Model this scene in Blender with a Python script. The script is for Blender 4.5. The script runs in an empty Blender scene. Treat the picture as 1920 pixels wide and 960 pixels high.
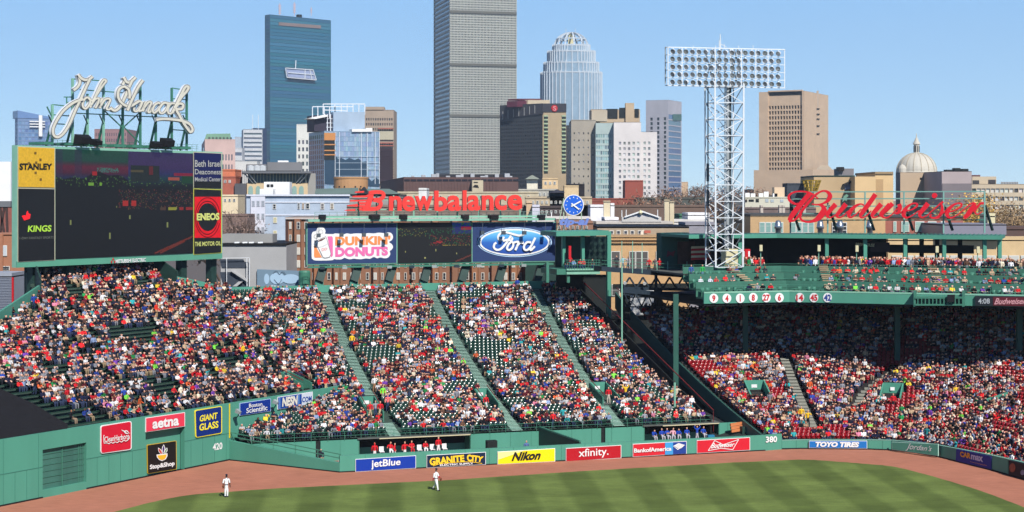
import bpy, math, random
import numpy as np
from mathutils import Vector as V
random.seed(7); np.random.seed(7)
S = bpy.context.scene
COL = S.collection
R = math.radians
F, CX, HY, H = 3000.0, 960.0, 374.0, 24.5          # focal length in photo pixels, principal column, horizon row, eye height (m)
cam = bpy.data.objects.new('camera', bpy.data.cameras.new('camera')); COL.objects.link(cam)
cam.location = (0, 0, H); cam.rotation_euler = (R(90), 0, 0)
cam.data.sensor_width = 36; cam.data.lens = 36*F/1920; cam.data.shift_y = -(480-HY)/1920
cam.data.clip_start = 1; cam.data.clip_end = 20000
S.camera = cam
SUN_AZ, SUN_EL = math.atan2(.40, -.92), R(44)       # azimuth measured from +Y towards +X
sd = V((math.sin(SUN_AZ)*math.cos(SUN_EL), math.cos(SUN_AZ)*math.cos(SUN_EL), math.sin(SUN_EL)))
sun = bpy.data.objects.new('sun', bpy.data.lights.new('sun', 'SUN')); COL.objects.link(sun)
sun.data.energy = 5; sun.data.angle = R(.55); sun.data.color = (1, .955, .89)
sun.rotation_euler = sd.to_track_quat('Z', 'Y').to_euler()
W = bpy.data.worlds.new('World'); S.world = W; W.use_nodes = True
nt = W.node_tree; nt.nodes.clear()
sky = nt.nodes.new('ShaderNodeTexSky'); sky.sky_type = 'NISHITA'; sky.sun_disc = False
sky.sun_elevation = SUN_EL; sky.sun_rotation = SUN_AZ; sky.altitude = 0; sky.air_density = .6; sky.dust_density = 0; sky.ozone_density = 6
hs = nt.nodes.new('ShaderNodeHueSaturation'); hs.inputs['Saturation'].default_value = 1.15
bg = nt.nodes.new('ShaderNodeBackground'); bg.inputs['Strength'].default_value = .1
wo = nt.nodes.new('ShaderNodeOutputWorld')
nt.links.new(sky.outputs[0], hs.inputs['Color']);
tc = nt.nodes.new('ShaderNodeTexCoord'); sx_ = nt.nodes.new('ShaderNodeSeparateXYZ'); me_ = nt.nodes.new('ShaderNodeMapRange'); mz = nt.nodes.new('ShaderNodeMixRGB')   # low haze evens the sky out near the horizon
me_.inputs['From Min'].default_value = .13; me_.inputs['From Max'].default_value = .2; me_.inputs['To Min'].default_value = .7; me_.inputs['To Max'].default_value = 0
mh = nt.nodes.new('ShaderNodeMapRange'); mc = nt.nodes.new('ShaderNodeMixRGB'); mh.inputs['From Min'].default_value = 0; mh.inputs['From Max'].default_value = .13; mc.inputs[1].default_value = (5.9, 8.1, 9.8, 1); mc.inputs[2].default_value = (3.7, 6.6, 10.1, 1)
nt.links.new(mh.outputs[0], mc.inputs[0]); nt.links.new(mc.outputs[0], mz.inputs[2])
nt.links.new(tc.outputs['Generated'], sx_.inputs[0]); nt.links.new(sx_.outputs['Z'], me_.inputs[0]); nt.links.new(sx_.outputs['Z'], mh.inputs[0]); nt.links.new(me_.outputs[0], mz.inputs[0]); nt.links.new(hs.outputs[0], mz.inputs[1]); nt.links.new(mz.outputs[0], bg.inputs[0]); nt.links.new(bg.outputs[0], wo.inputs[0])
S.view_settings.view_transform = 'Standard'; S.view_settings.look = 'None'; S.view_settings.exposure = .18; S.view_settings.gamma = 1
S.cycles.max_bounces = 5; S.cycles.diffuse_bounces = 1; S.cycles.glossy_bounces = 2; S.cycles.transparent_max_bounces = 8
def at(px, py, Y): return V(((px-CX)/F*Y, Y, H-(py-HY)/F*Y))
def gnd(px, py, z=0.0):
    Y = (H-z)*F/(py-HY); return V(((px-CX)/F*Y, Y, z))
def proj(p): return (CX+F*p[0]/p[1], HY+F*(H-p[2])/p[1])
class Pl:
    """a vertical plane through P along the horizontal direction d; call it with a photo pixel to get the point on it"""
    def __init__(s, P, d):
        s.P = V(P); d = V((d[0], d[1], 0)).normalized(); s.d = d; n = V((d.y, -d.x, 0))
        if n.dot(s.P) > 0: n = -n
        s.n = n
    def __call__(s, px, py, off=0.0):
        r = V(((px-CX)/F, 1, -(py-HY)/F)); c = V((0, 0, H))
        t = ((s.P+s.n*off-c).dot(s.n))/r.dot(s.n); return c+r*t
def lin(c):
    c = c/255.; return c/12.92 if c <= .04045 else ((c+.055)/1.055)**2.4
def rgb(c): return (lin(c[0]), lin(c[1]), lin(c[2]), 1)
_m = {}
def mat(name, c, rough=.7, metal=0, var=.12, scale=.6, spec=.35, bump=0, coat=0, streak=0):
    if name in _m: return _m[name]
    m = bpy.data.materials.new(name); m.use_nodes = True; t = m.node_tree; b = t.nodes['Principled BSDF']
    b.inputs['Roughness'].default_value = rough; b.inputs['Metallic'].default_value = metal
    b.inputs['Specular IOR Level'].default_value = spec; b.inputs['Coat Weight'].default_value = coat
    b.inputs['Base Color'].default_value = rgb(c)
    if var:
        g = t.nodes.new('ShaderNodeNewGeometry'); mp = t.nodes.new('ShaderNodeMapping'); n = t.nodes.new('ShaderNodeTexNoise')
        mp.inputs['Scale'].default_value = (1, 1, .12 if streak else 1)
        n.inputs['Scale'].default_value = scale; n.inputs['Detail'].default_value = 5; n.inputs['Roughness'].default_value = .6
        mr = t.nodes.new('ShaderNodeMapRange'); mr.inputs['From Min'].default_value = .3; mr.inputs['From Max'].default_value = .7
        mr.inputs['To Min'].default_value = 1-var; mr.inputs['To Max'].default_value = 1+var
        mx = t.nodes.new('ShaderNodeMixRGB'); mx.blend_type = 'MULTIPLY'; mx.inputs[0].default_value = 1; mx.inputs[1].default_value = rgb(c)
        L = t.links.new
        L(g.outputs['Position'], mp.inputs[0]); L(mp.outputs[0], n.inputs['Vector']); L(n.outputs[0], mr.inputs[0])
        L(mr.outputs[0], mx.inputs[2]); L(mx.outputs[0], b.inputs['Base Color'])
        if bump:
            bp = t.nodes.new('ShaderNodeBump'); bp.inputs['Strength'].default_value = bump; L(n.outputs[0], bp.inputs['Height']); L(bp.outputs[0], b.inputs['Normal'])
    _m[name] = m; return m
def attr_mat(name, rough=.8, spec=.25, coat=0):
    """colour of each face comes from the mesh attribute Col"""
    if name in _m: return _m[name]
    m = bpy.data.materials.new(name); m.use_nodes = True; t = m.node_tree; b = t.nodes['Principled BSDF']
    a = t.nodes.new('ShaderNodeAttribute'); a.attribute_name = 'Col'; t.links.new(a.outputs['Color'], b.inputs['Base Color'])
    b.inputs['Roughness'].default_value = rough; b.inputs['Specular IOR Level'].default_value = spec; b.inputs['Coat Weight'].default_value = coat
    _m[name] = m; return m
def emit_mat(name, c, st=1.0):
    if name in _m: return _m[name]
    m = mat(name, c, .6, var=0); b = m.node_tree.nodes['Principled BSDF']
    b.inputs['Emission Color'].default_value = rgb(c); b.inputs['Emission Strength'].default_value = st
    return m
GREEN = mat('green paint', (80, 147, 126), .5, var=.08, scale=.35, spec=.3, streak=1)
GREEN2 = mat('green steel paint', (66, 124, 104), .5, var=.10, scale=1.2)
LGREEN = mat('light green paint', (132, 184, 160), .5, var=.07, scale=1)
DGREEN = mat('dark green paint', (36, 62, 56), .55, var=.15, scale=1)
SLATE = mat('dark slate steel', (40, 56, 66), .5, var=.15, scale=1)
SEATG = mat('dark green seat plastic', (30, 62, 52), .28, var=.05, scale=3, spec=.6)
SEATR = mat('red seat plastic', (148, 20, 28), .28, var=.05, scale=3, spec=.6)
BENCH = mat('dark green bench', (28, 58, 46), .5, var=.2, scale=1)
CONC = mat('concrete', (150, 150, 142), .85, var=.14, scale=.8)
CONCD = mat('dark concrete', (88, 92, 88), .85, var=.2, scale=.8)
WHITE = mat('white paint', (232, 232, 230), .5, var=.04, scale=1)
BLACK = mat('black', (22, 22, 24), .6, var=.1, scale=2)
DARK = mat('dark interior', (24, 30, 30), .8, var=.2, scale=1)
NAVY = mat('navy board', (44, 62, 104), .45, var=.03, scale=.4)
STEELW = mat('white galvanised steel', (222, 226, 230), .4, .1, var=.06, scale=2)
REDP = mat('red paint', (196, 28, 36), .45, var=.03, scale=1)
CREAM = mat('cream paint', (208, 200, 162), .5, var=.04, scale=1)
def wloc(o):
    p = V(o.location)
    while o.parent: o = o.parent; p = p+V(o.location)
    return p
def tag(o, label=None, cat=None, group=None, kind=None):
    if label: o['label'] = label
    if cat: o['category'] = cat
    if group: o['group'] = group
    if kind: o['kind'] = kind
    return o
def thing(name, label, cat, loc=(0, 0, 0), group=None):
    o = bpy.data.objects.new(name, None); COL.objects.link(o); o.location = loc; o.empty_display_size = .3
    return tag(o, label, cat, group)
def link_mesh(name, me, parent=None, loc=None):
    o = bpy.data.objects.new(name, me); COL.objects.link(o)
    if parent: o.parent = parent
    if loc is not None: o.location = loc
    return o
class MB:
    def __init__(s): s.v = []; s.f = []; s.m = []; s.k = 0; s.sm = []; s.c = []; s.col = None
    def face(s, pts):
        i = len(s.v); s.v.extend([tuple(p) for p in pts]); s.f.append(tuple(range(i, i+len(pts)))); s.m.append(s.k); s.c.append(s.col); return s
    def mesh_in(s, vs, fs):
        i = len(s.v); s.v.extend([tuple(p) for p in vs])
        for f in fs: s.f.append(tuple(i+j for j in f)); s.m.append(s.k); s.c.append(s.col)
        return s
    def box(s, o, a, b, c):
        """corner o, edge vectors a, b, c"""
        o, a, b, c = V(o), V(a), V(b), V(c)
        vs = [o, o+a, o+a+b, o+b, o+c, o+a+c, o+a+b+c, o+b+c]
        return s.mesh_in(vs, [(3, 2, 1, 0), (4, 5, 6, 7), (0, 1, 5, 4), (1, 2, 6, 5), (2, 3, 7, 6), (3, 0, 4, 7)])
    def abox(s, x0, x1, y0, y1, z0, z1): return s.box((x0, y0, z0), (x1-x0, 0, 0), (0, y1-y0, 0), (0, 0, z1-z0))
    def bar(s, a, b, w, h=None, up=(0, 0, 1)):
        a, b = V(a), V(b); h = h or w; d = (b-a)
        if d.length < 1e-6: return s
        dn = d.normalized(); u = V(up)
        if abs(dn.dot(u)) > .98: u = V((0, 1, 0))
        x = dn.cross(u).normalized(); y = x.cross(dn).normalized()
        return s.box(a-x*w/2-y*h/2, x*w, y*h, d)
    def tube(s, a, b, r, r2=None, n=8, caps=True):
        a, b = V(a), V(b); r2 = r if r2 is None else r2; d = (b-a).normalized()
        u = V((0, 0, 1)) if abs(d.z) < .95 else V((1, 0, 0)); x = d.cross(u).normalized(); y = d.cross(x)
        vs = [a+(x*math.cos(2*math.pi*i/n)+y*math.sin(2*math.pi*i/n))*r for i in range(n)]+[b+(x*math.cos(2*math.pi*i/n)+y*math.sin(2*math.pi*i/n))*r2 for i in range(n)]
        fs = [(i, (i+1) % n, n+(i+1) % n, n+i) for i in range(n)]
        if caps: fs += [tuple(range(n))[::-1], tuple(range(n, 2*n))]
        return s.mesh_in(vs, fs)
    def prism(s, pts, ext):
        """polygon extruded by the vector ext"""
        e = V(ext); n = len(pts); vs = [V(p) for p in pts]+[V(p)+e for p in pts]
        return s.mesh_in(vs, [tuple(range(n)), tuple(range(2*n-1, n-1, -1))]+[(i, (i+1) % n, n+(i+1) % n, n+i) for i in range(n)])
    def lathe(s, c, prof, n=24, a0=0, a1=2*math.pi):
        """prof: (radius, z) pairs about the vertical axis at c"""
        c = V(c); vs = []; full = abs(a1-a0-2*math.pi) < 1e-6; k = n if full else n+1
        for r, z in prof:
            for i in range(k):
                a = a0+(a1-a0)*i/n; vs.append(c+V((r*math.cos(a), r*math.sin(a), z)))
        fs = []
        for j in range(len(prof)-1):
            for i in range(n):
                i2 = (i+1) % k; fs.append((j*k+i, j*k+i2, (j+1)*k+i2, (j+1)*k+i))
        return s.mesh_in(vs, fs)
    def build(s, name, mats, parent=None, label=None, cat=None, group=None, kind=None, origin=None, smooth=False):
        vs = np.array(s.v, dtype=float) if s.v else np.zeros((0, 3))
        if parent is not None: off = np.array(wloc(parent))
        elif origin is not None: off = np.array(origin, dtype=float)
        else:
            mn, mx = vs.min(0), vs.max(0); off = np.array([(mn[0]+mx[0])/2, (mn[1]+mx[1])/2, mn[2]])
        me = bpy.data.meshes.new(name); me.from_pydata((vs-off).tolist(), [], s.f)
        for m in (mats if isinstance(mats, (list, tuple)) else [mats]): me.materials.append(m)
        if any(s.m): me.polygons.foreach_set('material_index', s.m)
        if any(c is not None for c in s.c):
            at_ = me.attributes.new('Col', 'FLOAT_COLOR', 'FACE')
            at_.data.foreach_set('color', np.array([rgb(c) if c is not None else (.5, .5, .5, 1) for c in s.c], dtype=np.float32).ravel())
        if smooth: me.polygons.foreach_set('use_smooth', [True]*len(me.polygons))
        me.update()
        o = link_mesh(name, me, parent, None if parent is not None else V(off))
        return tag(o, label, cat, group, kind)
def copy_tree(o, loc=None, rz=None, parent=None):
    c = o.copy(); COL.objects.link(c)
    if parent: c.parent = parent
    if loc is not None: c.location = loc
    if rz is not None: c.rotation_euler = (0, 0, rz)
    for ch in [x for x in o.children]: copy_tree(ch, parent=c)
    return c
def catmull(pts, n=5):
    out = []; p = [pts[0]]+list(pts)+[pts[-1]]
    for i in range(1, len(p)-2):
        a, b, c, d = [np.array(q, float) for q in p[i-1:i+3]]
        for k in range(n):
            t = k/n; out.append(.5*((2*b)+(-a+c)*t+(2*a-5*b+4*c-d)*t*t+(-a+3*b-3*c+d)*t**3))
    out.append(np.array(p[-2], float)); return out
def stroke(mb, pl, pts, w, off, depth, n=5, drift=.0012):
    """pts (x, y[, width]) in photo pixels -> a solid ribbon on plane pl; a tiny drift keeps crossings apart"""
    q = [(p[0], p[1], p[2] if len(p) > 2 else w) for p in pts]; c = catmull(q, n); L = []; Rr = []; T = []
    for i, p in enumerate(c):
        a = c[max(i-1, 0)]; b = c[min(i+1, len(c)-1)]; d = b[:2]-a[:2]; d = d/(np.linalg.norm(d)+1e-9); nn = np.array([-d[1], d[0]])*p[2]/2
        o = off+drift*i
        L.append((p[:2]+nn, o)); Rr.append((p[:2]-nn, o))
    i0 = len(mb.v)
    for (l, o), (r, _) in zip(L, Rr):
        a, b = pl(l[0], l[1], o), pl(r[0], r[1], o); mb.v.extend([tuple(a), tuple(b), tuple(a-pl.n*depth), tuple(b-pl.n*depth)])
    def add(f): mb.f.append(tuple(i0+j for j in f)); mb.m.append(mb.k); mb.c.append(mb.col)
    for i in range(len(c)-1):
        a, b = 4*i, 4*i+4
        add((a, b, b+1, a+1)); add((a+2, a+3, b+3, b+2)); add((a, a+2, b+2, b)); add((a+1, b+1, b+3, a+3))
    add((0, 1, 3, 2)); e = 4*(len(c)-1); add((e, e+2, e+3, e+1))
def text_data(s, bold=0, shear=0, ext=0, res=3, spc=1):
    cu = bpy.data.curves.new('t', 'FONT'); cu.body = s; cu.offset = bold; cu.shear = shear; cu.extrude = ext; cu.resolution_u = res; cu.space_character = spc
    ob = bpy.data.objects.new('t', cu); COL.objects.link(ob); dg = bpy.context.evaluated_depsgraph_get()
    me = bpy.data.meshes.new_from_object(ob.evaluated_get(dg))
    vs = np.array([v.co[:] for v in me.vertices]); fs = [tuple(p.vertices) for p in me.polygons]
    bpy.data.objects.remove(ob); bpy.data.curves.remove(cu); bpy.data.meshes.remove(me)
    return vs, fs
def text(pl, s, q, m, parent, off=.04, depth=0, bold=0, shear=0, name='lettering', mb=None, spc=1, res=3, arc=0):
    """q: photo pixels of the lettering's corners TL, TR, BR, BL (or x0, y0, x1, y1)"""
    if len(q) == 4 and not hasattr(q[0], '__len__'): q = ((q[0], q[1]), (q[2], q[1]), (q[2], q[3]), (q[0], q[3]))
    vs, fs = text_data(s, bold, shear, .5 if depth else 0, res, spc)
    mn, mx = vs.min(0), vs.max(0); own = mb is None; mb = mb or MB(); out = []
    TL, TR, BR, BL = [np.array(c, float) for c in q]
    for p in vs:
        a = (p[0]-mn[0])/(mx[0]-mn[0]); b = (p[1]-mn[1])/(mx[1]-mn[1])
        P = (BL*(1-a)+BR*a)*(1-b)+(TL*(1-a)+TR*a)*b
        P = P-np.array([0, arc*math.sin(math.pi*a)])
        out.append(tuple(pl(P[0], P[1], off)+(pl.n*depth*(p[2]+.5) if depth else V((0, 0, 0)))))
    mb.mesh_in(out, fs)
    if own: return mb.build(name, m, parent)
def qbox(mb, pl, q, off=0, depth=.1):
    """solid panel between four photo pixels on plane pl; its face stands off in front, depth thick"""
    if not hasattr(q[0], '__len__'): q = ((q[0], q[1]), (q[2], q[1]), (q[2], q[3]), (q[0], q[3]))
    a = [pl(x, y, off) for x, y in q]; return mb.prism(a, -pl.n*depth)
def inset(q, w):
    if not hasattr(q[0], '__len__'): q = ((q[0], q[1]), (q[2], q[1]), (q[2], q[3]), (q[0], q[3]))
    (a, b, c, d) = [np.array(p, float) for p in q]; cx = (a+b+c+d)/4; out = []
    for p in (a, b, c, d): out.append((p[0]+(w if p[0] < cx[0] else -w), p[1]+(w if p[1] < cx[1] else -w)))
    return out
def disc(mb, pl, cx, cy, rx, ry, off, depth=.05, n=28):
    mb.prism([pl(cx+rx*math.cos(2*math.pi*i/n), cy+ry*math.sin(2*math.pi*i/n), off) for i in range(n)], -pl.n*depth)
def rrect(pl, q, r, off, depth, mb, n=4):
    """rounded panel; q as four corners"""
    if not hasattr(q[0], '__len__'): q = ((q[0], q[1]), (q[2], q[1]), (q[2], q[3]), (q[0], q[3]))
    P = [np.array(p, float) for p in q]; pts = []
    for i in range(4):
        a, b, c = P[i-1], P[i], P[(i+1) % 4]; u = (a-b)/np.linalg.norm(a-b)*r; w = (c-b)/np.linalg.norm(c-b)*r
        for k in range(n+1):
            t = k/n; pts.append(b+u*(1-t)**2+w*t*t)
    mb.prism([pl(p[0], p[1], off) for p in pts], -pl.n*depth)
def sign(pl, q, name, label, cat, facem, framem=None, fw=1.3, parent=None, rounded=0, off=.12, th=.1):
    if not hasattr(q[0], '__len__'): q = ((q[0], q[1]), (q[2], q[1]), (q[2], q[3]), (q[0], q[3]))
    base = pl((q[2][0]+q[3][0])/2, (q[2][1]+q[3][1])/2, off)
    t = thing(name, label, cat, base)
    a = MB()
    if rounded: rrect(pl, q, rounded, off, th, a)
    else: qbox(a, pl, q, off, th)
    a.build('frame' if framem else 'panel', framem or facem, t)
    if framem:
        b = MB(); qi = inset(q, fw)
        if rounded: rrect(pl, qi, rounded*.75, off+.03, .05, b)
        else: qbox(b, pl, qi, off+.03, .05)
        b.build('panel', facem, t)
    return t
def v2(a): return V((a[0], a[1], 0))
A0 = gnd(430, 863); AL = gnd(0, 950); dA = (A0-AL).normalized(); mA = V((-dA.y, dA.x, 0))       # centre field wall, bench section behind it (mA)
P0 = gnd(637, 886); PE = gnd(1435, 845); u = (PE-P0).normalized(); nM = V((-u.y, u.x, 0))        # bullpen wall, bleacher rows behind it (nM)
wallA = Pl(A0, dA); wallD = Pl(P0, u)
C0 = A0; wallC = Pl(A0, P0-A0)
def zM(s): i = (s-8.5)/.75; return 1.75+.15*i+.0017*i*i if i > 0 else 1.75
def zL(t): return 4.75+.345*t+.0009*t*t
def pM(a, s, z=0): p = P0+u*a+nM*s; p.z = z; return p
def pL(b, t, z=0): p = A0+dA*b+mA*t; p.z = z; return p
def onM(px, py, h=0):      # photo pixel -> (a, s) on the bleacher slope
    lo, hi = 130., 230.
    for _ in range(50):
        Y = (lo+hi)/2; p = at(px, py, Y); s = (p-P0).dot(nM)
        if p.z > zM(s)+h: lo = Y
        else: hi = Y
    return (p-P0).dot(u), (p-P0).dot(nM)
def onL(px, py, h=0):
    lo, hi = 120., 230.
    for _ in range(50):
        Y = (lo+hi)/2; p = at(px, py, Y); t = (p-A0).dot(mA)
        if t > 0 and p.z < zL(t)+h: hi = Y
        else: lo = Y
    return (p-A0).dot(dA), (p-A0).dot(mA)
RW = [gnd(1435, 844), gnd(1466, 842.5), gnd(1500, 841.8), gnd(1560, 841.6), gnd(1626, 842.8), gnd(1671, 844.6), gnd(1718, 850), gnd(1761, 857.8), gnd(1793, 865.6), gnd(1859, 882), gnd(1920, 899.5)]
RW += [RW[-1]+(RW[-1]-RW[-2])*k for k in (1, 2.2, 4)]
RWt = [1.5, .86, .86, .88, .92, .97, 1.03, 1.12, 1.2, 1.34, 1.46, 1.5, 1.5, 1.5]
gm = mat('city ground', (104, 102, 98), .9, var=.3, scale=.01)
g = MB(); g.face([(-9000, -300, -.35), (9000, -300, -.35), (9000, 12000, -.35), (-9000, 12000, -.35)])
g.build('ground', gm, kind='structure', origin=(0, 0, -.35))
dirt = mat('warning track dirt', (172, 114, 92), .95, var=.08, scale=.25, spec=.1)
t_ = dirt.node_tree; bs = t_.nodes['Principled BSDF']                      # second, finer grain and raked streaks
n2 = t_.nodes.new('ShaderNodeTexNoise'); n2.inputs['Scale'].default_value = 2.2; n2.inputs['Detail'].default_value = 8
g2 = t_.nodes.new('ShaderNodeNewGeometry'); mp2 = t_.nodes.new('ShaderNodeMapping'); mp2.inputs['Scale'].default_value = (.35, 1.6, 1)
mr2 = t_.nodes.new('ShaderNodeMapRange'); mr2.inputs['From Min'].default_value = .3; mr2.inputs['From Max'].default_value = .7; mr2.inputs['To Min'].default_value = .88; mr2.inputs['To Max'].default_value = 1.12
mm = t_.nodes.new('ShaderNodeMixRGB'); mm.blend_type = 'MULTIPLY'; mm.inputs[0].default_value = 1
src = bs.inputs['Base Color'].links[0].from_socket
t_.links.new(g2.outputs['Position'], mp2.inputs[0]); t_.links.new(mp2.outputs[0], n2.inputs['Vector']); t_.links.new(n2.outputs[0], mr2.inputs[0])
t_.links.new(src, mm.inputs[1]); t_.links.new(mr2.outputs[0], mm.inputs[2]); t_.links.new(mm.outputs[0], bs.inputs['Base Color'])
tr = MB(); tr.face([(-75, 60, 0), (75, 60, 0), (75, 128, 0), RW[-2]+V((0, 0, 0)), *[p for p in RW[:-2][::-1]], PE, P0, A0, AL, AL-dA*60])
tr.build('warning_track', dirt, kind='structure', origin=(0, 140, 0))
gr = bpy.data.materials.new('outfield grass'); gr.use_nodes = True; t = gr.node_tree; b = t.nodes['Principled BSDF']; L = t.links.new
geo = t.nodes.new('ShaderNodeNewGeometry'); b.inputs['Roughness'].default_value = .85; b.inputs['Specular IOR Level'].default_value = .15
def wave(rot, sc, off):
    mp = t.nodes.new('ShaderNodeMapping'); mp.inputs['Rotation'].default_value = (0, 0, rot); mp.inputs['Location'].default_value = (off, 0, 0)
    nz = t.nodes.new('ShaderNodeTexNoise'); nz.inputs['Scale'].default_value = .5
    ad = t.nodes.new('ShaderNodeMixRGB'); ad.blend_type = 'ADD'; ad.inputs[0].default_value = .5
    w = t.nodes.new('ShaderNodeTexWave'); w.wave_type = 'BANDS'; w.bands_direction = 'X'; w.inputs['Scale'].default_value = sc
    r = t.nodes.new('ShaderNodeValToRGB'); r.color_ramp.elements[0].position = .32; r.color_ramp.elements[1].position = .68
    L(geo.outputs['Position'], mp.inputs[0]); L(mp.outputs[0], ad.inputs[1]); L(geo.outputs['Position'], nz.inputs['Vector']); L(nz.outputs['Color'], ad.inputs[2])
    L(ad.outputs[0], w.inputs['Vector']); L(w.outputs['Color'], r.inputs[0]); return r.outputs[0]
w1 = wave(R(-4), .0565, 1.0); w2 = wave(R(72), .045, 0)
mx1 = t.nodes.new('ShaderNodeMixRGB'); mx1.inputs[1].default_value = rgb((86, 101, 49)); mx1.inputs[2].default_value = rgb((102, 118, 60)); L(w1, mx1.inputs[0])
mx2 = t.nodes.new('ShaderNodeMixRGB'); mx2.blend_type = 'MULTIPLY'; mx2.inputs[0].default_value = 1
rr = t.nodes.new('ShaderNodeMapRange'); rr.inputs['To Min'].default_value = .93; rr.inputs['To Max'].default_value = 1.06; L(w2, rr.inputs[0]); L(mx1.outputs[0], mx2.inputs[1]); L(rr.outputs[0], mx2.inputs[2])
last = mx2.outputs[0]
for sc, lo, hi, st in ((.35, .84, 1.16, (1, 1, 1)), (9, .82, 1.2, (1, 1, 1)), (2.0, .86, 1.14, (.25, 2, 1))):
    n = t.nodes.new('ShaderNodeTexNoise'); n.inputs['Scale'].default_value = sc; n.inputs['Detail'].default_value = 6; mp = t.nodes.new('ShaderNodeMapping'); mp.inputs['Scale'].default_value = st
    L(geo.outputs['Position'], mp.inputs[0]); L(mp.outputs[0], n.inputs['Vector'])
    mr = t.nodes.new('ShaderNodeMapRange'); mr.inputs['From Min'].default_value = .3; mr.inputs['From Max'].default_value = .7; mr.inputs['To Min'].default_value = lo; mr.inputs['To Max'].default_value = hi; L(n.outputs[0], mr.inputs[0])
    mx = t.nodes.new('ShaderNodeMixRGB'); mx.blend_type = 'MULTIPLY'; mx.inputs[0].default_value = 1; L(last, mx.inputs[1]); L(mr.outputs[0], mx.inputs[2]); last = mx.outputs[0]
L(last, b.inputs['Base Color'])
ge = [(211, 961), (280, 943), (350, 929), (434, 922), (520, 916), (700, 907), (860, 899), (1060, 885.5), (1260, 874), (1360, 868), (1440, 864.5), (1508, 862), (1560, 865), (1617, 869.5), (1671, 874.5), (1725, 887), (1806, 910), (1860, 928), (1896, 942), (1960, 966)]
gc = catmull(ge, 6); jit = random.Random(3)
gp = [gnd(x, y+jit.uniform(-.25, .25)) for x, y in gc]; gq = MB(); gq.face([(p.x, p.y, .012) for p in gp]+[(60, 100, .012), (60, 60, .012), (-60, 60, .012), (-60, 100, .012)])
gq.build('outfield_grass', gr, kind='structure', origin=(0, 120, .012))
seam = mat('wall seam', (60, 120, 104), .6, var=0)
wt = thing('center_field_wall', 'tall flat green padded wall behind center field holding framed advertising boards', 'wall', A0)
ZA = 5.32
def wbox(mb, p, q, z0, z1, th, n):   # vertical slab with its face on p-q, thickness away from n
    mb.prism([V((p.x, p.y, z0)), V((q.x, q.y, z0)), V((q.x, q.y, z1)), V((p.x, p.y, z1))], -n*th)
def bA(px):  # station along wall A for a pixel column (ground line)
    k = (px-CX)/F; return (k*A0.y-A0.x)/(dA.x-k*dA.y)
w = MB(); nA = wallA.n
seg = [(-60, bA(80)), (bA(80), bA(162)), (bA(162), bA(273)), (bA(273), bA(346)), (bA(346), bA(655))]
wbox(w, A0+dA*-60, A0+dA*bA(80), 0, ZA, .5, nA)
wbox(w, A0+dA*bA(80), A0+dA*bA(162), 0, .62, .5, nA); wbox(w, A0+dA*bA(80), A0+dA*bA(162), 3.95, ZA, .5, nA)
wbox(w, A0+dA*bA(162), A0+dA*bA(273), 0, ZA, .5, nA)
wbox(w, A0+dA*bA(273), A0+dA*bA(346), 4.05, ZA, .5, nA)
wbox(w, A0+dA*bA(346), A0+dA*bA(655), 0, ZA, .5, nA)
w.build('wall', GREEN, wt)
w = MB(); wbox(w, A0+dA*bA(273)-nA*.55, A0+dA*bA(346)-nA*.55, 0, 4.05, .3, nA); w.build('recessed_panel', GREEN, wt)
w = MB()
zz = 2.55
for a, b_ in ((-60, bA(80)), (bA(162), bA(273)), (bA(346), 0)): w.bar(A0+dA*a+nA*.012+V((0, 0, zz)), A0+dA*b_+nA*.012+V((0, 0, zz)), .024, .05)
for px in list(range(-60, 430, 22)):
    if 78 < px < 165 or 268 < px < 348: continue
    p = A0+dA*bA(px)+nA*.01; w.bar(p, p+V((0, 0, zz if px % 3 else ZA)), .02, .03, up=nA)
w.build('seam', seam, wt)
w = MB(); w.bar(A0+dA*-60+nA*.02+V((0, 0, .06)), A0+dA*bA(80)+nA*.02+V((0, 0, .06)), .06, .12); w.bar(A0+dA*bA(162)+nA*.02+V((0, 0, .06)), A0+dA*bA(273)+nA*.02+V((0, 0, .06)), .06, .12); w.bar(A0+dA*bA(346)+nA*.02+V((0, 0, .06)), A0+nA*.02+V((0, 0, .06)), .06, .12)
w.build('base_strip', BLACK, wt)
gt = thing('bullpen_gate', 'recessed mesh garage gate in the green wall, left of the red rounded sign', 'gate', A0+dA*bA(120))
w = MB(); wbox(w, A0+dA*bA(80)-nA*.3, A0+dA*bA(162)-nA*.3, .62, 3.95, .08, nA); w.build('screen', mat('green mesh screen', (62, 110, 98), .6, var=.25, scale=.5, streak=1), gt)
for f in (0.02, .485, .965, .86, .9):
    a = bA(80)*(1-f)+bA(162)*f; w = MB(); p = A0+dA*a-nA*.24; w.bar(p+V((0, 0, .62)), p+V((0, 0, 3.95)), .06 if f < .8 else .04); w.build('mullion', GREEN2, gt)
for z in (1.1, 1.6, 2.1, 2.6, 3.1, 3.5):
    w = MB(); w.bar(A0+dA*bA(80)-nA*.26+V((0, 0, z)), A0+dA*bA(162)-nA*.26+V((0, 0, z)), .02, .03); w.build('cross_wire', GREEN2, gt)
w = MB(); p = A0+nA*.03; w.bar(p+V((0, 0, 2.1)), p+V((0, 0, ZA)), .14, .04, up=nA); w.build('yellow_line', mat('yellow paint', (225, 200, 40), .5, var=0), wt)
text(wallA, '420', ((399, 832), (417, 829), (417, 842), (399, 845)), WHITE, wt, .03, bold=.025, name='distance_number')
text(wallA, 'W0 42', ((594, 743), (608, 741), (608, 744), (594, 746)), WHITE, wt, .03, name='section_number')
YEL = mat('yellow sign paint', (240, 225, 60), .45, var=.02)
BLUE = mat('sign blue', (18, 52, 140), .4, var=.02)
SRED = mat('sign red', (205, 24, 50), .4, var=.03)
q = ((189, 798), (247, 789), (247, 843), (189, 851)); s1 = sign(wallA, q, 'advertising_board', 'red rounded square board with white script lettering on the green wall', 'sign', SRED, WHITE, 1.6, rounded=5)
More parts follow.
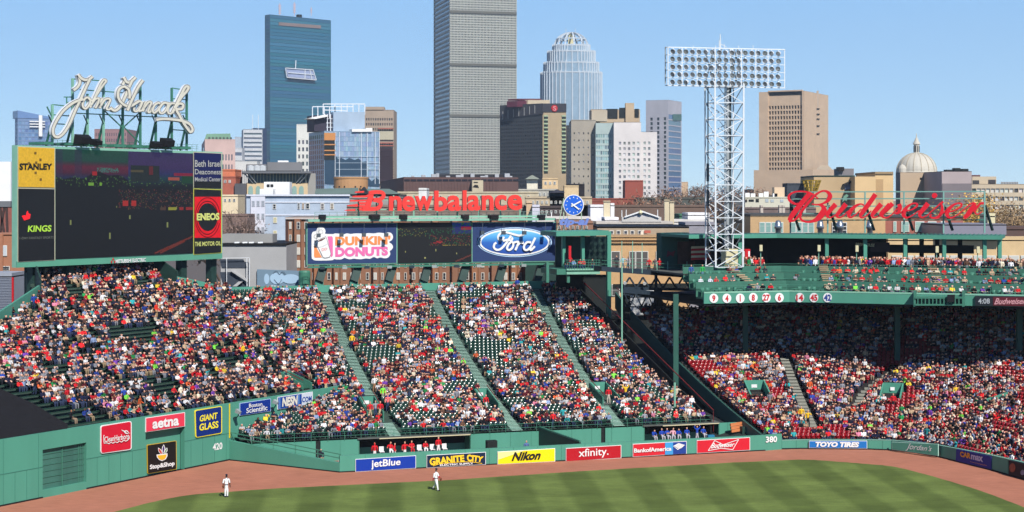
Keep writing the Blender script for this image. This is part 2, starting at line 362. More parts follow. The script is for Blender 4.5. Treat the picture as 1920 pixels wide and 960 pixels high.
text(wallA, 'CleanHarbors', ((195.5, 819), (242, 812), (241, 823), (196, 829.5)), WHITE, s1, .2, bold=.012, res=2, arc=0)
w = MB(); stroke(w, wallA, [(195, 830), (194.5, 818), (196, 816)], 1, .2, .01); stroke(w, wallA, [(195, 831), (201, 830.5), (204, 832), (208, 829.5), (212, 831), (216, 828.5), (220, 830), (224, 827), (228, 829), (232, 825.5), (236, 827), (240, 824.5), (242.5, 821), (241, 816)], 1.2, .2, .01)
stroke(w, wallA, [(228, 806, .6), (233, 808.5, 2), (238, 808, 1.8), (242.5, 813, .6)], 1.6, .2, .01); stroke(w, wallA, [(232, 808, 1), (236, 812, 2.2), (241, 813.5, .6)], 1.6, .21, .01); w.build('emblem', WHITE, s1)
PINK = mat('sign pinkish red', (228, 62, 84), .4, var=.02)
s2 = sign(wallA, ((273.5, 783.5), (347, 773), (347, 799.5), (273.5, 810.5)), 'advertising_board', 'long pinkish red board with white lowercase lettering above the recessed panel', 'sign', PINK, WHITE, 1)
text(wallA, 'aetna', ((286, 787.5), (335.5, 780), (335.5, 797.5), (286, 804.5)), WHITE, s2, .2, bold=.035)
s3 = sign(wallA, ((365.5, 769), (416.5, 761), (416.5, 812.5), (367, 821)), 'advertising_board', 'navy board with yellow border and yellow two-line lettering, tallest on the wall', 'sign', mat('deep blue', (14, 42, 118), .4, var=.02), YEL, 1.6, rounded=4)
text(wallA, 'GIANT', ((375, 779), (408, 773), (407.5, 785), (374, 791)), YEL, s3, .2, bold=.03); text(wallA, 'GLASS', ((374, 795), (409.5, 789), (409.5, 802), (373.5, 808)), YEL, s3, .2, bold=.03)
rec = Pl(A0-nA*.55, dA)
s4 = sign(rec, ((276, 834), (331, 826), (331.5, 880), (277, 888.5)), 'advertising_board', 'black square board with fruit bowl emblem in the recessed panel beside the track', 'sign', mat('black board', (26, 22, 22), .4, var=.1), mat('gold trim', (196, 160, 50), .4, var=0), 1.1, rounded=2)
text(rec, 'Stop&Shop', ((281, 871.5), (327.5, 864), (327.5, 875), (281, 882.5)), WHITE, s4, .2, bold=.035)
w = MB(); w.k = 0
def leaf(pl, mb, p0, p1, wd, off):
    stroke(mb, pl, [(p0[0], p0[1], .4), ((p0[0]*2+p1[0])/3, (p0[1]*2+p1[1])/3, wd), ((p0[0]+p1[0]*2)/3, (p0[1]+p1[1]*2)/3, wd), (p1[0], p1[1], .3)], wd, off, .01)
for k, (a, b_, wd) in enumerate((((305, 853), (296.5, 839.5), 5.4), ((306.5, 850), (307, 833.5), 5.4), ((308.5, 851), (313.5, 839.5), 4.6))):
    w.k = 0; leaf(rec, w, a, b_, wd, .2+.01*k); w.k = (1, 2, 3)[k]; leaf(rec, w, (a[0]*.9+b_[0]*.1, a[1]*.9+b_[1]*.1), (a[0]*.12+b_[0]*.88, a[1]*.12+b_[1]*.88), wd-2.2, .225+.01*k)
w.k = 0; w.prism([rec(x, y, .23) for x, y in ((293.5, 852.5), (314, 850), (314, 855), (311, 861), (304, 864.5), (298, 862), (294.5, 857.5))], -rec.n*.02)
w.k = 4; w.prism([rec(x, y, .25) for x, y in ((295.5, 854), (312.5, 852), (312, 855.5), (309.5, 860), (304, 862.7), (299, 860.7), (296.5, 857.5))], -rec.n*.02)
w.build('emblem', [WHITE, mat('leaf red', (205, 60, 50), var=0), mat('leaf purple', (70, 50, 110), var=0), mat('leaf green', (120, 150, 110), var=0), mat('bowl gold', (240, 180, 40), var=0)], s4)
s5 = sign(wallA, ((450, 756), (508, 747.5), (508, 771), (450, 779.5)), 'advertising_board', 'blue board with white two-line serif lettering right of the yellow line', 'sign', BLUE, mat('pale blue trim', (170, 195, 225), var=0), .9)
text(wallA, 'Boston', ((467, 757), (492, 753.5), (492, 761), (467, 764.5)), WHITE, s5, .2, bold=.015); text(wallA, 'Scientific', ((462, 765.5), (501.5, 759.5), (501.5, 769), (462, 775)), WHITE, s5, .2, bold=.015)
NB = mat('royal blue', (26, 70, 155), .4, var=.02)
s6 = sign(wallA, ((521, 744.5), (586.5, 734.5), (586.5, 758), (521, 768)), 'advertising_board', 'blue and white web address board nearest the stairs end of the wall', 'sign', NB, WHITE, .9)
w = MB(); qbox(w, wallA, ((566, 738.5), (585.6, 735.5), (585.6, 757), (566, 760)), .19, .03); w.build('white_field', mat('pale sign white', (205, 212, 222), var=0), s6)
w = MB(); qbox(w, wallA, ((524.5, 744.5), (525.3, 744.4), (525.3, 767), (524.5, 767.2)), .19, .03); qbox(w, wallA, ((560, 740), (561, 739.9), (561, 761), (560, 761.2)), .19, .03); w.build('stripe', mat('light blue', (130, 175, 220), var=0), s6)
text(wallA, 'NESN', ((529, 745.5), (558.5, 741), (558.5, 758.5), (529, 763)), mat('lettering cream', (225, 220, 205), var=0), s6, .21, bold=.05, shear=.12)
text(wallA, '.COM', ((565, 745), (584.5, 742), (584.5, 752), (565, 755)), NB, s6, .215, bold=.03)
def flood(name, label, base, face, w_=.9, h_=.6, m=None, arm=None, group=None, d_=.5):
    """a box floodlight: housing, bright lens, bracket; base = world point of the bracket foot, face = direction it faces"""
    f = V(face).normalized(); x = V((-f.y, f.x, 0)).normalized(); up = x.cross(f)*-1
    if up.z < 0: up = -up
    t = thing(name, label, 'floodlight', base, group)
    c = V(base)+V((0, 0, arm or .35)); a = MB(); a.bar(base, c, .08); a.build('bracket', SLATE, t)
    a = MB(); o = c-x*w_/2-up*h_/2-f*d_/2; fr = [c+f*d_/2+x*i*w_/2+up*j*h_/2 for i, j in ((-1, -1), (1, -1), (1, 1), (-1, 1))]; bk = [c-f*d_/2+x*i*w_/3+up*j*h_/3 for i, j in ((-1, -1), (1, -1), (1, 1), (-1, 1))]
    a.mesh_in(fr+bk, [(0, 1, 5, 4), (1, 2, 6, 5), (2, 3, 7, 6), (3, 0, 4, 7), (4, 5, 6, 7), (0, 3, 2, 1)]); hs_ = a.build('housing', m or BLACK, t)
    a = MB(); fi = [c+f*(d_/2+.01)+x*i*w_*.42+up*j*h_*.42 for i, j in ((-1, -1), (1, -1), (1, 1), (-1, 1))]; a.prism(fi, -f*.03); a.build('lens', mat('lamp glass', (60, 62, 66), .15, var=0, spec=.8), t)
    return t
for px, py, lb in ((447, 774, 'grey wall floodlight on an arm left of the serif lettered board'), (517, 756, 'grey wall floodlight on an arm between the two blue boards')):
    p = wallA(px, py+5, .9); t = flood('wall_floodlight', lb, p, (-nA.x*.9, -nA.y*.9, .35), .38, .38, mat('lamp grey', (150, 160, 158), .4), .35)
    a = MB(); a.bar(wallA(px-3, py+8, 0), p, .08); a.build('arm', SLATE, t)
nC = wallC.n; t = thing('corner_fence_wall', 'low sloping green wall from the tall wall corner down to the bullpen', 'wall', A0)
w = MB(); za, zb = 1.85, .85
w.prism([V((A0.x, A0.y, 0)), V((P0.x, P0.y, 0)), V((P0.x, P0.y, zb)), V((A0.x, A0.y, za))], -nC*.35); w.build('wall', GREEN, t)
w = MB(); w.bar(A0+nC*.02+V((0, 0, .05)), P0+nC*.02+V((0, 0, .05)), .05, .1); w.build('base_strip', BLACK, t)
for i in range(6):
    f = i/5; p = A0.lerp(P0, f)-nC*.15; zt = za+(zb-za)*f; w = MB(); w.bar(p+V((0, 0, zt)), p+V((0, 0, zt+.75)), .06); w.build('rail_post', GREEN2, t)
for h in (.4, .75):
    w = MB(); w.bar(A0-nC*.15+V((0, 0, za+h)), P0-nC*.15+V((0, 0, zb+h)), .07); w.build('handrail', GREEN2, t)
nD = wallD.n; Dlen = (PE-P0).length; bw = thing('bullpen_wall', 'low green bullpen wall in front of the bleachers lined with six boards', 'wall', P0)
w = MB(); wbox(w, P0, PE, 0, 1.5, .35, nD); w.build('wall', GREEN, bw)
w = MB(); w.bar(P0+nD*.02+V((0, 0, .05)), PE+nD*.02+V((0, 0, .05)), .05, .1); w.build('base_strip', BLACK, bw)
w = MB()
for i in range(1, 18):
    p = P0+u*(Dlen*i/18)+nD*.01; w.bar(p, p+V((0, 0, 1.5)), .02, .03, up=nD)
w.build('seam', seam, bw)
def dq(x0, x1, y0l, y1l, y0r, y1r): return ((x0, y0l), (x1, y0r), (x1, y1r), (x0, y1l))
j = sign(wallD, dq(666.5, 780, 861, 885, 854, 878), 'advertising_board', 'blue bullpen board with white lowercase airline lettering, leftmost on the low wall', 'sign', mat('airline blue', (16, 58, 160), .4, var=.02), WHITE, .9)
text(wallD, 'jetBlue', ((696, 862.5), (752, 859.5), (750, 875.5), (696, 881)), WHITE, j, .2, bold=.02)
j = sign(wallD, dq(800, 911, 853.5, 877.5, 847.5, 871), 'advertising_board', 'dark navy bullpen board with arched yellow capital lettering', 'sign', mat('dark navy', (20, 40, 66), .4, var=.02), WHITE, .9)
GY = mat('gold lettering', (250, 205, 40), var=0)
text(wallD, 'GRANITE', ((805, 859), (870, 852.5), (871, 866), (806, 873)), GY, j, .2, bold=.045); text(wallD, 'CITY', ((875, 851.5), (907, 856), (904, 866.5), (876, 865)), GY, j, .2, bold=.045)
text(wallD, 'ELECTRIC SUPPLY', ((825, 870.2), (887, 867), (888, 870.6), (825, 874)), WHITE, j, .2, bold=.03)
w = MB(); stroke(w, wallD, [(812, 873.6), (826, 869.5), (850, 867), (880, 866), (904, 869)], .9, .21, .01); w.build('underline', GY, j)
j = sign(wallD, dq(933, 1041, 847, 871, 840.5, 865.5), 'advertising_board', 'yellow bullpen board with heavy black italic lettering', 'sign', mat('sign yellow', (250, 225, 20), .4, var=.03), WHITE, .9)
w = MB(); w.prism([wallD(x, y, .175) for x, y in ((934, 848), (985, 844.5), (934, 862))], -wallD.n*.02); w.build('white_sweep', mat('pale yellow', (250, 240, 150), var=0), j)
text(wallD, 'Nikon', ((961, 848), (1015, 845), (1013, 861.5), (959, 864.5)), BLACK, j, .21, bold=.04, shear=.25)
j = sign(wallD, dq(1061, 1165, 840.5, 865.5, 834.5, 859), 'advertising_board', 'dark red bullpen board with thin white lowercase lettering', 'sign', mat('dark sign red', (178, 24, 36), .4, var=.03), WHITE, .9)
text(wallD, 'xfinity.', ((1085, 842), (1141, 838.5), (1141, 857), (1085, 861.5)), WHITE, j, .2, bold=.008)
RB = mat('bank red', (205, 30, 44), var=.03)
j = sign(wallD, dq(1186.5, 1287.5, 832.5, 856.8, 827, 850.5), 'advertising_board', 'red and blue bullpen board with white bank name and flag emblem', 'sign', RB, WHITE, .9)
w = MB(); qbox(w, wallD, dq(1247, 1286.7, 830, 852.6, 828, 850.2), .19, .03); w.build('blue_field', mat('bank blue', (20, 60, 140), var=.03), j)
w = MB(); qbox(w, wallD, dq(1247, 1262, 829.9, 852.7, 829.2, 852), .2, .03); w.build('light_blue_field', mat('bank light blue', (60, 150, 210), var=.03), j)
text(wallD, 'BankofAmerica', ((1189, 841), (1259, 837), (1259, 845), (1189, 849)), WHITE, j, .23, bold=.03)
w = MB()
for k, (dx, dy) in enumerate(((0, 0), (2.2, 2), (4.4, 4), (6.6, 6))):
    w.prism([wallD(x+dx, y+dy, .22+.005*k) for x, y in ((1262, 836.5), (1272, 831), (1274, 831.6), (1264, 837.6))], -nD*.01)
    w.prism([wallD(x-dx*.9, y+dy*.85, .24+.005*k) for x, y in ((1273, 831), (1284.5, 834.5), (1282, 835.8), (1271.5, 832.4))], -nD*.01)
w.build('emblem', WHITE, j)
j = sign(wallD, dq(1306.5, 1406.5, 825.5, 850, 820, 844), 'advertising_board', 'red bullpen board with white bow tie outline and script lettering', 'sign', mat('beer red', (205, 22, 42), var=.03), WHITE, .9)
w = MB()
bt = [(1328, 845), (1340, 826), (1356, 834), (1385, 824), (1374, 843), (1352, 840.5), (1328, 845)]
for a, b_ in zip(bt[:-1], bt[1:]): stroke(w, wallD, [a, ((a[0]+b_[0])/2, (a[1]+b_[1])/2), b_], 1.1, .2, .01, n=2)
w.build('emblem', WHITE, j)
text(wallD, 'Budweiser', ((1334, 830.5), (1378, 829), (1377, 837), (1333, 841)), WHITE, j, .23, bold=.02, shear=.35)
n_ = len(RW); rf = thing('right_field_wall', 'low curving green wall in front of the red seats of right field', 'wall', RW[3])
def rn(i):
    a = RW[max(i-1, 0)]; b = RW[min(i+1, n_-1)]; d = (b-a).normalized(); return V((-d.y, d.x, 0))   # outwards, away from the field
RN = [rn(i) for i in range(n_)]; RN[0] = nM.copy(); RN[1] = V((-.05, 1, 0)).normalized()
def wallR(i):   # plane of the wall segment i -> i+1
    return Pl(RW[i], RW[i+1]-RW[i])
w = MB()
for i in range(1, n_-1):
    a, b = RW[i], RW[i+1]; za, zb = RWt[i], RWt[i+1]; oa, ob = RN[i]*.3, RN[i+1]*.3
    w.mesh_in([a, b, b+V((0, 0, zb)), a+V((0, 0, za)), a+oa, b+ob, b+ob+V((0, 0, zb)), a+oa+V((0, 0, za))], [(0, 1, 2, 3), (5, 4, 7, 6), (3, 2, 6, 7)])
wbox(w, PE, RW[1], 0, 1.52, .3, nD); w.build('wall', GREEN, rf)
w = MB()
for i in range(1, n_-1): w.bar(RW[i]-RN[i]*.02+V((0, 0, .06)), RW[i+1]-RN[i+1]*.02+V((0, 0, .06)), .05, .12)
w.build('base_strip', BLACK, rf)
w = MB()
for i in range(1, n_-1): w.bar(RW[i]+RN[i]*.15+V((0, 0, RWt[i]+.02)), RW[i+1]+RN[i+1]*.15+V((0, 0, RWt[i+1]+.02)), .34, .05)
w.build('wall_cap', mat('wall cap', (120, 170, 152), .5, var=.05), rf)
for px in (1435, 1466, 1493, 1516, 1628, 1655, 1672, 1793, 1859, 1890):
    i = max(k for k in range(n_-1) if proj(RW[k])[0] <= px+.5 or k == 0); pl = wallR(i); p = pl(px, 842, .01); d = pl(px, 830, .01); zt = np.interp(px, [proj(q)[0] for q in RW[:11]], RWt[:11]); w = MB(); w.bar(V((p.x, p.y, 0)), V((p.x, p.y, zt)), .03, .03, up=pl.n); w.build('seam', seam, rf)
text(Pl(PE, RW[1]-PE), '380', ((1436, 818.5), (1457, 817.5), (1457, 829), (1436, 830)), WHITE, rf, .08, bold=.03, name='distance_number')
pT = Pl(gnd(1516, 842), gnd(1626, 842.8)-gnd(1516, 842))
j = sign(pT, ((1517, 826.5), (1626, 826.5), (1626, 841), (1517, 840)), 'advertising_board', 'light blue board with bold white italic capitals on the right field wall', 'sign', mat('tire blue', (22, 110, 185), var=.02), WHITE, .8, off=.16)
text(pT, 'TOYO TIRES', ((1529, 828.3), (1611, 829), (1611, 838.8), (1529, 837.8)), WHITE, j, .25, bold=.06, shear=.2)
i0 = 5; pJ = Pl(gnd(1671, 844.6), gnd(1761, 857.8)-gnd(1671, 844.6))
j = sign(pJ, ((1672, 828.5), (1759, 832.5), (1759, 855), (1672, 843)), 'advertising_board', 'green board with thin white outline and flowing white lettering on the curve', 'sign', GREEN, mat('outline', (180, 215, 200), var=0), .7, off=.45)
text(pJ, "Jordan's", ((1700, 830), (1748, 837), (1746, 849), (1698, 845)), WHITE, j, .5+.04, bold=.0, shear=.35)
pC = Pl(gnd(1793, 865.6), gnd(1859, 882)-gnd(1793, 865.6))
j = sign(pC, ((1793, 842), (1858, 856), (1858, 880), (1792, 864)), 'advertising_board', 'shaded dark blue board with orange and white lettering on the curved wall', 'sign', mat('car sign blue', (48, 48, 140), var=.02), None, off=.1)
text(pC, 'CAR', ((1800, 846), (1820, 850), (1820, 860.5), (1800, 856)), mat('orange lettering', (235, 165, 50), var=0), j, .14, bold=.05); text(pC, 'max', ((1820.5, 852), (1843, 856.5), (1843, 866.5), (1820.5, 861)), mat('pale lettering', (205, 200, 225), var=0), j, .14, bold=.04)
text(pC, 'the way car buying should be', ((1819, 864.5), (1850, 872), (1850, 874.5), (1819, 866.5)), mat('orange lettering', (235, 165, 50), var=0), j, .14)
pB = Pl(gnd(1892, 892), gnd(1925, 901)-gnd(1892, 892))
j = sign(pB, ((1891, 863), (1935, 874), (1935, 901), (1891, 890)), 'advertising_board', 'dark board with a brown oval cut off by the right edge', 'sign', mat('dark brown board', (40, 26, 28), var=.2), None, off=.12)
w = MB(); disc(w, pB, 1898, 877, 5.5, 8.5, .14, .02); w.build('oval_emblem', mat('brown oval', (150, 80, 50), var=.3, scale=3), j)
w = MB(); disc(w, pB, 1917, 886, 3.5, 5, .14, .02); w.build('oval_emblem', mat('pale oval', (150, 150, 170), var=.3, scale=3), j)
aJ = [(P0-P0).dot(u)]                                                  # junction of the two slopes: wall end to the parapet
B1 = wallA(655, 722); B2 = pM(*onM(430, 549)); B1a, B1s = (B1-P0).dot(u), (B1-P0).dot(nM); B2a, B2s = (B2-P0).dot(u), (B2-P0).dot(nM)
ACo = ((A0-P0).dot(u), (A0-P0).dot(nM)); SMAX = 46.0
def leftM(s):
    if s < ACo[1]: return ACo[0]*s/ACo[1]+.7
    if s < B1s: f = (s-ACo[1])/(B1s-ACo[1]); return max(ACo[0]+(B1a-ACo[0])*f, -9.5)
    f = (s-B1s)/(B2s-B1s); return B1a+(B2a-B1a)*f
RB0 = onM(1342, 795); RT0 = onM(1076, 536)
def rightM(s): f = (s-8.5)/(SMAX-8.5); return RB0[0]+(RT0[0]-RB0[0])*f
AIS = []
for top, bot in (((606, 549), (737, 812)), ((806, 546), (950, 783)), ((1002, 542), (1142, 775))):
    a1, s1_ = onM(*top); a0, s0_ = onM(*bot); AIS.append((a0, s0_, a1, s1_))
def aisle_at(k, s): a0, s0_, a1, s1_ = AIS[k]; return a0+(a1-a0)*(s-s0_)/(s1_-s0_)
AW = .56
B1b = (B1-A0).dot(dA); B2b, B2t = (B2-A0).dot(dA), (B2-A0).dot(mA)
Lb = [onL(0, 586, 1.3), onL(75, 536, 1.3)]; Lr = [onL(332, 519, .9), onL(420, 541, .9)]
TB = 35.0
def rngL(t):
    bmax = B1b+(B2b-B1b)*t/B2t if t < B2t else np.interp(t, [B2t, Lr[0][1], TB], [B2b, Lr[0][0], Lr[0][0]-.5])
    if t < Lb[0][1]: bmin = -26
    else: bmin = np.interp(t, [Lb[0][1], Lb[1][1], TB], [Lb[0][0], Lb[1][0], Lb[1][0]+6])
    return bmin, bmax
st = thing('center_field_bleachers', 'stepped open bleacher stand with dark seats behind the bullpens and tall wall', 'grandstand', P0)
stepm = mat('bleacher tread', (58, 78, 70), .8, var=.25, scale=1.5)
w = MB(); s = 8.5; rowsM = []
while s < SMAX-.01:
    z = zM(s); rowsM.append((s, z)); a, b = leftM(s+.2), rightM(s); zn = zM(s+.75)
    p = [pM(a, s, z), pM(b, s, z), pM(b, s+.75, z), pM(a, s+.75, z)]; w.face(p)
    w.face([pM(a, s+.75, z), pM(b, s+.75, z), pM(b, s+.75, zn), pM(a, s+.75, zn)]); s += .75
w.build('seating_tread', stepm, st)
w = MB(); t = .7; rowsL = []
while t < TB:
    z = zL(t); rowsL.append((t, z)); a, b = rngL(t); zn = zL(t+.82)
    w.face([pL(a, t, z), pL(b, t, z), pL(b, t+.82, z), pL(a, t+.82, z)]); w.face([pL(a, t+.82, z), pL(b, t+.82, z), pL(b, t+.82, zn), pL(a, t+.82, zn)]); t += .82
w.build('seating_tread', stepm, st)
stairm = mat('green stair paint', (124, 170, 152), .7, var=.12, scale=2); edge = mat('stair edge', (190, 214, 202), .7, var=.1)
for k in range(3):
    w = MB(); w2 = MB()
    for s, z in rowsM:
        if k == 0 and 12.2 < s < 19.5: continue
        a = aisle_at(k, s)
        if not (leftM(s)+.6 < a < rightM(s)-.5): continue
        for h in (0, .5):
            zz = z+(zM(s+.75)-z)*h
            p = pM(a-AW, s+.75*h, zz+.02); w.prism([p, pM(a+AW, s+.75*h, zz+.02), pM(a+AW, s+.75, zz+.02), pM(a-AW, s+.75, zz+.02)], (0, 0, .03)); w2.bar(pM(a-AW, s+.75*h+.02, zz+.065), pM(a+AW, s+.75*h+.02, zz+.065), .06, .02)
    w.build('aisle_stair', stairm, st, kind='stuff'); w2.build('stair_edge', edge, st, kind='stuff')
def vomitory(name_l, px0, px1, py_top, py_bot, on, pt, zf, width=None, depth=3.4, lean=False):
    a0, s0_ = on(px0, py_bot); a1, _ = on(px1, py_bot); am = (a0+a1)/2; hw = abs(a1-a0)/2
    base = pt(am, s0_, zf(s0_)); t = thing('bleacher_tunnel', name_l, 'tunnel', base)
    d = (pt(1, 0)-pt(0, 0)).normalized(); nn = (pt(0, 1)-pt(0, 0)).normalized(); zt = zf(s0_+depth)+1.0; z0 = zf(s0_)-1.1
    w = MB(); w.box(pt(am-hw, s0_+depth, zt-1.15), d*2*hw, nn*.2, V((0, 0, 1.15))); w.build('header', GREEN, t)
    for sg in (-1, 1):
        w = MB(); p = pt(am+sg*hw, s0_-.6, 0); q_ = pt(am+sg*hw, s0_+depth+.2, 0)
        w.prism([V((p.x, p.y, z0)), V((q_.x, q_.y, z0)), V((q_.x, q_.y, zt)), V((p.x, p.y, zf(s0_)+.75))], d*sg*.12); w.build('side_wall', GREEN2, t)
        w = MB(); w.bar(V((p.x, p.y, zf(s0_)+1.1)), V((q_.x, q_.y, zt+.35)), .06); w.build('handrail', mat('maroon rail', (110, 30, 34), .5), t)
    w = MB(); w.box(pt(am-hw, s0_-.6, zf(s0_)-.02), d*2*hw, nn*(depth+.6), V((0, 0, .08))); w.build('floor', CONCD, t)
    w = MB(); w.box(pt(am-hw+.05, s0_+depth-.15, zf(s0_)), d*(2*hw-.1), nn*.05, V((0, 0, zt-1.2-zf(s0_)))); w.build('opening', DARK, t)
    w = MB(); w.box(pt(am-.35, s0_+depth-.03, zt-.75), d*.55, nn*.02, V((0, 0, .35))); w.build('section_sign', WHITE, t)
    return am, s0_, hw, depth
VOM = [vomitory('green tunnel entrance at the first aisle, lowest and leftmost in the bleachers', 688, 716, 745, 786, onM, pM, zM),
       vomitory('green tunnel entrance with a dark opening at the second aisle foot', 908, 932, 735, 770, onM, pM, zM),
       vomitory('green tunnel entrance near the third aisle, rightmost in the bleachers', 1128, 1158, 725, 757, onM, pM, zM)]
VOML = [vomitory('green tunnel entrance behind the tall wall, above the web address board', 560, 580, 715, 733, onL, pL, zL, depth=2.2)]
par = thing('bleacher_parapet', 'long plain green wall closing the top of the bleachers below the brick flats', 'wall', pM(0, SMAX, 13))
w = MB(); zt = zM(SMAX)
pp = [(B2a, SMAX+.1), (RT0[0]+.3, SMAX+.1)]
w.prism([pM(pp[0][0], pp[0][1], zt-2), pM(pp[1][0], pp[1][1], zt-2), pM(pp[1][0], pp[1][1], zt+.95), pM(pp[0][0], pp[0][1], zt+.78)], nM*.3); w.build('wall', GREEN, par)
w = MB(); w.prism([pL(Lr[0][0], Lr[0][1], 12), pL(Lr[1][0], Lr[1][1], 11), pM(B2a, SMAX+.1, zt+.78), pL(Lr[0][0], Lr[0][1], zL(Lr[0][1])+.95)], mA*.3); w.build('side_wall', GREEN, par)
lx = (Lb[0][0]*1.6-Lb[1][0]*.6, Lb[0][1]*1.6-Lb[1][1]*.6); w = MB(); w.prism([pL(*lx, zL(lx[1])-1), pL(*Lb[1], zL(Lb[1][1])-1), pL(*Lb[1], zL(Lb[1][1])+1.35), pL(*lx, zL(lx[1])+1.35)], mA*.3); w.build('side_wall', GREEN, par)
w = MB(); a_ = pL(Lb[1][0]+6, TB, 12); b_ = pL(Lr[0][0]-.5, TB, 12); w.prism([a_, b_, b_+V((0, 0, 8)), a_+V((0, 0, 8))], mA*.3); w.build('back_wall', DGREEN, par)  # recess walls behind the board take its overhang shade as dark green
for e_, f_ in (((Lr[0][0], Lr[0][1]), (Lr[0][0]-.5, TB)), ((Lb[1][0], Lb[1][1]), (Lb[1][0]+6, TB))):
    w = MB(); p, q_ = pL(*e_, 12), pL(*f_, 12); w.prism([p, q_, q_+V((0, 0, 8.5)), p+V((0, 0, 4.3))], dA*.2); w.build('side_wall', DGREEN, par)
for px, tx in ((675, 'SECT 37'), (510, 'SECT 36'), (835, 'SECT 39'), (1036, 'SECT 42')):
    pl = Pl(pM(0, SMAX+.1), u); text(pl, tx, (px-6, 535 if px < 900 else 530, px+7, 537.5 if px < 900 else 532.5), WHITE, par, .05, bold=.02, name='section_number')
fr = thing('bleacher_front_rail', 'thin green pipe railing along the front row above the bullpens', 'railing', pM(0, 8.4, 1.7))
a0, a1 = leftM(8.6)+1, rightM(8.5)
for z in (.35, .75):
    w = MB(); w.bar(pM(a0, 8.35, 1.7+z), pM(a1, 8.35, 1.7+z), .035); w.build('rail', GREEN2, fr)
k = a0
while k < a1:
    w = MB(); w.bar(pM(k, 8.35, 1.6), pM(k, 8.35, 2.45), .035); w.build('rail_post', GREEN2, fr); k += 1.6
bp = thing('bullpens', 'two green walled bullpens between the low board wall and the bleachers', 'bullpen', pM(0, 8, 0))
w = MB(); w.face([pM(-12, .35, -.3), pM(Dlen-1, .35, -.3), pM(Dlen-1, 8.4, -.3), pM(-12, 8.4, -.3)]); w.build('floor', mat('bullpen floor', (150, 110, 92), .9, var=.1), bp)
def aD(px, s=8.4): k = (px-CX)/F; o = P0+nM*s; return (k*o.y-o.x)/(u.x-k*u.y)
w = MB(); ZB = 1.62
op = [(aD(672), aD(881)), (aD(1207), aD(1347))]
door = [(aD(592), aD(601)), (aD(1127), aD(1135))]
cuts = sorted(op+door); x = aD(459)
for c0, c1 in cuts:
    wbox(w, pM(x, 8.4), pM(c0, 8.4), -.3, ZB, .15, nD); x = c1
wbox(w, pM(x, 8.4), pM(aD(1400), 8.4), -.3, ZB, .15, nD)
w.build('back_wall', GREEN, bp)
w = MB()
for i in range(24):
    a = aD(470)+(aD(1400)-aD(470))*i/24
    if any(c0-.1 < a < c1+.1 for c0, c1 in cuts): continue
    p = pM(a, 8.38); w.bar(p+V((0, 0, -.3)), p+V((0, 0, ZB)), .02, .03, up=nD)
w.build('seam', seam, bp)
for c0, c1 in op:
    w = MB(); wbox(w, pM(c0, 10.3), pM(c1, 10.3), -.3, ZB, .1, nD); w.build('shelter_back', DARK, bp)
    w = MB(); wbox(w, pM(c0, 10.2), pM(c1, 10.2), -.3, .55, .3, nD); w.build('shelter_bench', GREEN, bp)
    w = MB(); w.prism([pM(c0-.1, 8.25, ZB-.0), pM(c1+.1, 8.25, ZB-.0), pM(c1+.1, 10.3, ZB+.0), pM(c0-.1, 10.3, ZB+.0)], (0, 0, .12)); w.build('shelter_roof', CONCD, bp)
    w = MB(); w.bar(pM(c0+2, 8.22, ZB+.0), pM(c1, 8.22, ZB+.0), .04, .08); w.build('shelter_lip', CREAM, bp)
    for c in (c0, c1):
        w = MB(); w.box(pM(c, 8.4, -.3), u*.1, nM*2, V((0, 0, ZB+.3))); w.build('shelter_end', GREEN2, bp)
for c0, c1 in door:
    w = MB(); wbox(w, pM(c0, 8.6), pM(c1, 8.6), -.3, ZB, .1, nD); w.build('doorway', DARK, bp)
w = MB(); pd = aD(1010); w.prism([pM(pd, 8.4, -.3), pM(pd+1.4, .4, -.3), pM(pd+1.4, .4, 1.62), pM(pd, 8.4, 1.95)], u*.15); w.build('divider_wall', DGREEN, bp)
w = MB(); w.bar(pM(pd+.1, 8.4, 2.02), pM(pd+1.5, .4, 1.7), .2, .14); w.build('divider_cap', GREEN2, bp)
gp_ = thing('bleacher_end_ramp', 'dark sloping ramp wall with a maroon rail between bleachers and right field stand', 'ramp', pM(rightM(8.5), 8.5, 0))
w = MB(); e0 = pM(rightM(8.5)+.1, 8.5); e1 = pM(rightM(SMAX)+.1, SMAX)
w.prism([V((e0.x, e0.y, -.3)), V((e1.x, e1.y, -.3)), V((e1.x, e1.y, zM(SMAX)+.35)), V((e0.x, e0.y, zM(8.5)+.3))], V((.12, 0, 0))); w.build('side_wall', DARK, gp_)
w = MB(); w.bar(V((e0.x+.3, e0.y, zM(8.5)+1.2)), V((e1.x+.3, e1.y, zM(SMAX)+1.35)), .09); w.build('handrail', mat('maroon rail', (110, 30, 34), .5), gp_)
w = MB()
for i in range(9):
    f = i/8; p = e0.lerp(e1, f)+V((.3, 0, 0)); z = zM(8.5+(SMAX-8.5)*f); w.bar(V((p.x, p.y, z-1)), V((p.x, p.y, z+1.1)), .05)
w.build('rail_post', mat('maroon rail', (110, 30, 34), .5), gp_)
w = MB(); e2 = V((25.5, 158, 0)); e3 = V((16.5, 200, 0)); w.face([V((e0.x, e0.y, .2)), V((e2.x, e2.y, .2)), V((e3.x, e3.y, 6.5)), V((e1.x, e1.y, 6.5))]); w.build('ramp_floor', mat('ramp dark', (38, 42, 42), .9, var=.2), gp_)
def zR(s): return .35+.205*s+.0026*s*s
SR = 44.0
rs = thing('right_field_grandstand', 'covered stand of red seats running behind the curved right field wall', 'grandstand', RW[3])
K = np.cumsum([0]+[(RW[i+1]-RW[i]).length for i in range(n_-1)])
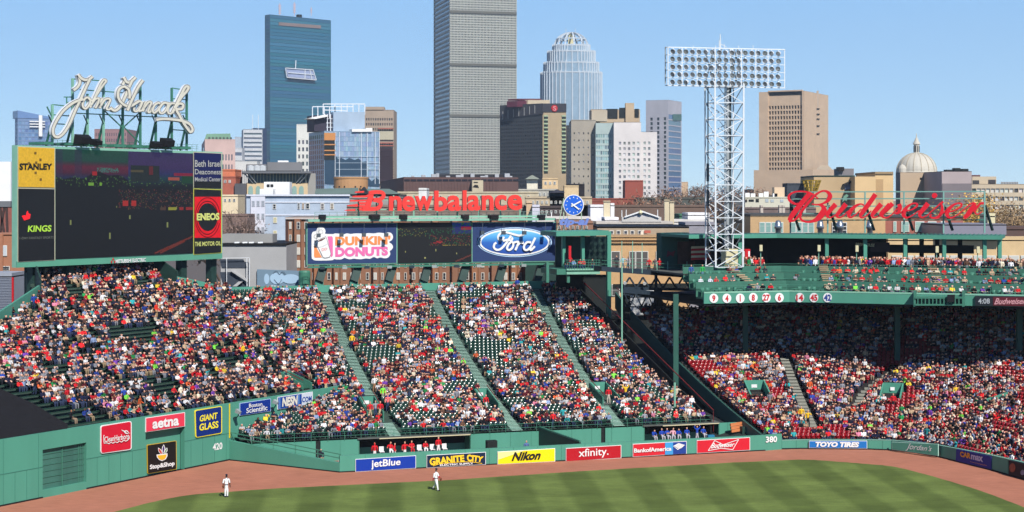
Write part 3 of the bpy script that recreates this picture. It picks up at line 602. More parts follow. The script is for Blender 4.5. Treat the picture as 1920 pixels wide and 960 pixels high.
def pR(k, s, z=0):
    """k = distance along the wall curve, s = distance behind it"""
    k = min(max(k, 0), K[-1]-1e-4); i = int(np.searchsorted(K, k, 'right')-1); f = (k-K[i])/(K[i+1]-K[i])
    p = RW[i].lerp(RW[i+1], f); nn = RN[i].lerp(RN[i+1], f).normalized(); q_ = p+nn*s; q_.z = z; return q_
GL0 = V((25.3, 158.2, 0)); GL1 = V((12.9, 197.5, 0))       # left edge of the stand
def kleft(s):
    """first k of row s that lies to the right of the left edge line"""
    d = (GL1-GL0).normalized(); nn = V((d.y, -d.x, 0)); k = 0
    if (pR(0, s)-GL0).dot(nn) >= 0: return 0.0
    lo, hi = 0., 20.
    for _ in range(30):
        m_ = (lo+hi)/2
        if (pR(m_, s)-GL0).dot(nn) < 0: lo = m_
        else: hi = m_
    return hi
def rowR(s):
    """points of a row, extended to the left edge line"""
    d = (GL1-GL0).normalized(); nn = V((d.y, -d.x, 0)); pts = []; k0 = kleft(s); st_ = pR(k0, s)
    if k0 == 0:
        e = (pR(.01, s)-pR(0, s)).normalized(); L_ = -(st_-GL0).dot(nn)/e.dot(nn); pts.append(st_+e*L_)
    ks = [k0]+[k for k in K if k > k0+.05]+list(np.arange(k0+1, K[-1], 2.0)); ks = sorted(ks)
    return pts+[pR(k, s) for k in ks]
def resample(pts, step):
    c = [0]
    for a, b in zip(pts[:-1], pts[1:]): c.append(c[-1]+(b-a).length)
    n = max(2, int(c[-1]/step)); out = []
    for i in range(n+1):
        q_ = c[-1]*i/n; j_ = min(int(np.searchsorted(c, q_, 'right')-1), len(pts)-2); f = (q_-c[j_])/(c[j_+1]-c[j_]+1e-9); out.append(pts[j_].lerp(pts[j_+1], f))
    return out
def resn(pts, n):
    c = [0]
    for a, b in zip(pts[:-1], pts[1:]): c.append(c[-1]+(b-a).length)
    out = []
    for i in range(n+1):
        q_ = c[-1]*i/n; j_ = min(int(np.searchsorted(c, q_, 'right')-1), len(pts)-2); out.append(pts[j_].lerp(pts[j_+1], (q_-c[j_])/(c[j_+1]-c[j_]+1e-9)))
    return out
w = MB(); rowsR = []; s = .7; n1 = 40
while s < SR:
    z = zR(s); a = resn(rowR(s), n1); b = resn(rowR(s+.85), n1); zn = zR(s+.85); rowsR.append((s, z))
    for i in range(n1):
        if s > 32 and proj((a[i].x, a[i].y, z))[0] < 1290: continue
        w.face([(a[i].x, a[i].y, z), (a[i+1].x, a[i+1].y, z), (b[i+1].x, b[i+1].y, z), (b[i].x, b[i].y, z)]); w.face([(b[i].x, b[i].y, z), (b[i+1].x, b[i+1].y, z), (b[i+1].x, b[i+1].y, zn), (b[i].x, b[i].y, zn)])
    s += .85
w.build('seating_tread', mat('stand tread', (48, 46, 46), .85, var=.2), rs)
w = MB(); d_ = (GL1-GL0).normalized(); nn = V((-d_.y, d_.x, 0)); N_ = 10
for i in range(N_):
    f0, f1 = i/N_, (i+1)/N_; p, q_ = GL0.lerp(GL1, f0), GL0.lerp(GL1, f1); z0, z1 = zR(1+39*f0)+.35, zR(1+39*f1)+.35
    w.prism([V((p.x, p.y, z0-2.0)), V((q_.x, q_.y, z1-2.0)), V((q_.x, q_.y, z1)), V((p.x, p.y, z0))], nn*.2)
w.build('side_wall', mat('stand side steel', (62, 104, 94), .5, var=.08), rs)
w = MB(); w.bar(V((GL0.x, GL0.y, zR(1)+.9)), V((GL1.x, GL1.y, zR(40)+.9)), .06); w.build('handrail', mat('maroon rail', (110, 30, 34), .5), rs)
w = MB(); p = RW[0]+V((0, 0, 0)); w.prism([V((PE.x-.4, PE.y+.3, 0)), V((GL0.x-.3, GL0.y, 0)), V((GL0.x-.3, GL0.y, 1.9)), V((PE.x-.4, PE.y+.3, 1.0))], V((.15, 0, 0))); w.build('end_wall', DGREEN, rs)
bk = rowR(SR); bk = resample(bk, 3.); w = MB()
for a, b in zip(bk[:-1], bk[1:]): w.face([(a.x, a.y, zR(SR)-1), (b.x, b.y, zR(SR)-1), (b.x, b.y, 14), (a.x, a.y, 14)])
w.build('back_wall', DARK, rs)
_tk = np.linspace(0, K[-1]-.01, 260); _ts = np.linspace(.5, SR, 120); _tab = []
for s in _ts:
    for k in _tk:
        p = pR(k, s, zR(s)); x_, y_ = proj(p); _tab.append((x_, y_, k, s))
_tab = np.array(_tab)
def onR(px, py):
    d = (_tab[:, 0]-px)**2+(_tab[:, 1]-py)**2; i = int(np.argmin(d)); return _tab[i, 2], _tab[i, 3]
def pT(k, s, o, z=0): t_ = pR(k+.15, s)-pR(k-.15, s); t_.normalize(); q_ = pR(k, s)+t_*o; q_.z = z; return q_
AISR = []; stepmR = mat('pale steel tread', (150, 150, 138), .6, var=.1)
for (x0, y0), (x1, y1), wd in (((1478, 692), (1528, 808), .46), ((1655, 712), (1606, 768), .38)):
    k1, s1_ = onR(x0, y0); k0, s0_ = onR(x1, y1); AISR.append((k0, s0_, k1, s1_, wd)); w = MB(); w2 = MB()
    for s, z in rowsR:
        if not (min(s0_, s1_) < s < max(s0_, s1_)+3): continue
        k = k0+(k1-k0)*(s-s0_)/(s1_-s0_)
        a, b, c, d = pT(k, s, -wd, z+.03), pT(k, s, wd, z+.03), pT(k, s+.85, wd, z+.03), pT(k, s+.85, -wd, z+.03); w.face([a, b, c, d])
        for h in (0, .5): w2.bar(pT(k, s+.85*h, -wd, z+.1+.16*h), pT(k, s+.85*h, wd, z+.1+.16*h), .2, .11)
    w.build('aisle_floor', BLACK, rs); w2.build('aisle_stair', stepmR, rs, kind='stuff')
def vomR(lb, px, py, hw=1.0, depth=3.0, side=1):
    k, s = onR(px, py); base = pR(k, s, zR(s)); t = thing('grandstand_tunnel', lb, 'tunnel', base); z0 = zR(s)-.5; zt = zR(s+depth)+1.0
    q_ = [pT(k, s+depth, -hw), pT(k, s+depth, hw), pT(k, s-.5, hw), pT(k, s-.5, -hw)]
    w = MB(); w.prism([q_[0]+V((0, 0, zt-1.1)), q_[1]+V((0, 0, zt-1.1)), q_[1]+V((0, 0, zt)), q_[0]+V((0, 0, zt))], V((0, .15, 0))); w.build('header', GREEN, t)
    for a, b, sg in ((3, 0, -1), (2, 1, 1)):
        w = MB(); w.prism([q_[a]+V((0, 0, z0)), q_[b]+V((0, 0, z0)), q_[b]+V((0, 0, zt)), q_[a]+V((0, 0, zR(s)+.7))], V((sg*.15, 0, 0))); w.build('side_wall', GREEN, t)
    w = MB(); w.face([p+V((0, 0, zR(s)+.05)) for p in q_]); w.build('floor', CONCD, t)
    w = MB(); w.face([q_[0]+V((0, -.1, zR(s))), q_[1]+V((0, -.1, zR(s))), q_[1]+V((0, -.1, zt-1.1)), q_[0]+V((0, -.1, zt-1.1))]); w.build('opening', DARK, t)
    w = MB(); c = (q_[0]+q_[1])/2; w.box(c+V((-.3, -.05, zt-.8)), (.6, 0, 0), (0, .04, 0), (0, 0, .35)); w.build('section_sign', WHITE, t)
    return k, s, hw, depth
VOMR = [vomR('green tunnel entrance nearest the dark side wall of the red seats', 1425, 752), vomR('green tunnel entrance with a dark mouth, middle of the red seats', 1668, 752, .95, 2.6)]
for (x0, y0), (x1, y1) in (((1832, 772), (1888, 752)),):
    t = thing('seating_ramp_wall', 'low green ramp wall slanting up to the right among the red seats', 'wall', pR(*onR(x0, y0)))
    a = at(x0, y0, 165); ka, sa = onR(x0, y0); kb, sb = onR(x1, y1); w = MB(); a = pR(ka, sa, zR(sa)); b = pR(kb, sb, zR(sb)); w.prism([a, b, b+V((0, 0, .9)), a+V((0, 0, .9))], V((.1, .15, 0))); w.build('wall', GREEN, t)
    w = MB(); w.bar(a+V((0, 0, 1.6)), b+V((0, 0, 1.6)), .07); w.build('handrail', mat('maroon rail', (110, 30, 34), .5), t)
tp = MB(); nseg = 10; grid = []; xs_ = [-60, -30, 0, 30, 62, 100, 129]; ys_ = [700, 712, 728, 742, 757, 779, 797]
for i in range(len(xs_)):
    row = []
    for jn in range(nseg+1):
        f = jn/nseg; px = xs_[i]-(2 if jn else 0); yb_ = 823-(px)*.152+.5; py = ys_[i]*(1-f)+yb_*f
        b_, t_ = onL(px, py, .5); row.append(pL(b_, max(t_, .3), max(zL(t_), 4.8)+.5+.05*math.sin(i*2.1+jn*1.7)+.04*random.random()))
    grid.append(row)
for i in range(len(grid)-1):
    for jn in range(nseg): tp.face([grid[i][jn], grid[i+1][jn], grid[i+1][jn+1], grid[i][jn+1]])
tp.build('batters_eye_tarpaulin', mat('black cloth', (17, 16, 20), .9, var=.25, scale=1.5, bump=.3), label='large black cloth covering the empty seats at the lower left corner', cat='tarpaulin', smooth=True)

hb = MB()
for i in range(14):
    a0_, a1_ = R(180+i*180/14), R(180+(i+1)*180/14); p, q_ = V((95*math.cos(a0_), 20+85*math.sin(a0_), 0)), V((95*math.cos(a1_), 20+85*math.sin(a1_), 0))
    hb.face([V((p.x, p.y, 2)), V((q_.x, q_.y, 2)), V((q_.x*1.3, 20+(q_.y-20)*1.3, 21)), V((p.x*1.3, 20+(p.y-20)*1.3, 21))]); hb.face([V((p.x*1.3, 20+(p.y-20)*1.3, 0)), V((q_.x*1.3, 20+(q_.y-20)*1.3, 0)), V((q_.x*1.3, 20+(q_.y-20)*1.3, 31)), V((p.x*1.3, 20+(p.y-20)*1.3, 31))])
hb.build('unseen_home_grandstand', mat('home stand green', (52, 70, 64), .8, var=.3), kind='structure', origin=(0, -60, 0))  # unseen stand behind the camera, added to block low sky light
hb = MB(); hb.box((-124, 20, 0), (2, 0, 0), (0, 70, 0), (0, 0, 15)); hb.build('unseen_left_field_wall', GREEN, kind='structure'); hb = MB(); hb.box((122, 20, 0), (2, 0, 0), (-14, 110, 0), (0, 0, 24)); hb.build('unseen_first_base_stand', mat('home stand green', (52, 70, 64)), kind='structure')  # unseen side walls, added with the stand to close off low sky
tB = 28.7; Lb0 = at(22, 374, 163.6); boardP = Pl(A0+mA*tB, dA); nB = boardP.n
vb = thing('video_scoreboard', 'huge green framed video screen with side panels above the left bleachers', 'scoreboard', boardP(220, 496))
bx0, bx1 = 31.5, 417
def ytop(x): return 272+(285-272)*(x-30)/385
def ybot(x): return 502-17*(x-30)/385
w = MB(); qbox(w, boardP, ((bx0, ytop(bx0)), (bx1, ytop(bx1)), (bx1, ybot(bx1)), (bx0, ybot(bx0))), 0, .75); w.build('cabinet', LGREEN, vb)
w = MB(); qbox(w, boardP, ((bx0, ybot(bx0)-12), (bx1, ybot(bx1)-10), (bx1, ybot(bx1)), (bx0, ybot(bx0))), .06, .1); w.build('lower_beam', mat('teal beam', (92, 158, 132), .5, var=.05), vb)
FRm = mat('beige frame', (190, 186, 160), .5, var=.05)
def panel(x0, y0a, x1, y0b, y1b, y1a, m, nm, off, fr=None, fw=1.3, parent=vb, pl=boardP):
    q = ((x0, y0a), (x1, y0b), (x1, y1b), (x0, y1a))
    if fr: a = MB(); qbox(a, pl, q, off, .06); a.build('panel_frame', fr, parent); q = inset(q, fw)
    a = MB(); qbox(a, pl, q, off+.05, .05); return a.build(nm, m, parent), q
def screen_mat(name, top):
    m = bpy.data.materials.new(name); m.use_nodes = True; t = m.node_tree; b = t.nodes['Principled BSDF']; L = t.links.new
    b.inputs['Roughness'].default_value = .45; b.inputs['Base Color'].default_value = rgb((24, 25, 27)); b.inputs['Specular IOR Level'].default_value = .3
    a = t.nodes.new('ShaderNodeAttribute'); a.attribute_name = 'Col'; L(a.outputs['Color'], b.inputs['Emission Color']); b.inputs['Emission Strength'].default_value = 1
    return m
SCR = screen_mat('led screen', 0)
LEDD = mat('led panel black', (27, 28, 30), .5, var=.03, scale=4)
def led_picture(name, pl, x0, x1, yt, yb, nx, ny, fn, off, parent):
    a = MB()
    for i in range(nx):
        for j in range(ny):
            f0, f1, g0, g1 = i/nx, (i+1)/nx, j/ny, (j+1)/ny; xa, xb = x0+(x1-x0)*f0, x0+(x1-x0)*f1
            ya0 = yt(xa)+(yb(xa)-yt(xa))*g0; ya1 = yt(xa)+(yb(xa)-yt(xa))*g1; yb0 = yt(xb)+(yb(xb)-yt(xb))*g0; yb1 = yt(xb)+(yb(xb)-yt(xb))*g1
            a.col = fn((f0+f1)/2, (g0+g1)/2); a.face([pl(xa, ya0, off), pl(xb, yb0, off), pl(xb, yb1, off), pl(xa, ya1, off)])
    a.col = None; return a.build(name, SCR, parent)
rp = random.Random(11)
def mixc(a, b, t): return tuple(a[i]*(1-t)+b[i]*t for i in range(3))
_sk = [[rp.random() for _ in range(200)] for _ in range(120)]
def pic(fx, fy):
    c = (9, 9, 10)
    n = _sk[int(fy*119)][int(fx*199)]; j = rp.random()
    if fy < .36:
        if fx < .53: cols = [(0, .0, (30, 92, 72)), (0, .10, (28, 84, 70)), (0, .155, (120, 30, 62)), (0, .21, (96, 24, 60)), (0, .26, (30, 44, 90)), (0, .33, (9, 12, 22))]
        else: cols = [(0, .0, (66, 54, 110)), (0, .10, (72, 50, 112)), (0, .155, (70, 44, 110)), (0, .21, (48, 50, 118)), (0, .26, (20, 70, 82)), (0, .33, (9, 14, 22))]
        for k in range(len(cols)-1):
            if cols[k][1] <= fy <= cols[k+1][1]: c = mixc(cols[k][2], cols[k+1][2], (fy-cols[k][1])/(cols[k+1][1]-cols[k][1]))
        if fy >= .33: c = (9, 11, 18)
        if fx < .05 or .14 < fx < .19: c = mixc(c, (60, 52, 90), .5)
        hz = .24+.03*math.sin(fx*14)+.015*math.sin(fx*37)
        if fy > hz and fx < .53: c = (7, 9, 12)
        c = mixc(c, (c[0]*.6, c[1]*.6, c[2]*.6), j*.5)
        if .24 < fy < .34 and n > .93: c = (90, 140, 50)
        if .545 < fx < .755 and .13 < fy < .285: c = (26, 36, 34) if not(.18 < fy < .2 and fx < .64) else (90, 80, 50)
        if .68 < fx < .71 and .14 < fy < .22: c = (110, 24, 30)
        if .27 < fx < .30 and .2 < fy < .235: c = (190, 30, 34)
        if .3 < fx < .46 and .165 < fy < .205 and n > .45: c = (70, 130, 120)
        if .82 < fx < .9 and .24 < fy < .275: c = (190, 90, 70)
        if .86 < fx and .195 < fy < .225: c = (150, 20, 60)
        if .92 < fx and .23 < fy < .3: c = (14, 70, 40)
        if (.24 < fx < .28 or .32 < fx < .34) and .305 < fy < .33: c = (130, 190, 60)
    elif fx > .46 and fy < .56:
        c = (12, 8, 9)
        if n > .86: c = rp.choice([(130, 36, 26), (110, 80, 40), (60, 90, 60), (120, 60, 40), (90, 40, 70)])
        if fy > .47 and fy < .52 and (.49 < fx < .53 or .55 < fx < .585): c = (200, 40, 30)
        if .56 < fy: c = (9, 9, 10)
    if .535 < fy < .565:
        if .82 < fx < .88: c = (170, 170, 50)
        if .9 < fx < .93 or .95 < fx: c = (170, 36, 30)
        if .76 < fx < .8: c = (90, 60, 40)
    for (px_, py_, hh) in ((.11, .67, .022), (.54, .63, .018), (.815, .71, .025), (.395, .80, .03), (.88, .545, .015), (.445, .53, .01)):
        if abs(fx-px_) < .005 and abs(fy-py_) < hh: c = (150, 160, 90)
    for (xa, ya, xb, yb_) in ((.72, .985, 1.0, .83), (.76, .985, .94, .875)):
        if xa < fx < xb and abs(fy-(ya+(yb_-ya)*(fx-xa)/(xb-xa))) < .009: c = (130, 44, 26)
    return tuple(v*.72 for v in c)
led_picture('screen', boardP, 104, 362, lambda x: ytop(x)+4.5, lambda x: ybot(x)-12.5, 172, 136, pic, .1, vb)
_, q = panel(33.5, ytop(34)+2, 103.5, ytop(103)+2.5, ytop(103)+78.5, ytop(34)+79.5, mat('yellow led', (214, 168, 44), .5, var=.14, scale=4), 'side_panel', .1, FRm)
text(boardP, 'STANLEY', ((36.5, 306), (98, 306.5), (98, 318), (36.5, 318.5)), BLACK, vb, .2, bold=.04)
w = MB()
for x, y in ((66.5, 287), (76, 299.5), (67, 324), (76.5, 336.5), (54, 306), (68, 305)): qbox(w, boardP, (x-2, y-2.3, x+2, y+2.3), .18, .02)
w.build('dead_tile', mat('dead tile', (120, 92, 36), .5, var=.2), vb)
_, q = panel(33.5, ytop(34)+80, 103.5, ytop(103)+79, 488, 491.5, LEDD, 'side_panel', .1, FRm)
LY = emit_mat('led lime', (150, 190, 60), .35); LR = emit_mat('led red', (215, 30, 36), .5); LG = emit_mat('led grey', (96, 100, 92), .25)
text(boardP, 'KINGS', ((52, 423), (96.5, 422), (96.5, 434), (52, 435)), LY, vb, .2, bold=.03, shear=.1)
text(boardP, '1-DAY FANTASY SPORTS', ((37, 444.5), (100.5, 443), (100.5, 447.5), (37, 449)), LG, vb, .2)
w = MB(); w.prism([boardP(x, y, .19) for x, y in ((41, 405), (45, 403.5), (49, 404), (50, 398), (52, 395), (53.5, 400), (57.5, 401.5), (56, 410), (45.5, 413.5))], -nB*.02); w.build('emblem', LR, vb)
_, q = panel(363, ytop(363)+1.5, 416, ytop(416)+2, ytop(416)+69, ytop(363)+69, mat('led navy', (24, 28, 78), .5, var=.05), 'side_panel', .1, FRm, 1.2)
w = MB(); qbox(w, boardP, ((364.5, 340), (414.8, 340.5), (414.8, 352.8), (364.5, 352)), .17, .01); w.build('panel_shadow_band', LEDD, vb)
GLt = mat('grey lettering', (176, 176, 170), .5, var=0)
text(boardP, 'Beth Israel', ((365.5, 300), (414, 301), (414, 312.5), (365.5, 313)), GLt, vb, .2, bold=.01); text(boardP, 'Deaconess', ((365.5, 317), (414.3, 317.5), (414.3, 327), (365.5, 327)), GLt, vb, .2, bold=.01); text(boardP, 'Medical Center', ((365.5, 332), (414, 332), (414, 340), (365.5, 340)), GLt, vb, .2, bold=.01)
_, q = panel(363, ytop(363)+70, 416, ytop(416)+70, ybot(416)-10.5, ybot(363)-9.5, LEDD, 'side_panel', .1, mat('yellow frame', (190, 190, 80), var=0), 1.4)
w = MB(); qbox(w, boardP, ((365, 369), (414.5, 369), (414.5, 445.5), (365, 446)), .17, .02); w.build('red_field', mat('led red field', (222, 24, 34), .5, var=.12, scale=2), vb)
w = MB(); disc(w, boardP, 389.5, 407, 18.5, 26, .19, .02, 36); w.build('black_disc', LEDD, vb)
w = MB()
for k, (rx, ry, cx, cy) in enumerate(((23.3, 37, 389.5, 407.5), (20, 31, 389, 408))):
    stroke(w, boardP, [(cx+rx*math.cos(a), cy+ry*math.sin(a)) for a in np.linspace(.3, 6.4, 20)], 1.3, .2+.02*k, .01, n=3, drift=.0001)
w.build('ring', mat('ring dark red', (120, 14, 20), var=0), vb)
text(boardP, 'ENEOS', ((369, 400), (411.5, 399), (411.5, 412.5), (369, 413.5)), mat('lime lettering', (205, 210, 120), var=0), vb, .24, bold=.05)
text(boardP, 'THE MOTOR OIL', ((365.5, 453.5), (414.3, 452), (414.3, 460), (365.5, 462)), mat('lime lettering', (205, 210, 120), var=0), vb, .2, bold=.02)
text(boardP, 'MITSUBISHI ELECTRIC', ((217, 486.5), (273.5, 483.5), (273.5, 490.5), (217, 493.5)), WHITE, vb, .12, bold=.03)
w = MB()
for (x, y) in ((212.3, 486), (209.3, 491), (215.3, 491)): w.prism([boardP(x, y-3, .12), boardP(x+1.7, y, .12), boardP(x, y+3, .12), boardP(x-1.7, y, .12)], -nB*.02)
w.build('three_diamond_emblem', REDP, vb)
for px in (62, 128, 340, 396):   # legs
    w = MB(); p = boardP(px, 480, -1.2); w.bar(V((p.x, p.y, 6)), V((p.x, p.y, 18)), .9, .9, up=nB); w.build('leg', DGREEN, vb)
for px in (168, 374):
    w = MB(); p = boardP(px, ybot(px)+2, .5); w.tube(p, p+V((0, 0, -.35)), .22, .12); w.build('under_lamp', DARK, vb)
JP = Pl(A0+mA*(tB+.2), dA)
fr_ = thing('steel_lattice', 'green steel lattice frame holding the white script sign on the video board', 'sign frame', JP(230, 276))
def zt_at(px): return ytop(px)-1
for px, y in ((98, 196), (136, 147), (164, 176), (194, 160), (230, 200), (263, 158), (292, 210), (322, 165), (350, 172)):
    w = MB(); w.bar(JP(px, y, -.7), JP(px, zt_at(px), -.7), .22, .22, up=nB); w.build('post', LGREEN if px < 200 else GREEN2, fr_)
    w = MB(); w.bar(JP(px+1, max(y, 215)+8, -.7), JP(px-12, zt_at(px), -2.4), .2); w.build('back_brace', GREEN2, fr_)
    w = MB(); w.bar(JP(px+0, 232, -.6), JP(px-7, 216, -.2), .1); w.build('strut', DGREEN, fr_)
for (a, b) in (((136, 148), (200, 152)), ((98, 196), (136, 200)), ((150, 168), (230, 174)), ((230, 200), (263, 170)), ((322, 165), (342, 168)), ((322, 185), (350, 187)), ((120, 182), (136, 182)), ((98, 215), (136, 218)), ((104, 232), (136, 234)), ((322, 243), (350, 245)), ((194, 206), (230, 240)), ((230, 240), (263, 210)), ((230, 236), (262, 268)), ((125, 182), (125, 195)), ((88, 200), (98, 220)), ((136, 212), (350, 222)), ((334, 212), (352, 212)), ((125, 192), (136, 192))):
    w = MB(); w.bar(JP(a[0], a[1], -.72), JP(b[0], b[1], -.72), .11); w.build('girt', GREEN2, fr_)
w = MB()
for x in range(90, 372, 9): w.bar(JP(x, zt_at(x)-11, -1.6), JP(x, zt_at(x)+2, -1.6), .035)
for k in (11, 7, 3.5): w.bar(JP(88, zt_at(88)-k, -1.6), JP(372, zt_at(372)-k, -1.6), .035)
w.build('walkway_rail', GREEN2, fr_, kind='stuff')
for x0, x1 in ((83, 100), (128, 170), (178, 200), (214, 236), (248, 268), (276, 300), (304, 330), (338, 358)):
    w = MB(); w.box(JP(x0, zt_at(x0)-2, .1), JP(x1, zt_at(x1)-2, .1)-JP(x0, zt_at(x0)-2, .1), -nB*2.4, V((0, 0, .28))); w.build('foot_platform', GREEN2, fr_)
jh = thing('script_sign', 'large white cursive name sign standing on the video board frame', 'sign', JP(230, 250))
def z1(p): return [(90+a[0]/6.857, 130+a[1]/6.857)+tuple(a[2:]) for a in p]
def z2(p): return [(220+a[0]/6.4, 130+a[1]/6.4)+tuple(a[2:]) for a in p]
JHL = [('J', [z1([(330, 268), (385, 225), (412, 160), (392, 68)]), z1([(392, 68), (430, 115), (485, 137), (540, 122), (578, 92)]), z1([(540, 122), (495, 220), (445, 330), (395, 440), (340, 560), (275, 710), (200, 825), (130, 872), (75, 845), (68, 765), (112, 660), (190, 545), (290, 455), (380, 405), (455, 385)])]),
       ('o', [z1([(520, 362), (485, 370), (452, 420), (450, 480), (490, 505), (535, 450), (545, 395), (520, 362), (545, 395), (590, 395)])]),
       ('h', [z1([(585, 398), (650, 290), (720, 190), (748, 150), (720, 135), (680, 190), (620, 320), (545, 492)]), z1([(556, 460), (610, 385), (655, 375), (645, 430), (612, 500)])]),
       ('n', [z1([(612, 500), (655, 430), (700, 378), (690, 430), (668, 502)]), z1([(680, 470), (740, 385), (800, 385), (785, 440), (755, 505), (790, 515), (830, 492)])]),
       ('H', [z2([(64, 185), (88, 140), (80, 96)]), z2([(80, 96), (112, 150), (160, 152), (222, 95)]), z2([(175, 145), (135, 235), (85, 350), (35, 450), (-25, 495), (-75, 470)]), z2([(135, 240), (80, 208), (25, 240), (8, 310), (30, 375), (90, 430), (160, 440), (225, 405), (255, 385)]), z2([(85, 205), (135, 240), (150, 310), (145, 350)]), z2([(312, 130), (255, 210), (200, 320), (150, 430), (125, 495)])]),
       ('a', [z2([(290, 388), (245, 385), (208, 435), (203, 492), (240, 500), (282, 445), (302, 388), (268, 470), (262, 500), (300, 490)])]),
       ('n', [z2([(300, 495), (345, 388), (330, 450), (308, 505)]), z2([(325, 460), (375, 395), (410, 400), (385, 460), (372, 512), (400, 512)])]),
       ('c', [z2([(400, 512), (440, 440), (490, 402), (512, 415)]), z2([(490, 402), (450, 430), (425, 490), (445, 522), (490, 490)])]),
       ('o', [z2([(490, 490), (540, 420), (575, 400), (545, 410), (508, 465), (510, 515), (552, 525), (598, 470), (608, 420), (575, 400), (640, 415)])]),
       ('c', [z2([(690, 412), (650, 410), (615, 455), (608, 510), (640, 532), (690, 485)])]),
       ('k', [z2([(688, 485), (760, 350), (840, 255), (855, 212), (820, 210), (775, 290), (715, 410), (660, 525)]), z2([(690, 470), (740, 412), (790, 425), (775, 475), (712, 482), (745, 550), (785, 625), (835, 700), (880, 752), (905, 722), (872, 662), (800, 625), (700, 605), (560, 595), (468, 605)])])]
JF = mat('aged ivory', (214, 210, 194), .5, var=.05)
for nm, strokes in JHL:
    a = MB()
    for si, sp in enumerate(strokes):
        fat = 1.65 if nm in 'JHk' else 1.3
        a.k = 0; stroke(a, JP, sp, 4.6*fat, .3+.05*si, .3, drift=.0006); a.k = 1; stroke(a, JP, sp, 3.9*fat, .36+.05*si, .03, drift=.0006); a.k = 2; stroke(a, JP, sp, 2.7*fat, .40+.05*si, .03, drift=.0006)
    a.build('letter', [STEELW, mat('outline dark', (70, 74, 84), var=0), JF], jh)
for px, py, wd, lb in ((157, 262, 3.2, 'big black box floodlight under the script capital on the video board'), (182, 268, 1.8, 'small black box floodlight beside the big one, left on the video board'), (294, 268, 2.2, 'small black box floodlight, right of centre on the video board'), (315, 262, 3.0, 'big black box floodlight under the final script letter')):
    p = JP(px, zt_at(px), .8); flood('sign_floodlight', lb, p, (-nB.x, -nB.y, .2), wd*.62, 1.05 if wd > 2.5 else .7, arm=.75 if wd > 2.5 else .5, group='floodlights on the video board', d_=.9)
bY = 197.5; bP = Pl(at(810, 460, bY), u); nb = bP.n
tb = thing('advertising_scoreboard', 'long green framed triple board above the bleachers with a dark middle screen', 'scoreboard', bP(810, 500))
w = MB(); q0 = ((574, 418.5), (1043.5, 415.8), (1043.5, 491.5), (574, 498)); qbox(w, bP, q0, 0, .8); w.build('cabinet', mat('board edge green', (70, 128, 106), .5, var=.08), tb)
for (x0, x1, yt0, yt1, yb0, yb1) in ((576.5, 743.5, 420, 419, 495, 492.8), (886, 1041, 418, 417.5, 490.8, 489)):
    w = MB(); qbox(w, bP, ((x0-1.2, yt0-1.2), (x1+1.2, yt1-1.2), (x1+1.2, yb1+1.2), (x0-1.2, yb0+1.2)), .06, .05); w.build('panel_frame', LGREEN, tb); w = MB(); qbox(w, bP, ((x0, yt0), (x1, yt1), (x1, yb1), (x0, yb0)), .1, .03); w.build('panel', NAVY, tb)
r2 = random.Random(5)
def pic2(fx, fy):
    c = (9, 9, 10); n = r2.random()
    if fy < .12 and fx > .55: c = (10, 10, 16)
    if fy < .28 and fx > .74: c = (14, 22, 90) if n > .3 else (20, 60, 40)
    if .10 < fy < .17 and fx > .86: c = (120, 12, 30)
    if .14 < fy < .32 and n > .9: c = (20, 90, 50)
    if .3 < fy < .58 and fx > .42 and n > .8: c = r2.choice([(110, 24, 20), (30, 80, 40), (80, 50, 30)])
    if .45 < fy < .53 and .48 < fx < .6 and n > .4: c = (150, 24, 24)
    if .55 < fy < .59 and fx > .6 and n > .55: c = (130, 110, 40)
    if fx < .4 and .14 < fy < .36 and n > .93: c = (110, 110, 40)
    if .78 < fx and abs(fy-(.99-(fx-.78)*.75)) < .02: c = (90, 36, 24)
    for a, b in ((.1, .72), (.37, .88), (.8, .78), (.52, .7)):
        if abs(fx-a) < .006 and abs(fy-b) < .03: c = (150, 150, 90)
    return c
led_picture('screen', bP, 746, 884, lambda x: 417.5, lambda x: 493.5-(x-746)*.02, 92, 50, pic2, .09, tb)
def z6(x, y): return (575+x/11.294, 415+y/11.294)
w = MB(); bl = [(105, 280), (130, 225), (195, 205), (225, 145), (300, 118), (375, 150), (400, 215), (395, 262), (560, 270), (600, 255), (700, 262), (790, 275), (850, 255), (930, 268), (1010, 258), (1100, 255), (1200, 262), (1300, 250), (1420, 255), (1530, 240), (1640, 250), (1750, 235), (1810, 270), (1828, 340), (1800, 400), (1745, 440), (1800, 480), (1828, 540), (1800, 600), (1760, 630), (1770, 700), (1720, 770), (1640, 782), (1560, 765), (1490, 782), (1420, 755), (1340, 792), (1250, 785), (1160, 800), (1060, 800), (1000, 790), (920, 805), (850, 790), (800, 770), (740, 805), (640, 808), (580, 800), (520, 825), (200, 830), (130, 800), (105, 740)]
cc = catmull([z6(*p) for p in bl]+[z6(*bl[0])], 3)[:-1]; w.prism([bP(p[0], p[1], .13) for p in cc], -nb*.03); w.build('white_backing', WHITE, tb)
DO = mat('doughnut orange', (240, 140, 80), var=0); DP = mat('doughnut pink', (226, 108, 165), var=0)
def poly6(pts, off, m, nm): a = MB(); a.prism([bP(*z6(*p), off) for p in pts], -nb*.02); a.build(nm, m, tb)
poly6([(160, 480), (210, 560), (325, 765), (180, 770), (155, 740)], .16, DO, 'orange_patch'); poly6([(440, 320), (530, 315), (555, 345), (555, 720), (520, 765), (505, 720), (470, 480)], .16, DP, 'pink_patch')
GRc = mat('cup outline grey', (120, 115, 120), var=0)
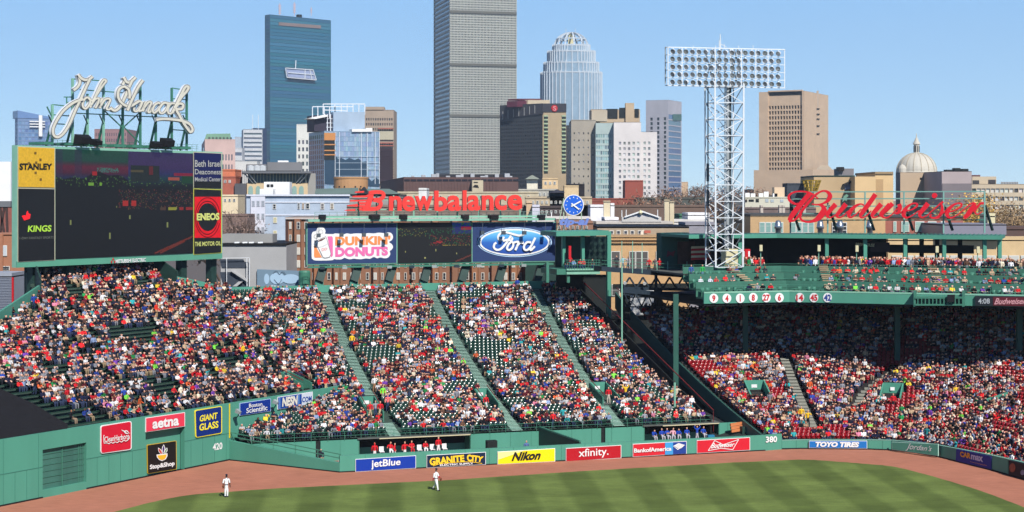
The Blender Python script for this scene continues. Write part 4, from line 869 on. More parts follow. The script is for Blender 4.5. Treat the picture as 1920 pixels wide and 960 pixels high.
poly6([(172, 420), (410, 315), (455, 450), (520, 690), (490, 765), (380, 785), (340, 765), (240, 560)], .18, GRc, 'cup_outline'); poly6([(184, 428), (405, 328), (445, 455), (508, 690), (480, 752), (385, 772), (350, 755), (250, 555)], .2, WHITE, 'cup'); poly6([(240, 420), (290, 385), (395, 345), (395, 362), (320, 412), (245, 432)], .22, mat('coffee brown', (96, 56, 50), var=0), 'cup_mouth')
w = MB(); stroke(w, bP, [z6(240, 555), z6(340, 530), z6(450, 475)], .35, .22, .01); stroke(w, bP, [z6(300+46*math.cos(a), 218+46*math.sin(a)) for a in np.linspace(0, 6.2, 12)], .45, .2, .01); stroke(w, bP, [z6(200+42*math.cos(a), 315+42*math.sin(a)) for a in np.linspace(0, 6.2, 12)], .45, .2, .01); w.build('line_drawing', GRc, tb)
text(bP, 'DD', [z6(315, 575), z6(435, 555), z6(435, 605), z6(320, 635)], mat('pale pink', (225, 130, 130), var=0), tb, .22, bold=.02)
text(bP, "DUNKIN'", [z6(605, 318), z6(1775, 300), z6(1775, 490), z6(605, 515)], DO, tb, .17, bold=.05, name='lettering'); text(bP, 'DONUTS', [z6(605, 550), z6(1725, 530), z6(1725, 725), z6(605, 755)], DP, tb, .17, bold=.06, name='lettering')
def z5(x, y): return (885+x/12, 415+y/12)
for rx, ry, m, off, nm in ((69.8, 27.8, mat('pale blue ring', (185, 215, 240), var=0), .13, 'outer_ring'), (68.2, 26.3, mat('ring navy', (60, 90, 140), var=0), .15, 'ring_gap'), (66.6, 25.2, WHITE, .17, 'white_ring'), (62.6, 22.3, None, .2, 'blue_oval')):
    w = MB(); cx, cy = z5(960, 470)
    if m is None:
        m = bpy.data.materials.new('oval enamel'); m.use_nodes = True; t = m.node_tree; b = t.nodes['Principled BSDF']; b.inputs['Roughness'].default_value = .4
        ge_ = t.nodes.new('ShaderNodeNewGeometry'); sx = t.nodes.new('ShaderNodeSeparateXYZ'); mr = t.nodes.new('ShaderNodeMapRange'); cr = t.nodes.new('ShaderNodeValToRGB'); L = t.links.new   # printed gradient, part of the emblem
        L(ge_.outputs['Position'], sx.inputs[0]); L(sx.outputs['Z'], mr.inputs[0]); mr.inputs['From Min'].default_value = bP(cx, cy+22)[2]; mr.inputs['From Max'].default_value = bP(cx, cy-22)[2]
        e = cr.color_ramp.elements; e[0].color = rgb((40, 76, 160)); e[1].color = rgb((130, 205, 240)); e.new(.5).color = rgb((46, 100, 182)); e.new(.72).color = rgb((80, 160, 220)); L(mr.outputs[0], cr.inputs[0]); L(cr.outputs[0], b.inputs['Base Color'])
    disc(w, bP, cx, cy, rx, ry, off, .03, 48); w.build(nm, m, tb)
w = MB(); WF = 4.0
for k, sp in enumerate(([(720, 345), (680, 410), (610, 410), (590, 340), (640, 270), (740, 245), (850, 265), (970, 300), (1080, 320), (1175, 285)], [(880, 320), (810, 430), (730, 540), (640, 625), (555, 640), (495, 590), (505, 515), (550, 480)], [(700, 440), (800, 415), (880, 430), (905, 390), (890, 365)],
                        [(890, 455), (820, 520), (790, 610), (840, 645), (910, 590), (930, 500), (890, 455)], [(930, 480), (1040, 460), (1020, 550), (975, 650)], [(1010, 560), (1080, 480), (1140, 470), (1140, 510)], [(1330, 475), (1240, 470), (1175, 550), (1180, 630), (1250, 640), (1330, 560)], [(1425, 365), (1360, 500), (1310, 600), (1330, 645), (1415, 560)])):
    stroke(w, bP, [z5(*p) for p in sp], WF, .25+.03*k, .02)
w.build('script_lettering', WHITE, tb)
for k, x in enumerate((598, 641, 683, 725, 905, 945, 984, 1023)):
    y = (441 if k < 4 else 437) + (0 if k else 1); t = thing('hanging_board_lamp', ['first', 'second', 'third', 'fourth'][k % 4]+' small lamp hanging on a thin rod before the '+('coffee cup board' if k < 4 else 'blue oval board')+', counted from left', 'lamp', bP(x, y+5, 1.2), 'lamps hanging before the boards')
    w = MB(); w.bar(bP(x, 417, .9), bP(x, y-3, 1.2), .05); w.build('rod', SLATE, t)
    w = MB(); p = bP(x, y, 1.2); w.prism([bP(x-3.5, y-4, 1.4), bP(x+3.5, y-4, 1.4), bP(x+3.2, y+3, 1.5), bP(x-3.2, y+3, 1.5)], -nb*.4); w.build('housing', SLATE, t)
w = MB(); qbox(w, bP, ((578, 411.5), (1042, 409), (1042, 413), (578, 415.8)), .9, 1.8); w.build('walkway', LGREEN, tb)
w = MB(); qbox(w, bP, ((612, 405.5), (1018, 403.8), (1018, 407), (612, 409)), .2, .3); w.build('upper_beam', LGREEN, tb)
w = MB()
for x in range(590, 1030, 14): w.bar(bP(x, 398, -.9), bP(x, 412, -.9), .05)
for yy in (398, 402.5): w.bar(bP(590, yy, -.9), bP(1030, yy-1, -.9), .05)
w.build('walkway_rail', mat('rail grey green', (120, 150, 140), .5), tb, kind='stuff')
for k, x in enumerate((606, 671, 736, 802, 873, 942, 1014)):
    w = MB(); w.bar(bP(x-8, 528, .3), bP(x+1, 497, -.6), .95, .6, up=nb); w.build('leg', DGREEN, tb); w = MB(); w.bar(bP(x-8, 540, -.1), bP(x-8, 526, -.1), 1.0, .7, up=nb); w.build('leg_foot', GREEN, tb)  # legs coloured dark green for their shadow side; feet keep the wall green
w = MB(); qbox(w, bP, ((578, 499.5), (1038, 493), (1038, 496.5), (578, 503)), .4, .6); w.build('lower_beam', GREEN2, tb)
for i_, x in enumerate(range(600, 1030, 42)):
    w = MB(); qbox(w, bP, (x, 500-i_*.55, x+9, 505-i_*.55), .5, .4); w.build('under_lamp', mat('lamp grey', (150, 160, 158), .4) if i_ % 2 else SLATE, tb)
for k, (x, wd, lb) in enumerate(((605, 1.2, 'small black floodlight at the left end of the triple board'), (703, 1.9, 'wide black floodlight under the striped letter emblem'), (757, 1.4, 'black floodlight under the first small red letters'), (873, 1.4, 'black floodlight under the middle of the red lettering'), (926, 1.9, 'wide black floodlight under the last red letters'), (1016, 1.4, 'black floodlight at the right end of the triple board'))):
    flood('sign_floodlight', lb, bP(x, 411, .9), (-nb.x, -nb.y, .1), wd*.78, .6, arm=.22, group='floodlights on the triple board', d_=.6)
NBR = mat('coral red', (232, 62, 54), .45, var=.02)
nbs = thing('rooftop_lettering_sign', 'big coral red lowercase lettering sign standing above the triple board', 'sign', bP(810, 398))
for x in (672, 706, 738, 776, 820, 858, 898, 938, 975):
    w = MB(); w.bar(bP(x, 366 if x > 700 else 372, -.7), bP(x, 409, -.7), .16); w.build('post', LGREEN, nbs)
for yy in (374, 392):
    w = MB(); w.bar(bP(665, yy+1, -.6), bP(978, yy, -.6), .12); w.build('girt', LGREEN, nbs)
cx_ = [('n', 728, 752, 367.5, 395), ('e', 752.5, 777, 367.5, 396), ('w', 776.5, 810, 367.5, 395), ('b', 813, 838, 357.5, 396), ('a', 838, 863, 366.5, 395.5), ('l', 866, 873.5, 357, 394.5), ('a', 875, 899, 366, 395), ('n', 902, 924, 366, 394), ('c', 926, 948.5, 365.5, 394.5), ('e', 950.5, 977.5, 365, 394)]
for ch, x0, x1, y0, y1 in cx_: text(bP, ch, (x0, y0, x1, y1), NBR, nbs, .0, depth=.4, bold=.03, name='letter', res=4)
def z7(x, y): return (640+x/10.667, 350+y/10.667)
w = MB()
for k, pp_ in enumerate(([(290, 95), (455, 85), (455, 118), (270, 125)], [(230, 185), (500, 175), (560, 150), (600, 175), (500, 215), (220, 212)], [(180, 268), (540, 258), (540, 292), (170, 298)], [(135, 370), (330, 345), (330, 400), (120, 388)], [(85, 465), (280, 448), (280, 485), (70, 480)])):
    w.prism([bP(*z7(*p), .3+.02*k) for p in pp_], -nb*.4)
w.build('emblem_stripe', NBR, nbs, kind=None)
w = MB(); outer = [(350, 330), (530, 310), (500, 290), (560, 270), (540, 210), (620, 160), (520, 155), (560, 95), (640, 75), (830, 80), (880, 115), (885, 180), (850, 240), (790, 280), (825, 330), (825, 400), (770, 455), (680, 480), (400, 482), (375, 440), (480, 425), (360, 405)]
stroke(w, bP, [z7(*p) for p in [(560, 130), (640, 110), (790, 110), (845, 150), (835, 210), (770, 255), (640, 262)]], 7.0, .4, .4, drift=.001)
stroke(w, bP, [z7(*p) for p in [(600, 100), (590, 200), (560, 300), (530, 400), (500, 450)]], 9.5, .36, .4, drift=.001)
stroke(w, bP, [z7(*p) for p in [(640, 262), (760, 290), (790, 350), (750, 420), (660, 445), (420, 445)]], 7.2, .44, .4, drift=.001)
for y in (335, 395, 455): w.prism([bP(*z7(x, yy), .33) for x, yy in ((350, y-25), (540, y-25), (540, y+22), (365, y+22))], -nb*.4)
w.build('emblem_letter', NBR, nbs)
cY = 199; cP = Pl(at(1075, 384, cY), (1, .1)); ck = thing('stadium_clock', 'round blue clock with white hands showing ten past four', 'clock', cP(1075, 430))
w = MB(); disc(w, cP, 1075.5, 384.5, 19.3, 19.8, 0, .25, 40); w.build('rim', WHITE, ck)
w = MB(); disc(w, cP, 1075.5, 384.5, 17.8, 18.3, .03, .05, 40); w.build('dial', mat('clock blue', (34, 98, 205), .4, var=.02), ck)
w = MB(); w2 = MB()
for i in range(12):
    a = math.pi/6*i; w2.bar(cP(1075.5+15.2*math.sin(a), 384.5-15.7*math.cos(a), .05), cP(1075.5+12.8*math.sin(a), 384.5-13.2*math.cos(a), .05), .09, .03, up=cP.n)
w2.build('hour_marks', WHITE, ck)
for a, l, wd in ((R(62), 15.5, .17), (R(128), 13, .17)):
    w = MB(); w.bar(cP(1075.5-5*math.sin(a), 384.5+5*math.cos(a), .10+a*.02), cP(1075.5+l*math.sin(a), 384.5-l*math.cos(a), .10+a*.02), wd, .03, up=cP.n); w.build('hand', WHITE, ck)
w = MB(); w.bar(cP(1057, 372, -.3), cP(1045, 432, -.3), .09); w.bar(cP(1090, 396, -.3), cP(1091, 432, -.3), .12); w.bar(cP(1057, 384, -.3), cP(1057, 432, -.3), .12); w.bar(cP(1064, 404, -.3), cP(1064, 420, -.3), .08); w.build('stand', mat('pale green post', (170, 190, 160), .5), ck)
text(cP, 'tip-ai', (1048, 409, 1104, 426), mat('periwinkle', (112, 134, 200), .5, var=.05), ck, .0, depth=.25, bold=.05, shear=.25)
md = thing('party_deck', 'green covered corner deck with people between the triple board and the bridge', 'deck', at(1095, 520, 191))
mp_ = Pl(at(1095, 500, 191), u); nm_ = mp_.n
w = MB(); qbox(w, mp_, ((1043, 434.5), (1141, 432), (1141, 441.5), (1043, 443)), .6, 6); w.build('roof', GREEN, md)
w = MB(); qbox(w, mp_, ((1042, 443), (1145, 443), (1145, 505), (1042, 505)), -5.5, .3); w.build('back_wall', DGREEN, md)
for x0, x1, yb_ in ((1139, 1146, 600), (1055, 1060.5, 500), (1091, 1096.5, 500)):
    w = MB(); qbox(w, mp_, (x0, 434, x1, yb_), .55 if x0 > 1100 else -1, .5); w.build('column', GREEN, md)
w = MB(); qbox(w, mp_, ((1044, 505), (1125, 504), (1125, 514), (1044, 515)), .8, 6); w.build('floor_slab', GREEN2, md)
w = MB(); qbox(w, mp_, ((1062.5, 504), (1125, 503.5), (1125, 506.5), (1062.5, 507)), 1.0, .3); qbox(w, mp_, ((1062.5, 510), (1125, 509.5), (1125, 514), (1062.5, 514.5)), 1.0, .3); w.build('fascia', LGREEN, md)
for x in (1066, 1027):
    w = MB(); qbox(w, mp_, (x-2.5, 492 if x < 1050 else 512, x+2.5, 530), .7, .4); w.build('column', GREEN2, md)
w = MB()
for x in range(1063, 1126, 5): w.bar(mp_(x, 487, 1.1), mp_(x, 504, 1.1), .04)
for yy in (487.5, 492, 497): w.bar(mp_(1063, yy, 1.1), mp_(1125, yy, 1.1), .05)
w.build('railing', GREEN2, md, kind='stuff')
w = MB(); qbox(w, mp_, (1066.5, 461, 1071, 484), .2, .3); w.build('red_banner', REDP, md)
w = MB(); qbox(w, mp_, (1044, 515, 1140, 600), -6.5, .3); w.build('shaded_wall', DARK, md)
brP = Pl(at(1230, 520, 187), u); nbr = brP.n
br = thing('truss_bridge', 'dark steel truss footbridge joining the party deck to the right field roof', 'bridge', brP(1230, 550))
BD = mat('bridge steel', (34, 48, 60), .55, var=.12, scale=1)
for q, off, d_, nm in ((((1128, 500), (1296, 512), (1296, 521.5), (1128, 508.5)), .5, 2.6, 'deck_beam'), (((1164, 538), (1296, 540.5), (1296, 546), (1164, 543.5)), .4, .3, 'lower_chord'), (((1164, 541), (1321, 553), (1321, 560), (1164, 549)), .9, .3, 'outer_girder')):
    w = MB(); qbox(w, brP, q, off, d_); w.build(nm, BD, br)
for x in (1166, 1295, 1231): w = MB(); qbox(w, brP, (x-1.8, 505, x+1.8, 545), .45, .35); w.build('end_post', BD, br)
zig = np.linspace(1168, 1293, 11)
for k in range(10):
    w = MB(); ya = 520 if k % 2 else 540; yb_ = 540 if k % 2 else 520; w.bar(brP(zig[k], ya, .35), brP(zig[k+1], yb_, .35), .17); w.build('truss_diagonal', BD, br)
for x in (1166, 1186, 1204, 1232, 1252, 1288):
    w = MB(); w.bar(brP(x, 452 if x in (1166, 1186) else 455 if x == 1204 else 490, .5), brP(x, 512, .5), .07); w.build('rail_post', LGREEN, br)
for yy in (0, 7):
    w = MB(); w.bar(brP(1128, 488+yy, .5), brP(1294, 497+yy, .5), .05); w.build('handrail', GREEN2, br)
w = MB()
for k in range(7):
    w.bar(brP(1170+k*22, 549+k*1.2, -2), brP(1181+k*22, 575, -2), .12); w.bar(brP(1181+k*22, 575, -2), brP(1192+k*22, 549+k*1.2, -2), .12)
w.bar(brP(1168, 552, -2), brP(1320, 566, -2), .12); w.bar(brP(1168, 575, -2), brP(1320, 577, -2), .12); w.build('under_truss', BD, br)
for x in (1177, 1237): w = MB(); qbox(w, brP, (x-5, 545, x+5, 600), -2.4, 1); w.build('pier', DARK, br)
for px, py in ((1171, 529), (1208, 530), (1272, 534)):
    w = MB(); w.tube(brP(px, py, .9), brP(px+1, py+2, 1.1), .12, .22); w.build('bridge_lamp', WHITE, br)
w = thing('bow_tie_panel', 'tall dark green panel with a faint red bow tie beside the light tower', 'panel', at(1258, 510, 189)); tpn = w
tP = Pl(at(1258, 480, 189), u)
a = MB(); qbox(a, tP, ((1240, 437), (1276, 436), (1276, 515), (1240, 510)), 0, 1.5); a.build('panel', mat('panel green', (52, 96, 86), .6, var=.1), tpn)
a = MB(); qbox(a, tP, ((1276, 436), (1292, 436), (1292, 515), (1276, 513)), -.1, 1.5); a.build('side_column', GREEN2, tpn)
a = MB(); bt = [(1250, 482), (1252, 470), (1258, 473), (1266, 470), (1263, 481), (1257, 478)]; a.prism([tP(x, y, .05) for x, y in bt], -tP.n*.03); a.build('bow_tie', mat('faded maroon', (130, 60, 70), var=.1), tpn)
f1a = at(1320, 548, 172.0); zF = f1a.z; d1 = V((.955, .297, 0)); d2 = V((.945, -.327, 0)).normalized()
k_ = (1480-CX)/F; t1 = (k_*f1a.y-f1a.x)/(d1.x-k_*d1.y); f1b = f1a+d1*t1; f2b = f1b+d2*34
n1_ = V((-d1.y, d1.x, 0)); n2_ = V((-d2.y, d2.x, 0)); nb_ = (n1_+n2_).normalized()/(((n1_+n2_).normalized()).dot(n1_))
def dk(i, s, z):    # i: 0 left end, 1 bend, 2 right end
    p = (f1a+n1_*s) if i == 0 else (f1b+nb_*s if i == 1 else f2b+n2_*s); return V((p.x, p.y, z))
def dkx(x, s, z):   # position along the deck in metres from the left end
    e, d, n = (f1a, d1, n1_) if x <= t1 else (f1b, d2, n2_)
    xx = x if x <= t1 else x-t1; p = e+d*xx+n*s; return V((p.x, p.y, z))
def dkpx(px, s):    # metres along deck for a pixel column at depth s
    k = (px-CX)/F
    for e, d, n, lo, hi, add in ((f1a, d1, n1_, -9, t1+s*.4, 0), (f1b, d2, n2_, -s*.4, 60, t1)):
        o = e+n*s; t = (k*o.y-o.x)/(d.x-k*d.y)
        if lo-1e-3 <= t <= (t1 if add == 0 else 60) or add: return t+add
rd = thing('right_field_roof_deck', 'green roof deck with tiers of tables above the right field stand', 'deck', f1a)
def band(mb, s, z0, z1, th=.25, L0=None):
    P = [dkx(-0.0, s, 0), dk(1, s, 0), dk(2, s, 0)]
    for a, b, n in ((P[0], P[1], n1_), (P[1], P[2], n2_)): mb.prism([V((a.x, a.y, z0)), V((b.x, b.y, z0)), V((b.x, b.y, z1)), V((a.x, a.y, z1))], n*th)
def slab(mb, s0, s1, z, th=.2):
    for i in (0, 1): mb.prism([dk(i, s0, z), dk(i+1, s0, z), dk(i+1, s1, z), dk(i, s1, z)], (0, 0, -th))
w = MB(); band(w, 0, zF-1.24, zF); w.build('fascia', GREEN, rd)
w = MB(); band(w, -.03, zF-.12, zF+.03, .3); w.build('fascia_cap', LGREEN, rd)
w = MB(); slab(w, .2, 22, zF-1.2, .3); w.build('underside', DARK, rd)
TIER = [(.3, zF-.6), (2.1, zF+.25), (3.9, zF+1.05), (5.6, zF+1.75)]
TM = mat('deck tier green', (60, 112, 94), .6, var=.12, scale=1.5)
for i, (s, z) in enumerate(TIER):
    s1_ = TIER[i+1][0] if i < 3 else 20; w = MB(); slab(w, s, s1_, z, .2); w.build('tier_floor', TM if i < 3 else CONCD, rd)
    if i: w = MB(); band(w, s, TIER[i-1][1], z+.75, .12); w.build('tier_front', TM, rd)
    w = MB()
    for h in (.55, .95):
        P = [dk(0, s+.05, 0), dk(1, s+.05, 0), dk(2, s+.05, 0)]
        for a, b in zip(P[:-1], P[1:]): w.bar(V((a.x, a.y, z+h+(0 if i else .3))), V((b.x, b.y, z+h+(0 if i else .3))), .045)
    x = 0
    while x < t1+30: p = dkx(x, s+.05, z); w.bar(p, p+V((0, 0, 1.0+(0 if i else .3))), .045); x += 1.25
    w.build('tier_rail', GREEN2, rd, kind='stuff')
for px in (1413, 1556, 1766):
    w = MB(); x = dkpx(px, 2)
    for i in range(12):
        s = 1.3+.4*i; z = TIER[0][1]+.2*i+.95; w.prism([dkx(x-.5-.12*i, s, z), dkx(x+.5-.12*i, s, z), dkx(x+.5-.12*i, s+.42, z), dkx(x-.5-.12*i, s+.42, z)], (0, 0, .12))
    w.build('deck_stair', mat('tan stair', (170, 150, 120), .8, var=.1), rd)
n1p = Pl(f1a, d1); n2p = Pl(f1b, d2); NR_ = mat('number red', (196, 30, 40), var=0)
for x, s_ in ((1338.5, '9'), (1363, '4'), (1388, '1'), (1412.5, '8'), (1437, '27'), (1461.5, '6'), (1499.5, '14'), (1526, '45'), (1551.5, '42')):
    pl = n1p if x < 1480 else n2p; cy = 559.3 if x < 1400 else (558 if x < 1480 else 558); blue = s_ == '42'
    t = thing('retired_number_disc', 'white disc on the deck front with '+('blue' if blue else 'red')+' numeral '+dict(zip(['9','4','1','8','27','6','14','45','42'],['nine, leftmost','four','one','eight','twenty-seven','six, just before the gap','fourteen, just after the gap','forty-five','forty-two, rightmost']))[s_], 'sign', pl(x, cy+9, .05), 'round number discs on the deck front')
    a = MB(); disc(a, pl, x, cy, 8.2, 8.8, .08, .06, 24); a.build('disc', WHITE, t)
    wd = 3.0 if len(s_) == 1 else 6.6
    text(pl, s_, (x-wd*(.33 if s_ == '1' else 1), cy-6, x+wd*(.33 if s_ == '1' else 1), cy+6), mat('number blue', (30, 60, 140), var=0) if blue else NR_, t, .11, bold=.04, name='numeral')
rb = thing('ribbon_display', 'dark ribbon display with clock digits and red script at the right edge', 'display', n2p(1880, 574, .3))
a = MB(); qbox(a, n2p, ((1828, 555), (1945, 556.5), (1945, 575.5), (1828, 573)), .3, .3); a.build('display', mat('ribbon dark', (34, 40, 46), .4, var=.1), rb)
a = MB(); qbox(a, n2p, ((1862, 556.5), (1945, 557.5), (1945, 574.5), (1862, 573)), .33, .02); a.build('red_field', mat('ribbon maroon', (92, 30, 40), .4, var=.1), rb)
text(n2p, '4:08', (1834, 559.5, 1856, 569.5), mat('digit grey', (170, 176, 180), var=0), rb, .36, bold=.02); text(n2p, 'Budweiser', ((1865, 559), (1925, 559), (1924, 570), (1864, 571)), mat('ribbon pink', (205, 150, 155), var=0), rb, .36, bold=.02, shear=.35)
a = thing('camera_platform', 'small green slatted camera platform hanging from the deck front', 'platform', n2p(1760, 575, 1.2)); cpf = a
for (x0, x1, y0, y1) in ((1716, 1804, 556.5, 560), (1716, 1804, 570, 573)): w = MB(); qbox(w, n2p, (x0, y0, x1, y1), 1.3, 1.2); w.build('beam', GREEN2, cpf)
for x in range(1720, 1804, 7): w = MB(); qbox(w, n2p, (x, 560, x+2, 570.5), 1.28, .1); w.build('slat', GREEN2, cpf)
for x in (1715, 1806): w = MB(); qbox(w, n2p, (x-2, 545, x+2, 575), 1.2, 1); w.build('end_post', GREEN2, cpf)
w = MB(); qbox(w, n2p, (1776, 553, 1790, 566), 1.6, .7); w.build('camera_body', BLACK, cpf)
for px, s, yb_, lb in ((1267, 3.0, 725, 'green steel column at the left end of the grandstand, lit at its foot'), (1467, 7, 700, 'dark green column holding the deck near the first red seat stairs'), (1682, 7, 700, 'dark green column holding the deck above the middle tunnel'), (1911, 7, 690, 'dark green column holding the deck at the right edge')):
    x = dkpx(px, s); p = dkx(x, s, 0); w = MB(); ks = s
    w.abox(p.x-.28, p.x+.28, p.y-.28, p.y+.28, 2.5, zF-.3 if px > 1300 else 14.2); w.build('deck_column', mat('column green', (48, 92, 80), .5), label=lb, cat='column', group='columns under the roof deck')
w = MB(); p = at(1265, 735, 166); w.tube(V((p.x, p.y, 0)), V((p.x, p.y, 5.5)), .12); w.tube(at(1166, 500, 172), at(1166, 640, 172), .09); w.build('net_post', LGREEN, label='thin pale green pole in front of the dark side wall', cat='pole')
zRf = zF+5.95; w = MB()
def slabx(mb, x0, x1, s0, s1, z, th):
    xs = [x0]+([t1] if x0 < t1 < x1 else [])+[x1]
    for a, b in zip(xs[:-1], xs[1:]):
        pa = dk(1, s0, z) if a == t1 else dkx(a+(1e-6 if a >= t1 else 0), s0, z); pb = dk(1, s0, z) if b == t1 else dkx(b, s0, z); pc = dk(1, s1, z) if b == t1 else dkx(b, s1, z); pd_ = dk(1, s1, z) if a == t1 else dkx(a+(1e-6 if a >= t1 else 0), s1, z)
        mb.prism([pa, pb, pc, pd_], (0, 0, -th))
xa, xb = dkpx(1387, 8.8), dkpx(1880, 8.8)
slabx(w, dkpx(1291, 8.8), xb, 8.8, 17, zRf, .32); w.build('canopy_roof', GREEN2, rd)
w = MB(); slabx(w, dkpx(1291, 8.8), xb, 8.7, 8.8, zRf+.05, .45); w.build('canopy_fascia', GREEN, rd)
w = MB()
for i in range(50):
    x = xa+(xb-xa)*i/50; w.bar(dkx(x, 8.7, zRf+.08), dkx(x, 16, zRf+.08), .05)
w.build('roof_seam', GREEN2, rd)
for px in (1458, 1481, 1550, 1622, 1697, 1770, 1846, 1874):
    x = dkpx(px, 9.4); p = dkx(x, 9.4, 0); w = MB(); w.abox(p.x-.2, p.x+.2, p.y-.2, p.y+.2, TIER[3][1], zRf-.3); w.build('roof_post', GREEN, rd)
for px in (1490, 1535, 1606, 1756, 1833):
    x = dkpx(px, 6.2); p = dkx(x, 6.2, 0); w = MB(); w.tube(V((p.x, p.y, TIER[3][1])), V((p.x, p.y, TIER[3][1]+3.1)), .05); w.build('speaker_pole', LGREEN, rd); w = MB(); w.abox(p.x-.16, p.x+.16, p.y-.3, p.y-.05, TIER[3][1]+2.4, TIER[3][1]+3.1); w.build('speaker', CREAM, rd)
xm = dkpx(1662, 16); w = MB(); x0 = dkpx(1292, 16)
for a, b in ((x0, t1), (t1, xm)): pa, pb = (dkx(a, 16, 0) if a != t1 else dk(1, 16, 0)), (dkx(b, 16, 0) if b != t1 else dk(1, 16, 0)); w.prism([V((pa.x, pa.y, TIER[3][1])), V((pb.x, pb.y, TIER[3][1])), V((pb.x, pb.y, zRf-.3)), V((pa.x, pa.y, zRf-.3))], V((0, .3, 0)))
w.build('bar_back_wall', DARK, rd)
for px in (1698, 1728, 1757, 1800):
    x = dkpx(px, 15); p = dkx(x, 15, 0); w = MB(); w.abox(p.x-.22, p.x+.22, p.y-.2, p.y+.2, TIER[3][1], zRf-.3); w.build('roof_post', DARK, rd)
w = MB(); a, b = dkx(dkpx(1666, 14), 14, 0), dkx(dkpx(1826, 14), 14, 0); zz = zRf
w.prism([V((a.x, a.y, zz-2.15)), V((b.x, b.y, zz-2.15)), V((b.x, b.y, zz-1.2)), V((a.x, a.y, zz-1.2))], n2_*.3); w.build('hanging_screen', BLACK, rd)
w = MB(); a = dkx(dkpx(1632, 12), 12, 0); b = dkx(dkpx(1668, 12), 12, 0); w.prism([V((a.x, a.y, zz-2.0)), V((b.x, b.y, zz-2.0)), V((b.x, b.y, zz-.9)), V((a.x, a.y, zz-.9))], n2_*.1); w.build('bar_sign', mat('bar sign dark', (60, 40, 44), .5, var=.2), rd)
bp_ = Pl(dkx(dkpx(1620, 11.5), 11.5, 0), d2); text(bp_, 'BREWHOUSE', ((1604, 455), (1640, 457), (1640, 463), (1604, 461)), CREAM, rd, .1, bold=.04, shear=.2); w = MB(); stroke(w, bp_, [(1612, 447), (1625, 453), (1640, 447)], 1, .1, .02); w.build('bar_sign_bow', mat('faded maroon', (130, 60, 70), var=.1), rd)
w = MB(); a, b = dkx(dkpx(1412, 15), 15, 0), dkx(dkpx(1446, 15), 15, 0); w.prism([V((a.x, a.y, TIER[3][1]+.6)), V((b.x, b.y, TIER[3][1]+.6)), V((b.x, b.y, zz-.9)), V((a.x, a.y, zz-.9))], n1_*.1); w.build('brown_mural', mat('brown mural', (84, 58, 50), .8, var=.5, scale=1.2), rd)
a = thing('striped_bar_sign', 'red and white striped bar sign behind the railing left of the light tower', 'sign', at(1312, 482, 186)); sp_ = Pl(at(1312, 475, 186), u)
for i in range(6):
    w = MB(); qbox(w, sp_, ((1297, 462+i*4.3), (1332, 461+i*4.3), (1331, 465+i*4.3), (1296, 466.2+i*4.3)), .02*i, .1); w.build('stripe', REDP if i % 2 else mat('cream stripe', (225, 205, 170), var=.1), a)
for x, lb in ((1392, 'left red drink machine beside the light tower foot'), (1402, 'right red drink machine beside the light tower foot')):
    t = thing('drink_machine', lb, 'vending machine', at(x, 497, 184), 'red drink machines on the roof deck'); q_ = Pl(at(x, 490, 184), u); w = MB(); qbox(w, q_, (x-4.7, 467, x+4.7, 497), 0, .7); w.build('cabinet', REDP, t); w = MB(); qbox(w, q_, (x+1, 471, x+4, 481), .03, .03); w.build('front_label', WHITE, t)
w = MB(); qbox(w, Pl(at(1765, 500, 178), d2), (1763, 492, 1771, 512), 0, .6); w.build('recycling_bin', mat('bin blue', (30, 70, 190), .4), label='blue bin standing at the back of the roof deck', cat='bin')
sY = Pl(dkx(dkpx(1650, 10), 10, 0), d2); nS = sY.n
sf = thing('pipe_lattice', 'pale green pipe frame behind the red script sign on the canopy roof', 'sign frame', sY(1660, 438))
TL_ = mat('pale teal pipe', (120, 165, 155), .5, var=.05)
def fy(x, y): return y
for y0 in (360, 373, 387, 400.5, 413):
    w = MB(); w.bar(sY(1482, y0, -.25), sY(1846, y0-1.0+(x_ if False else 0), -.25), .13); w.build('frame_rail', TL_ if y0 != 413 else GREEN2, sf)
for x in (1482, 1552, 1622, 1695, 1769, 1846):
    w = MB(); w.bar(sY(x, 359, -.25), sY(x, 437, -.25), .16); w.build('frame_post', TL_ if x > 1500 else SLATE, sf); w = MB(); w.bar(sY(x+1, 385, -.3), sY(x+17 if x < 1840 else x+15, 432, -4.5 if False else -1.2), .26, .2); w.build('back_brace', mat('brace dark', (30, 46, 46), .5), sf)
bs_ = thing('red_script_sign', 'large bright red cursive beer name sign on the canopy roof', 'sign', sY(1660, 420))
def zb3(p): return [(1470+a[0]/9.6, 345+a[1]/9.6)+((a[2]/9.6,) if len(a) > 2 else ()) for a in p]
def zb4(p): return [(1650+a[0]/9.6, 345+a[1]/9.6)+((a[2]/9.6,) if len(a) > 2 else ()) for a in p]
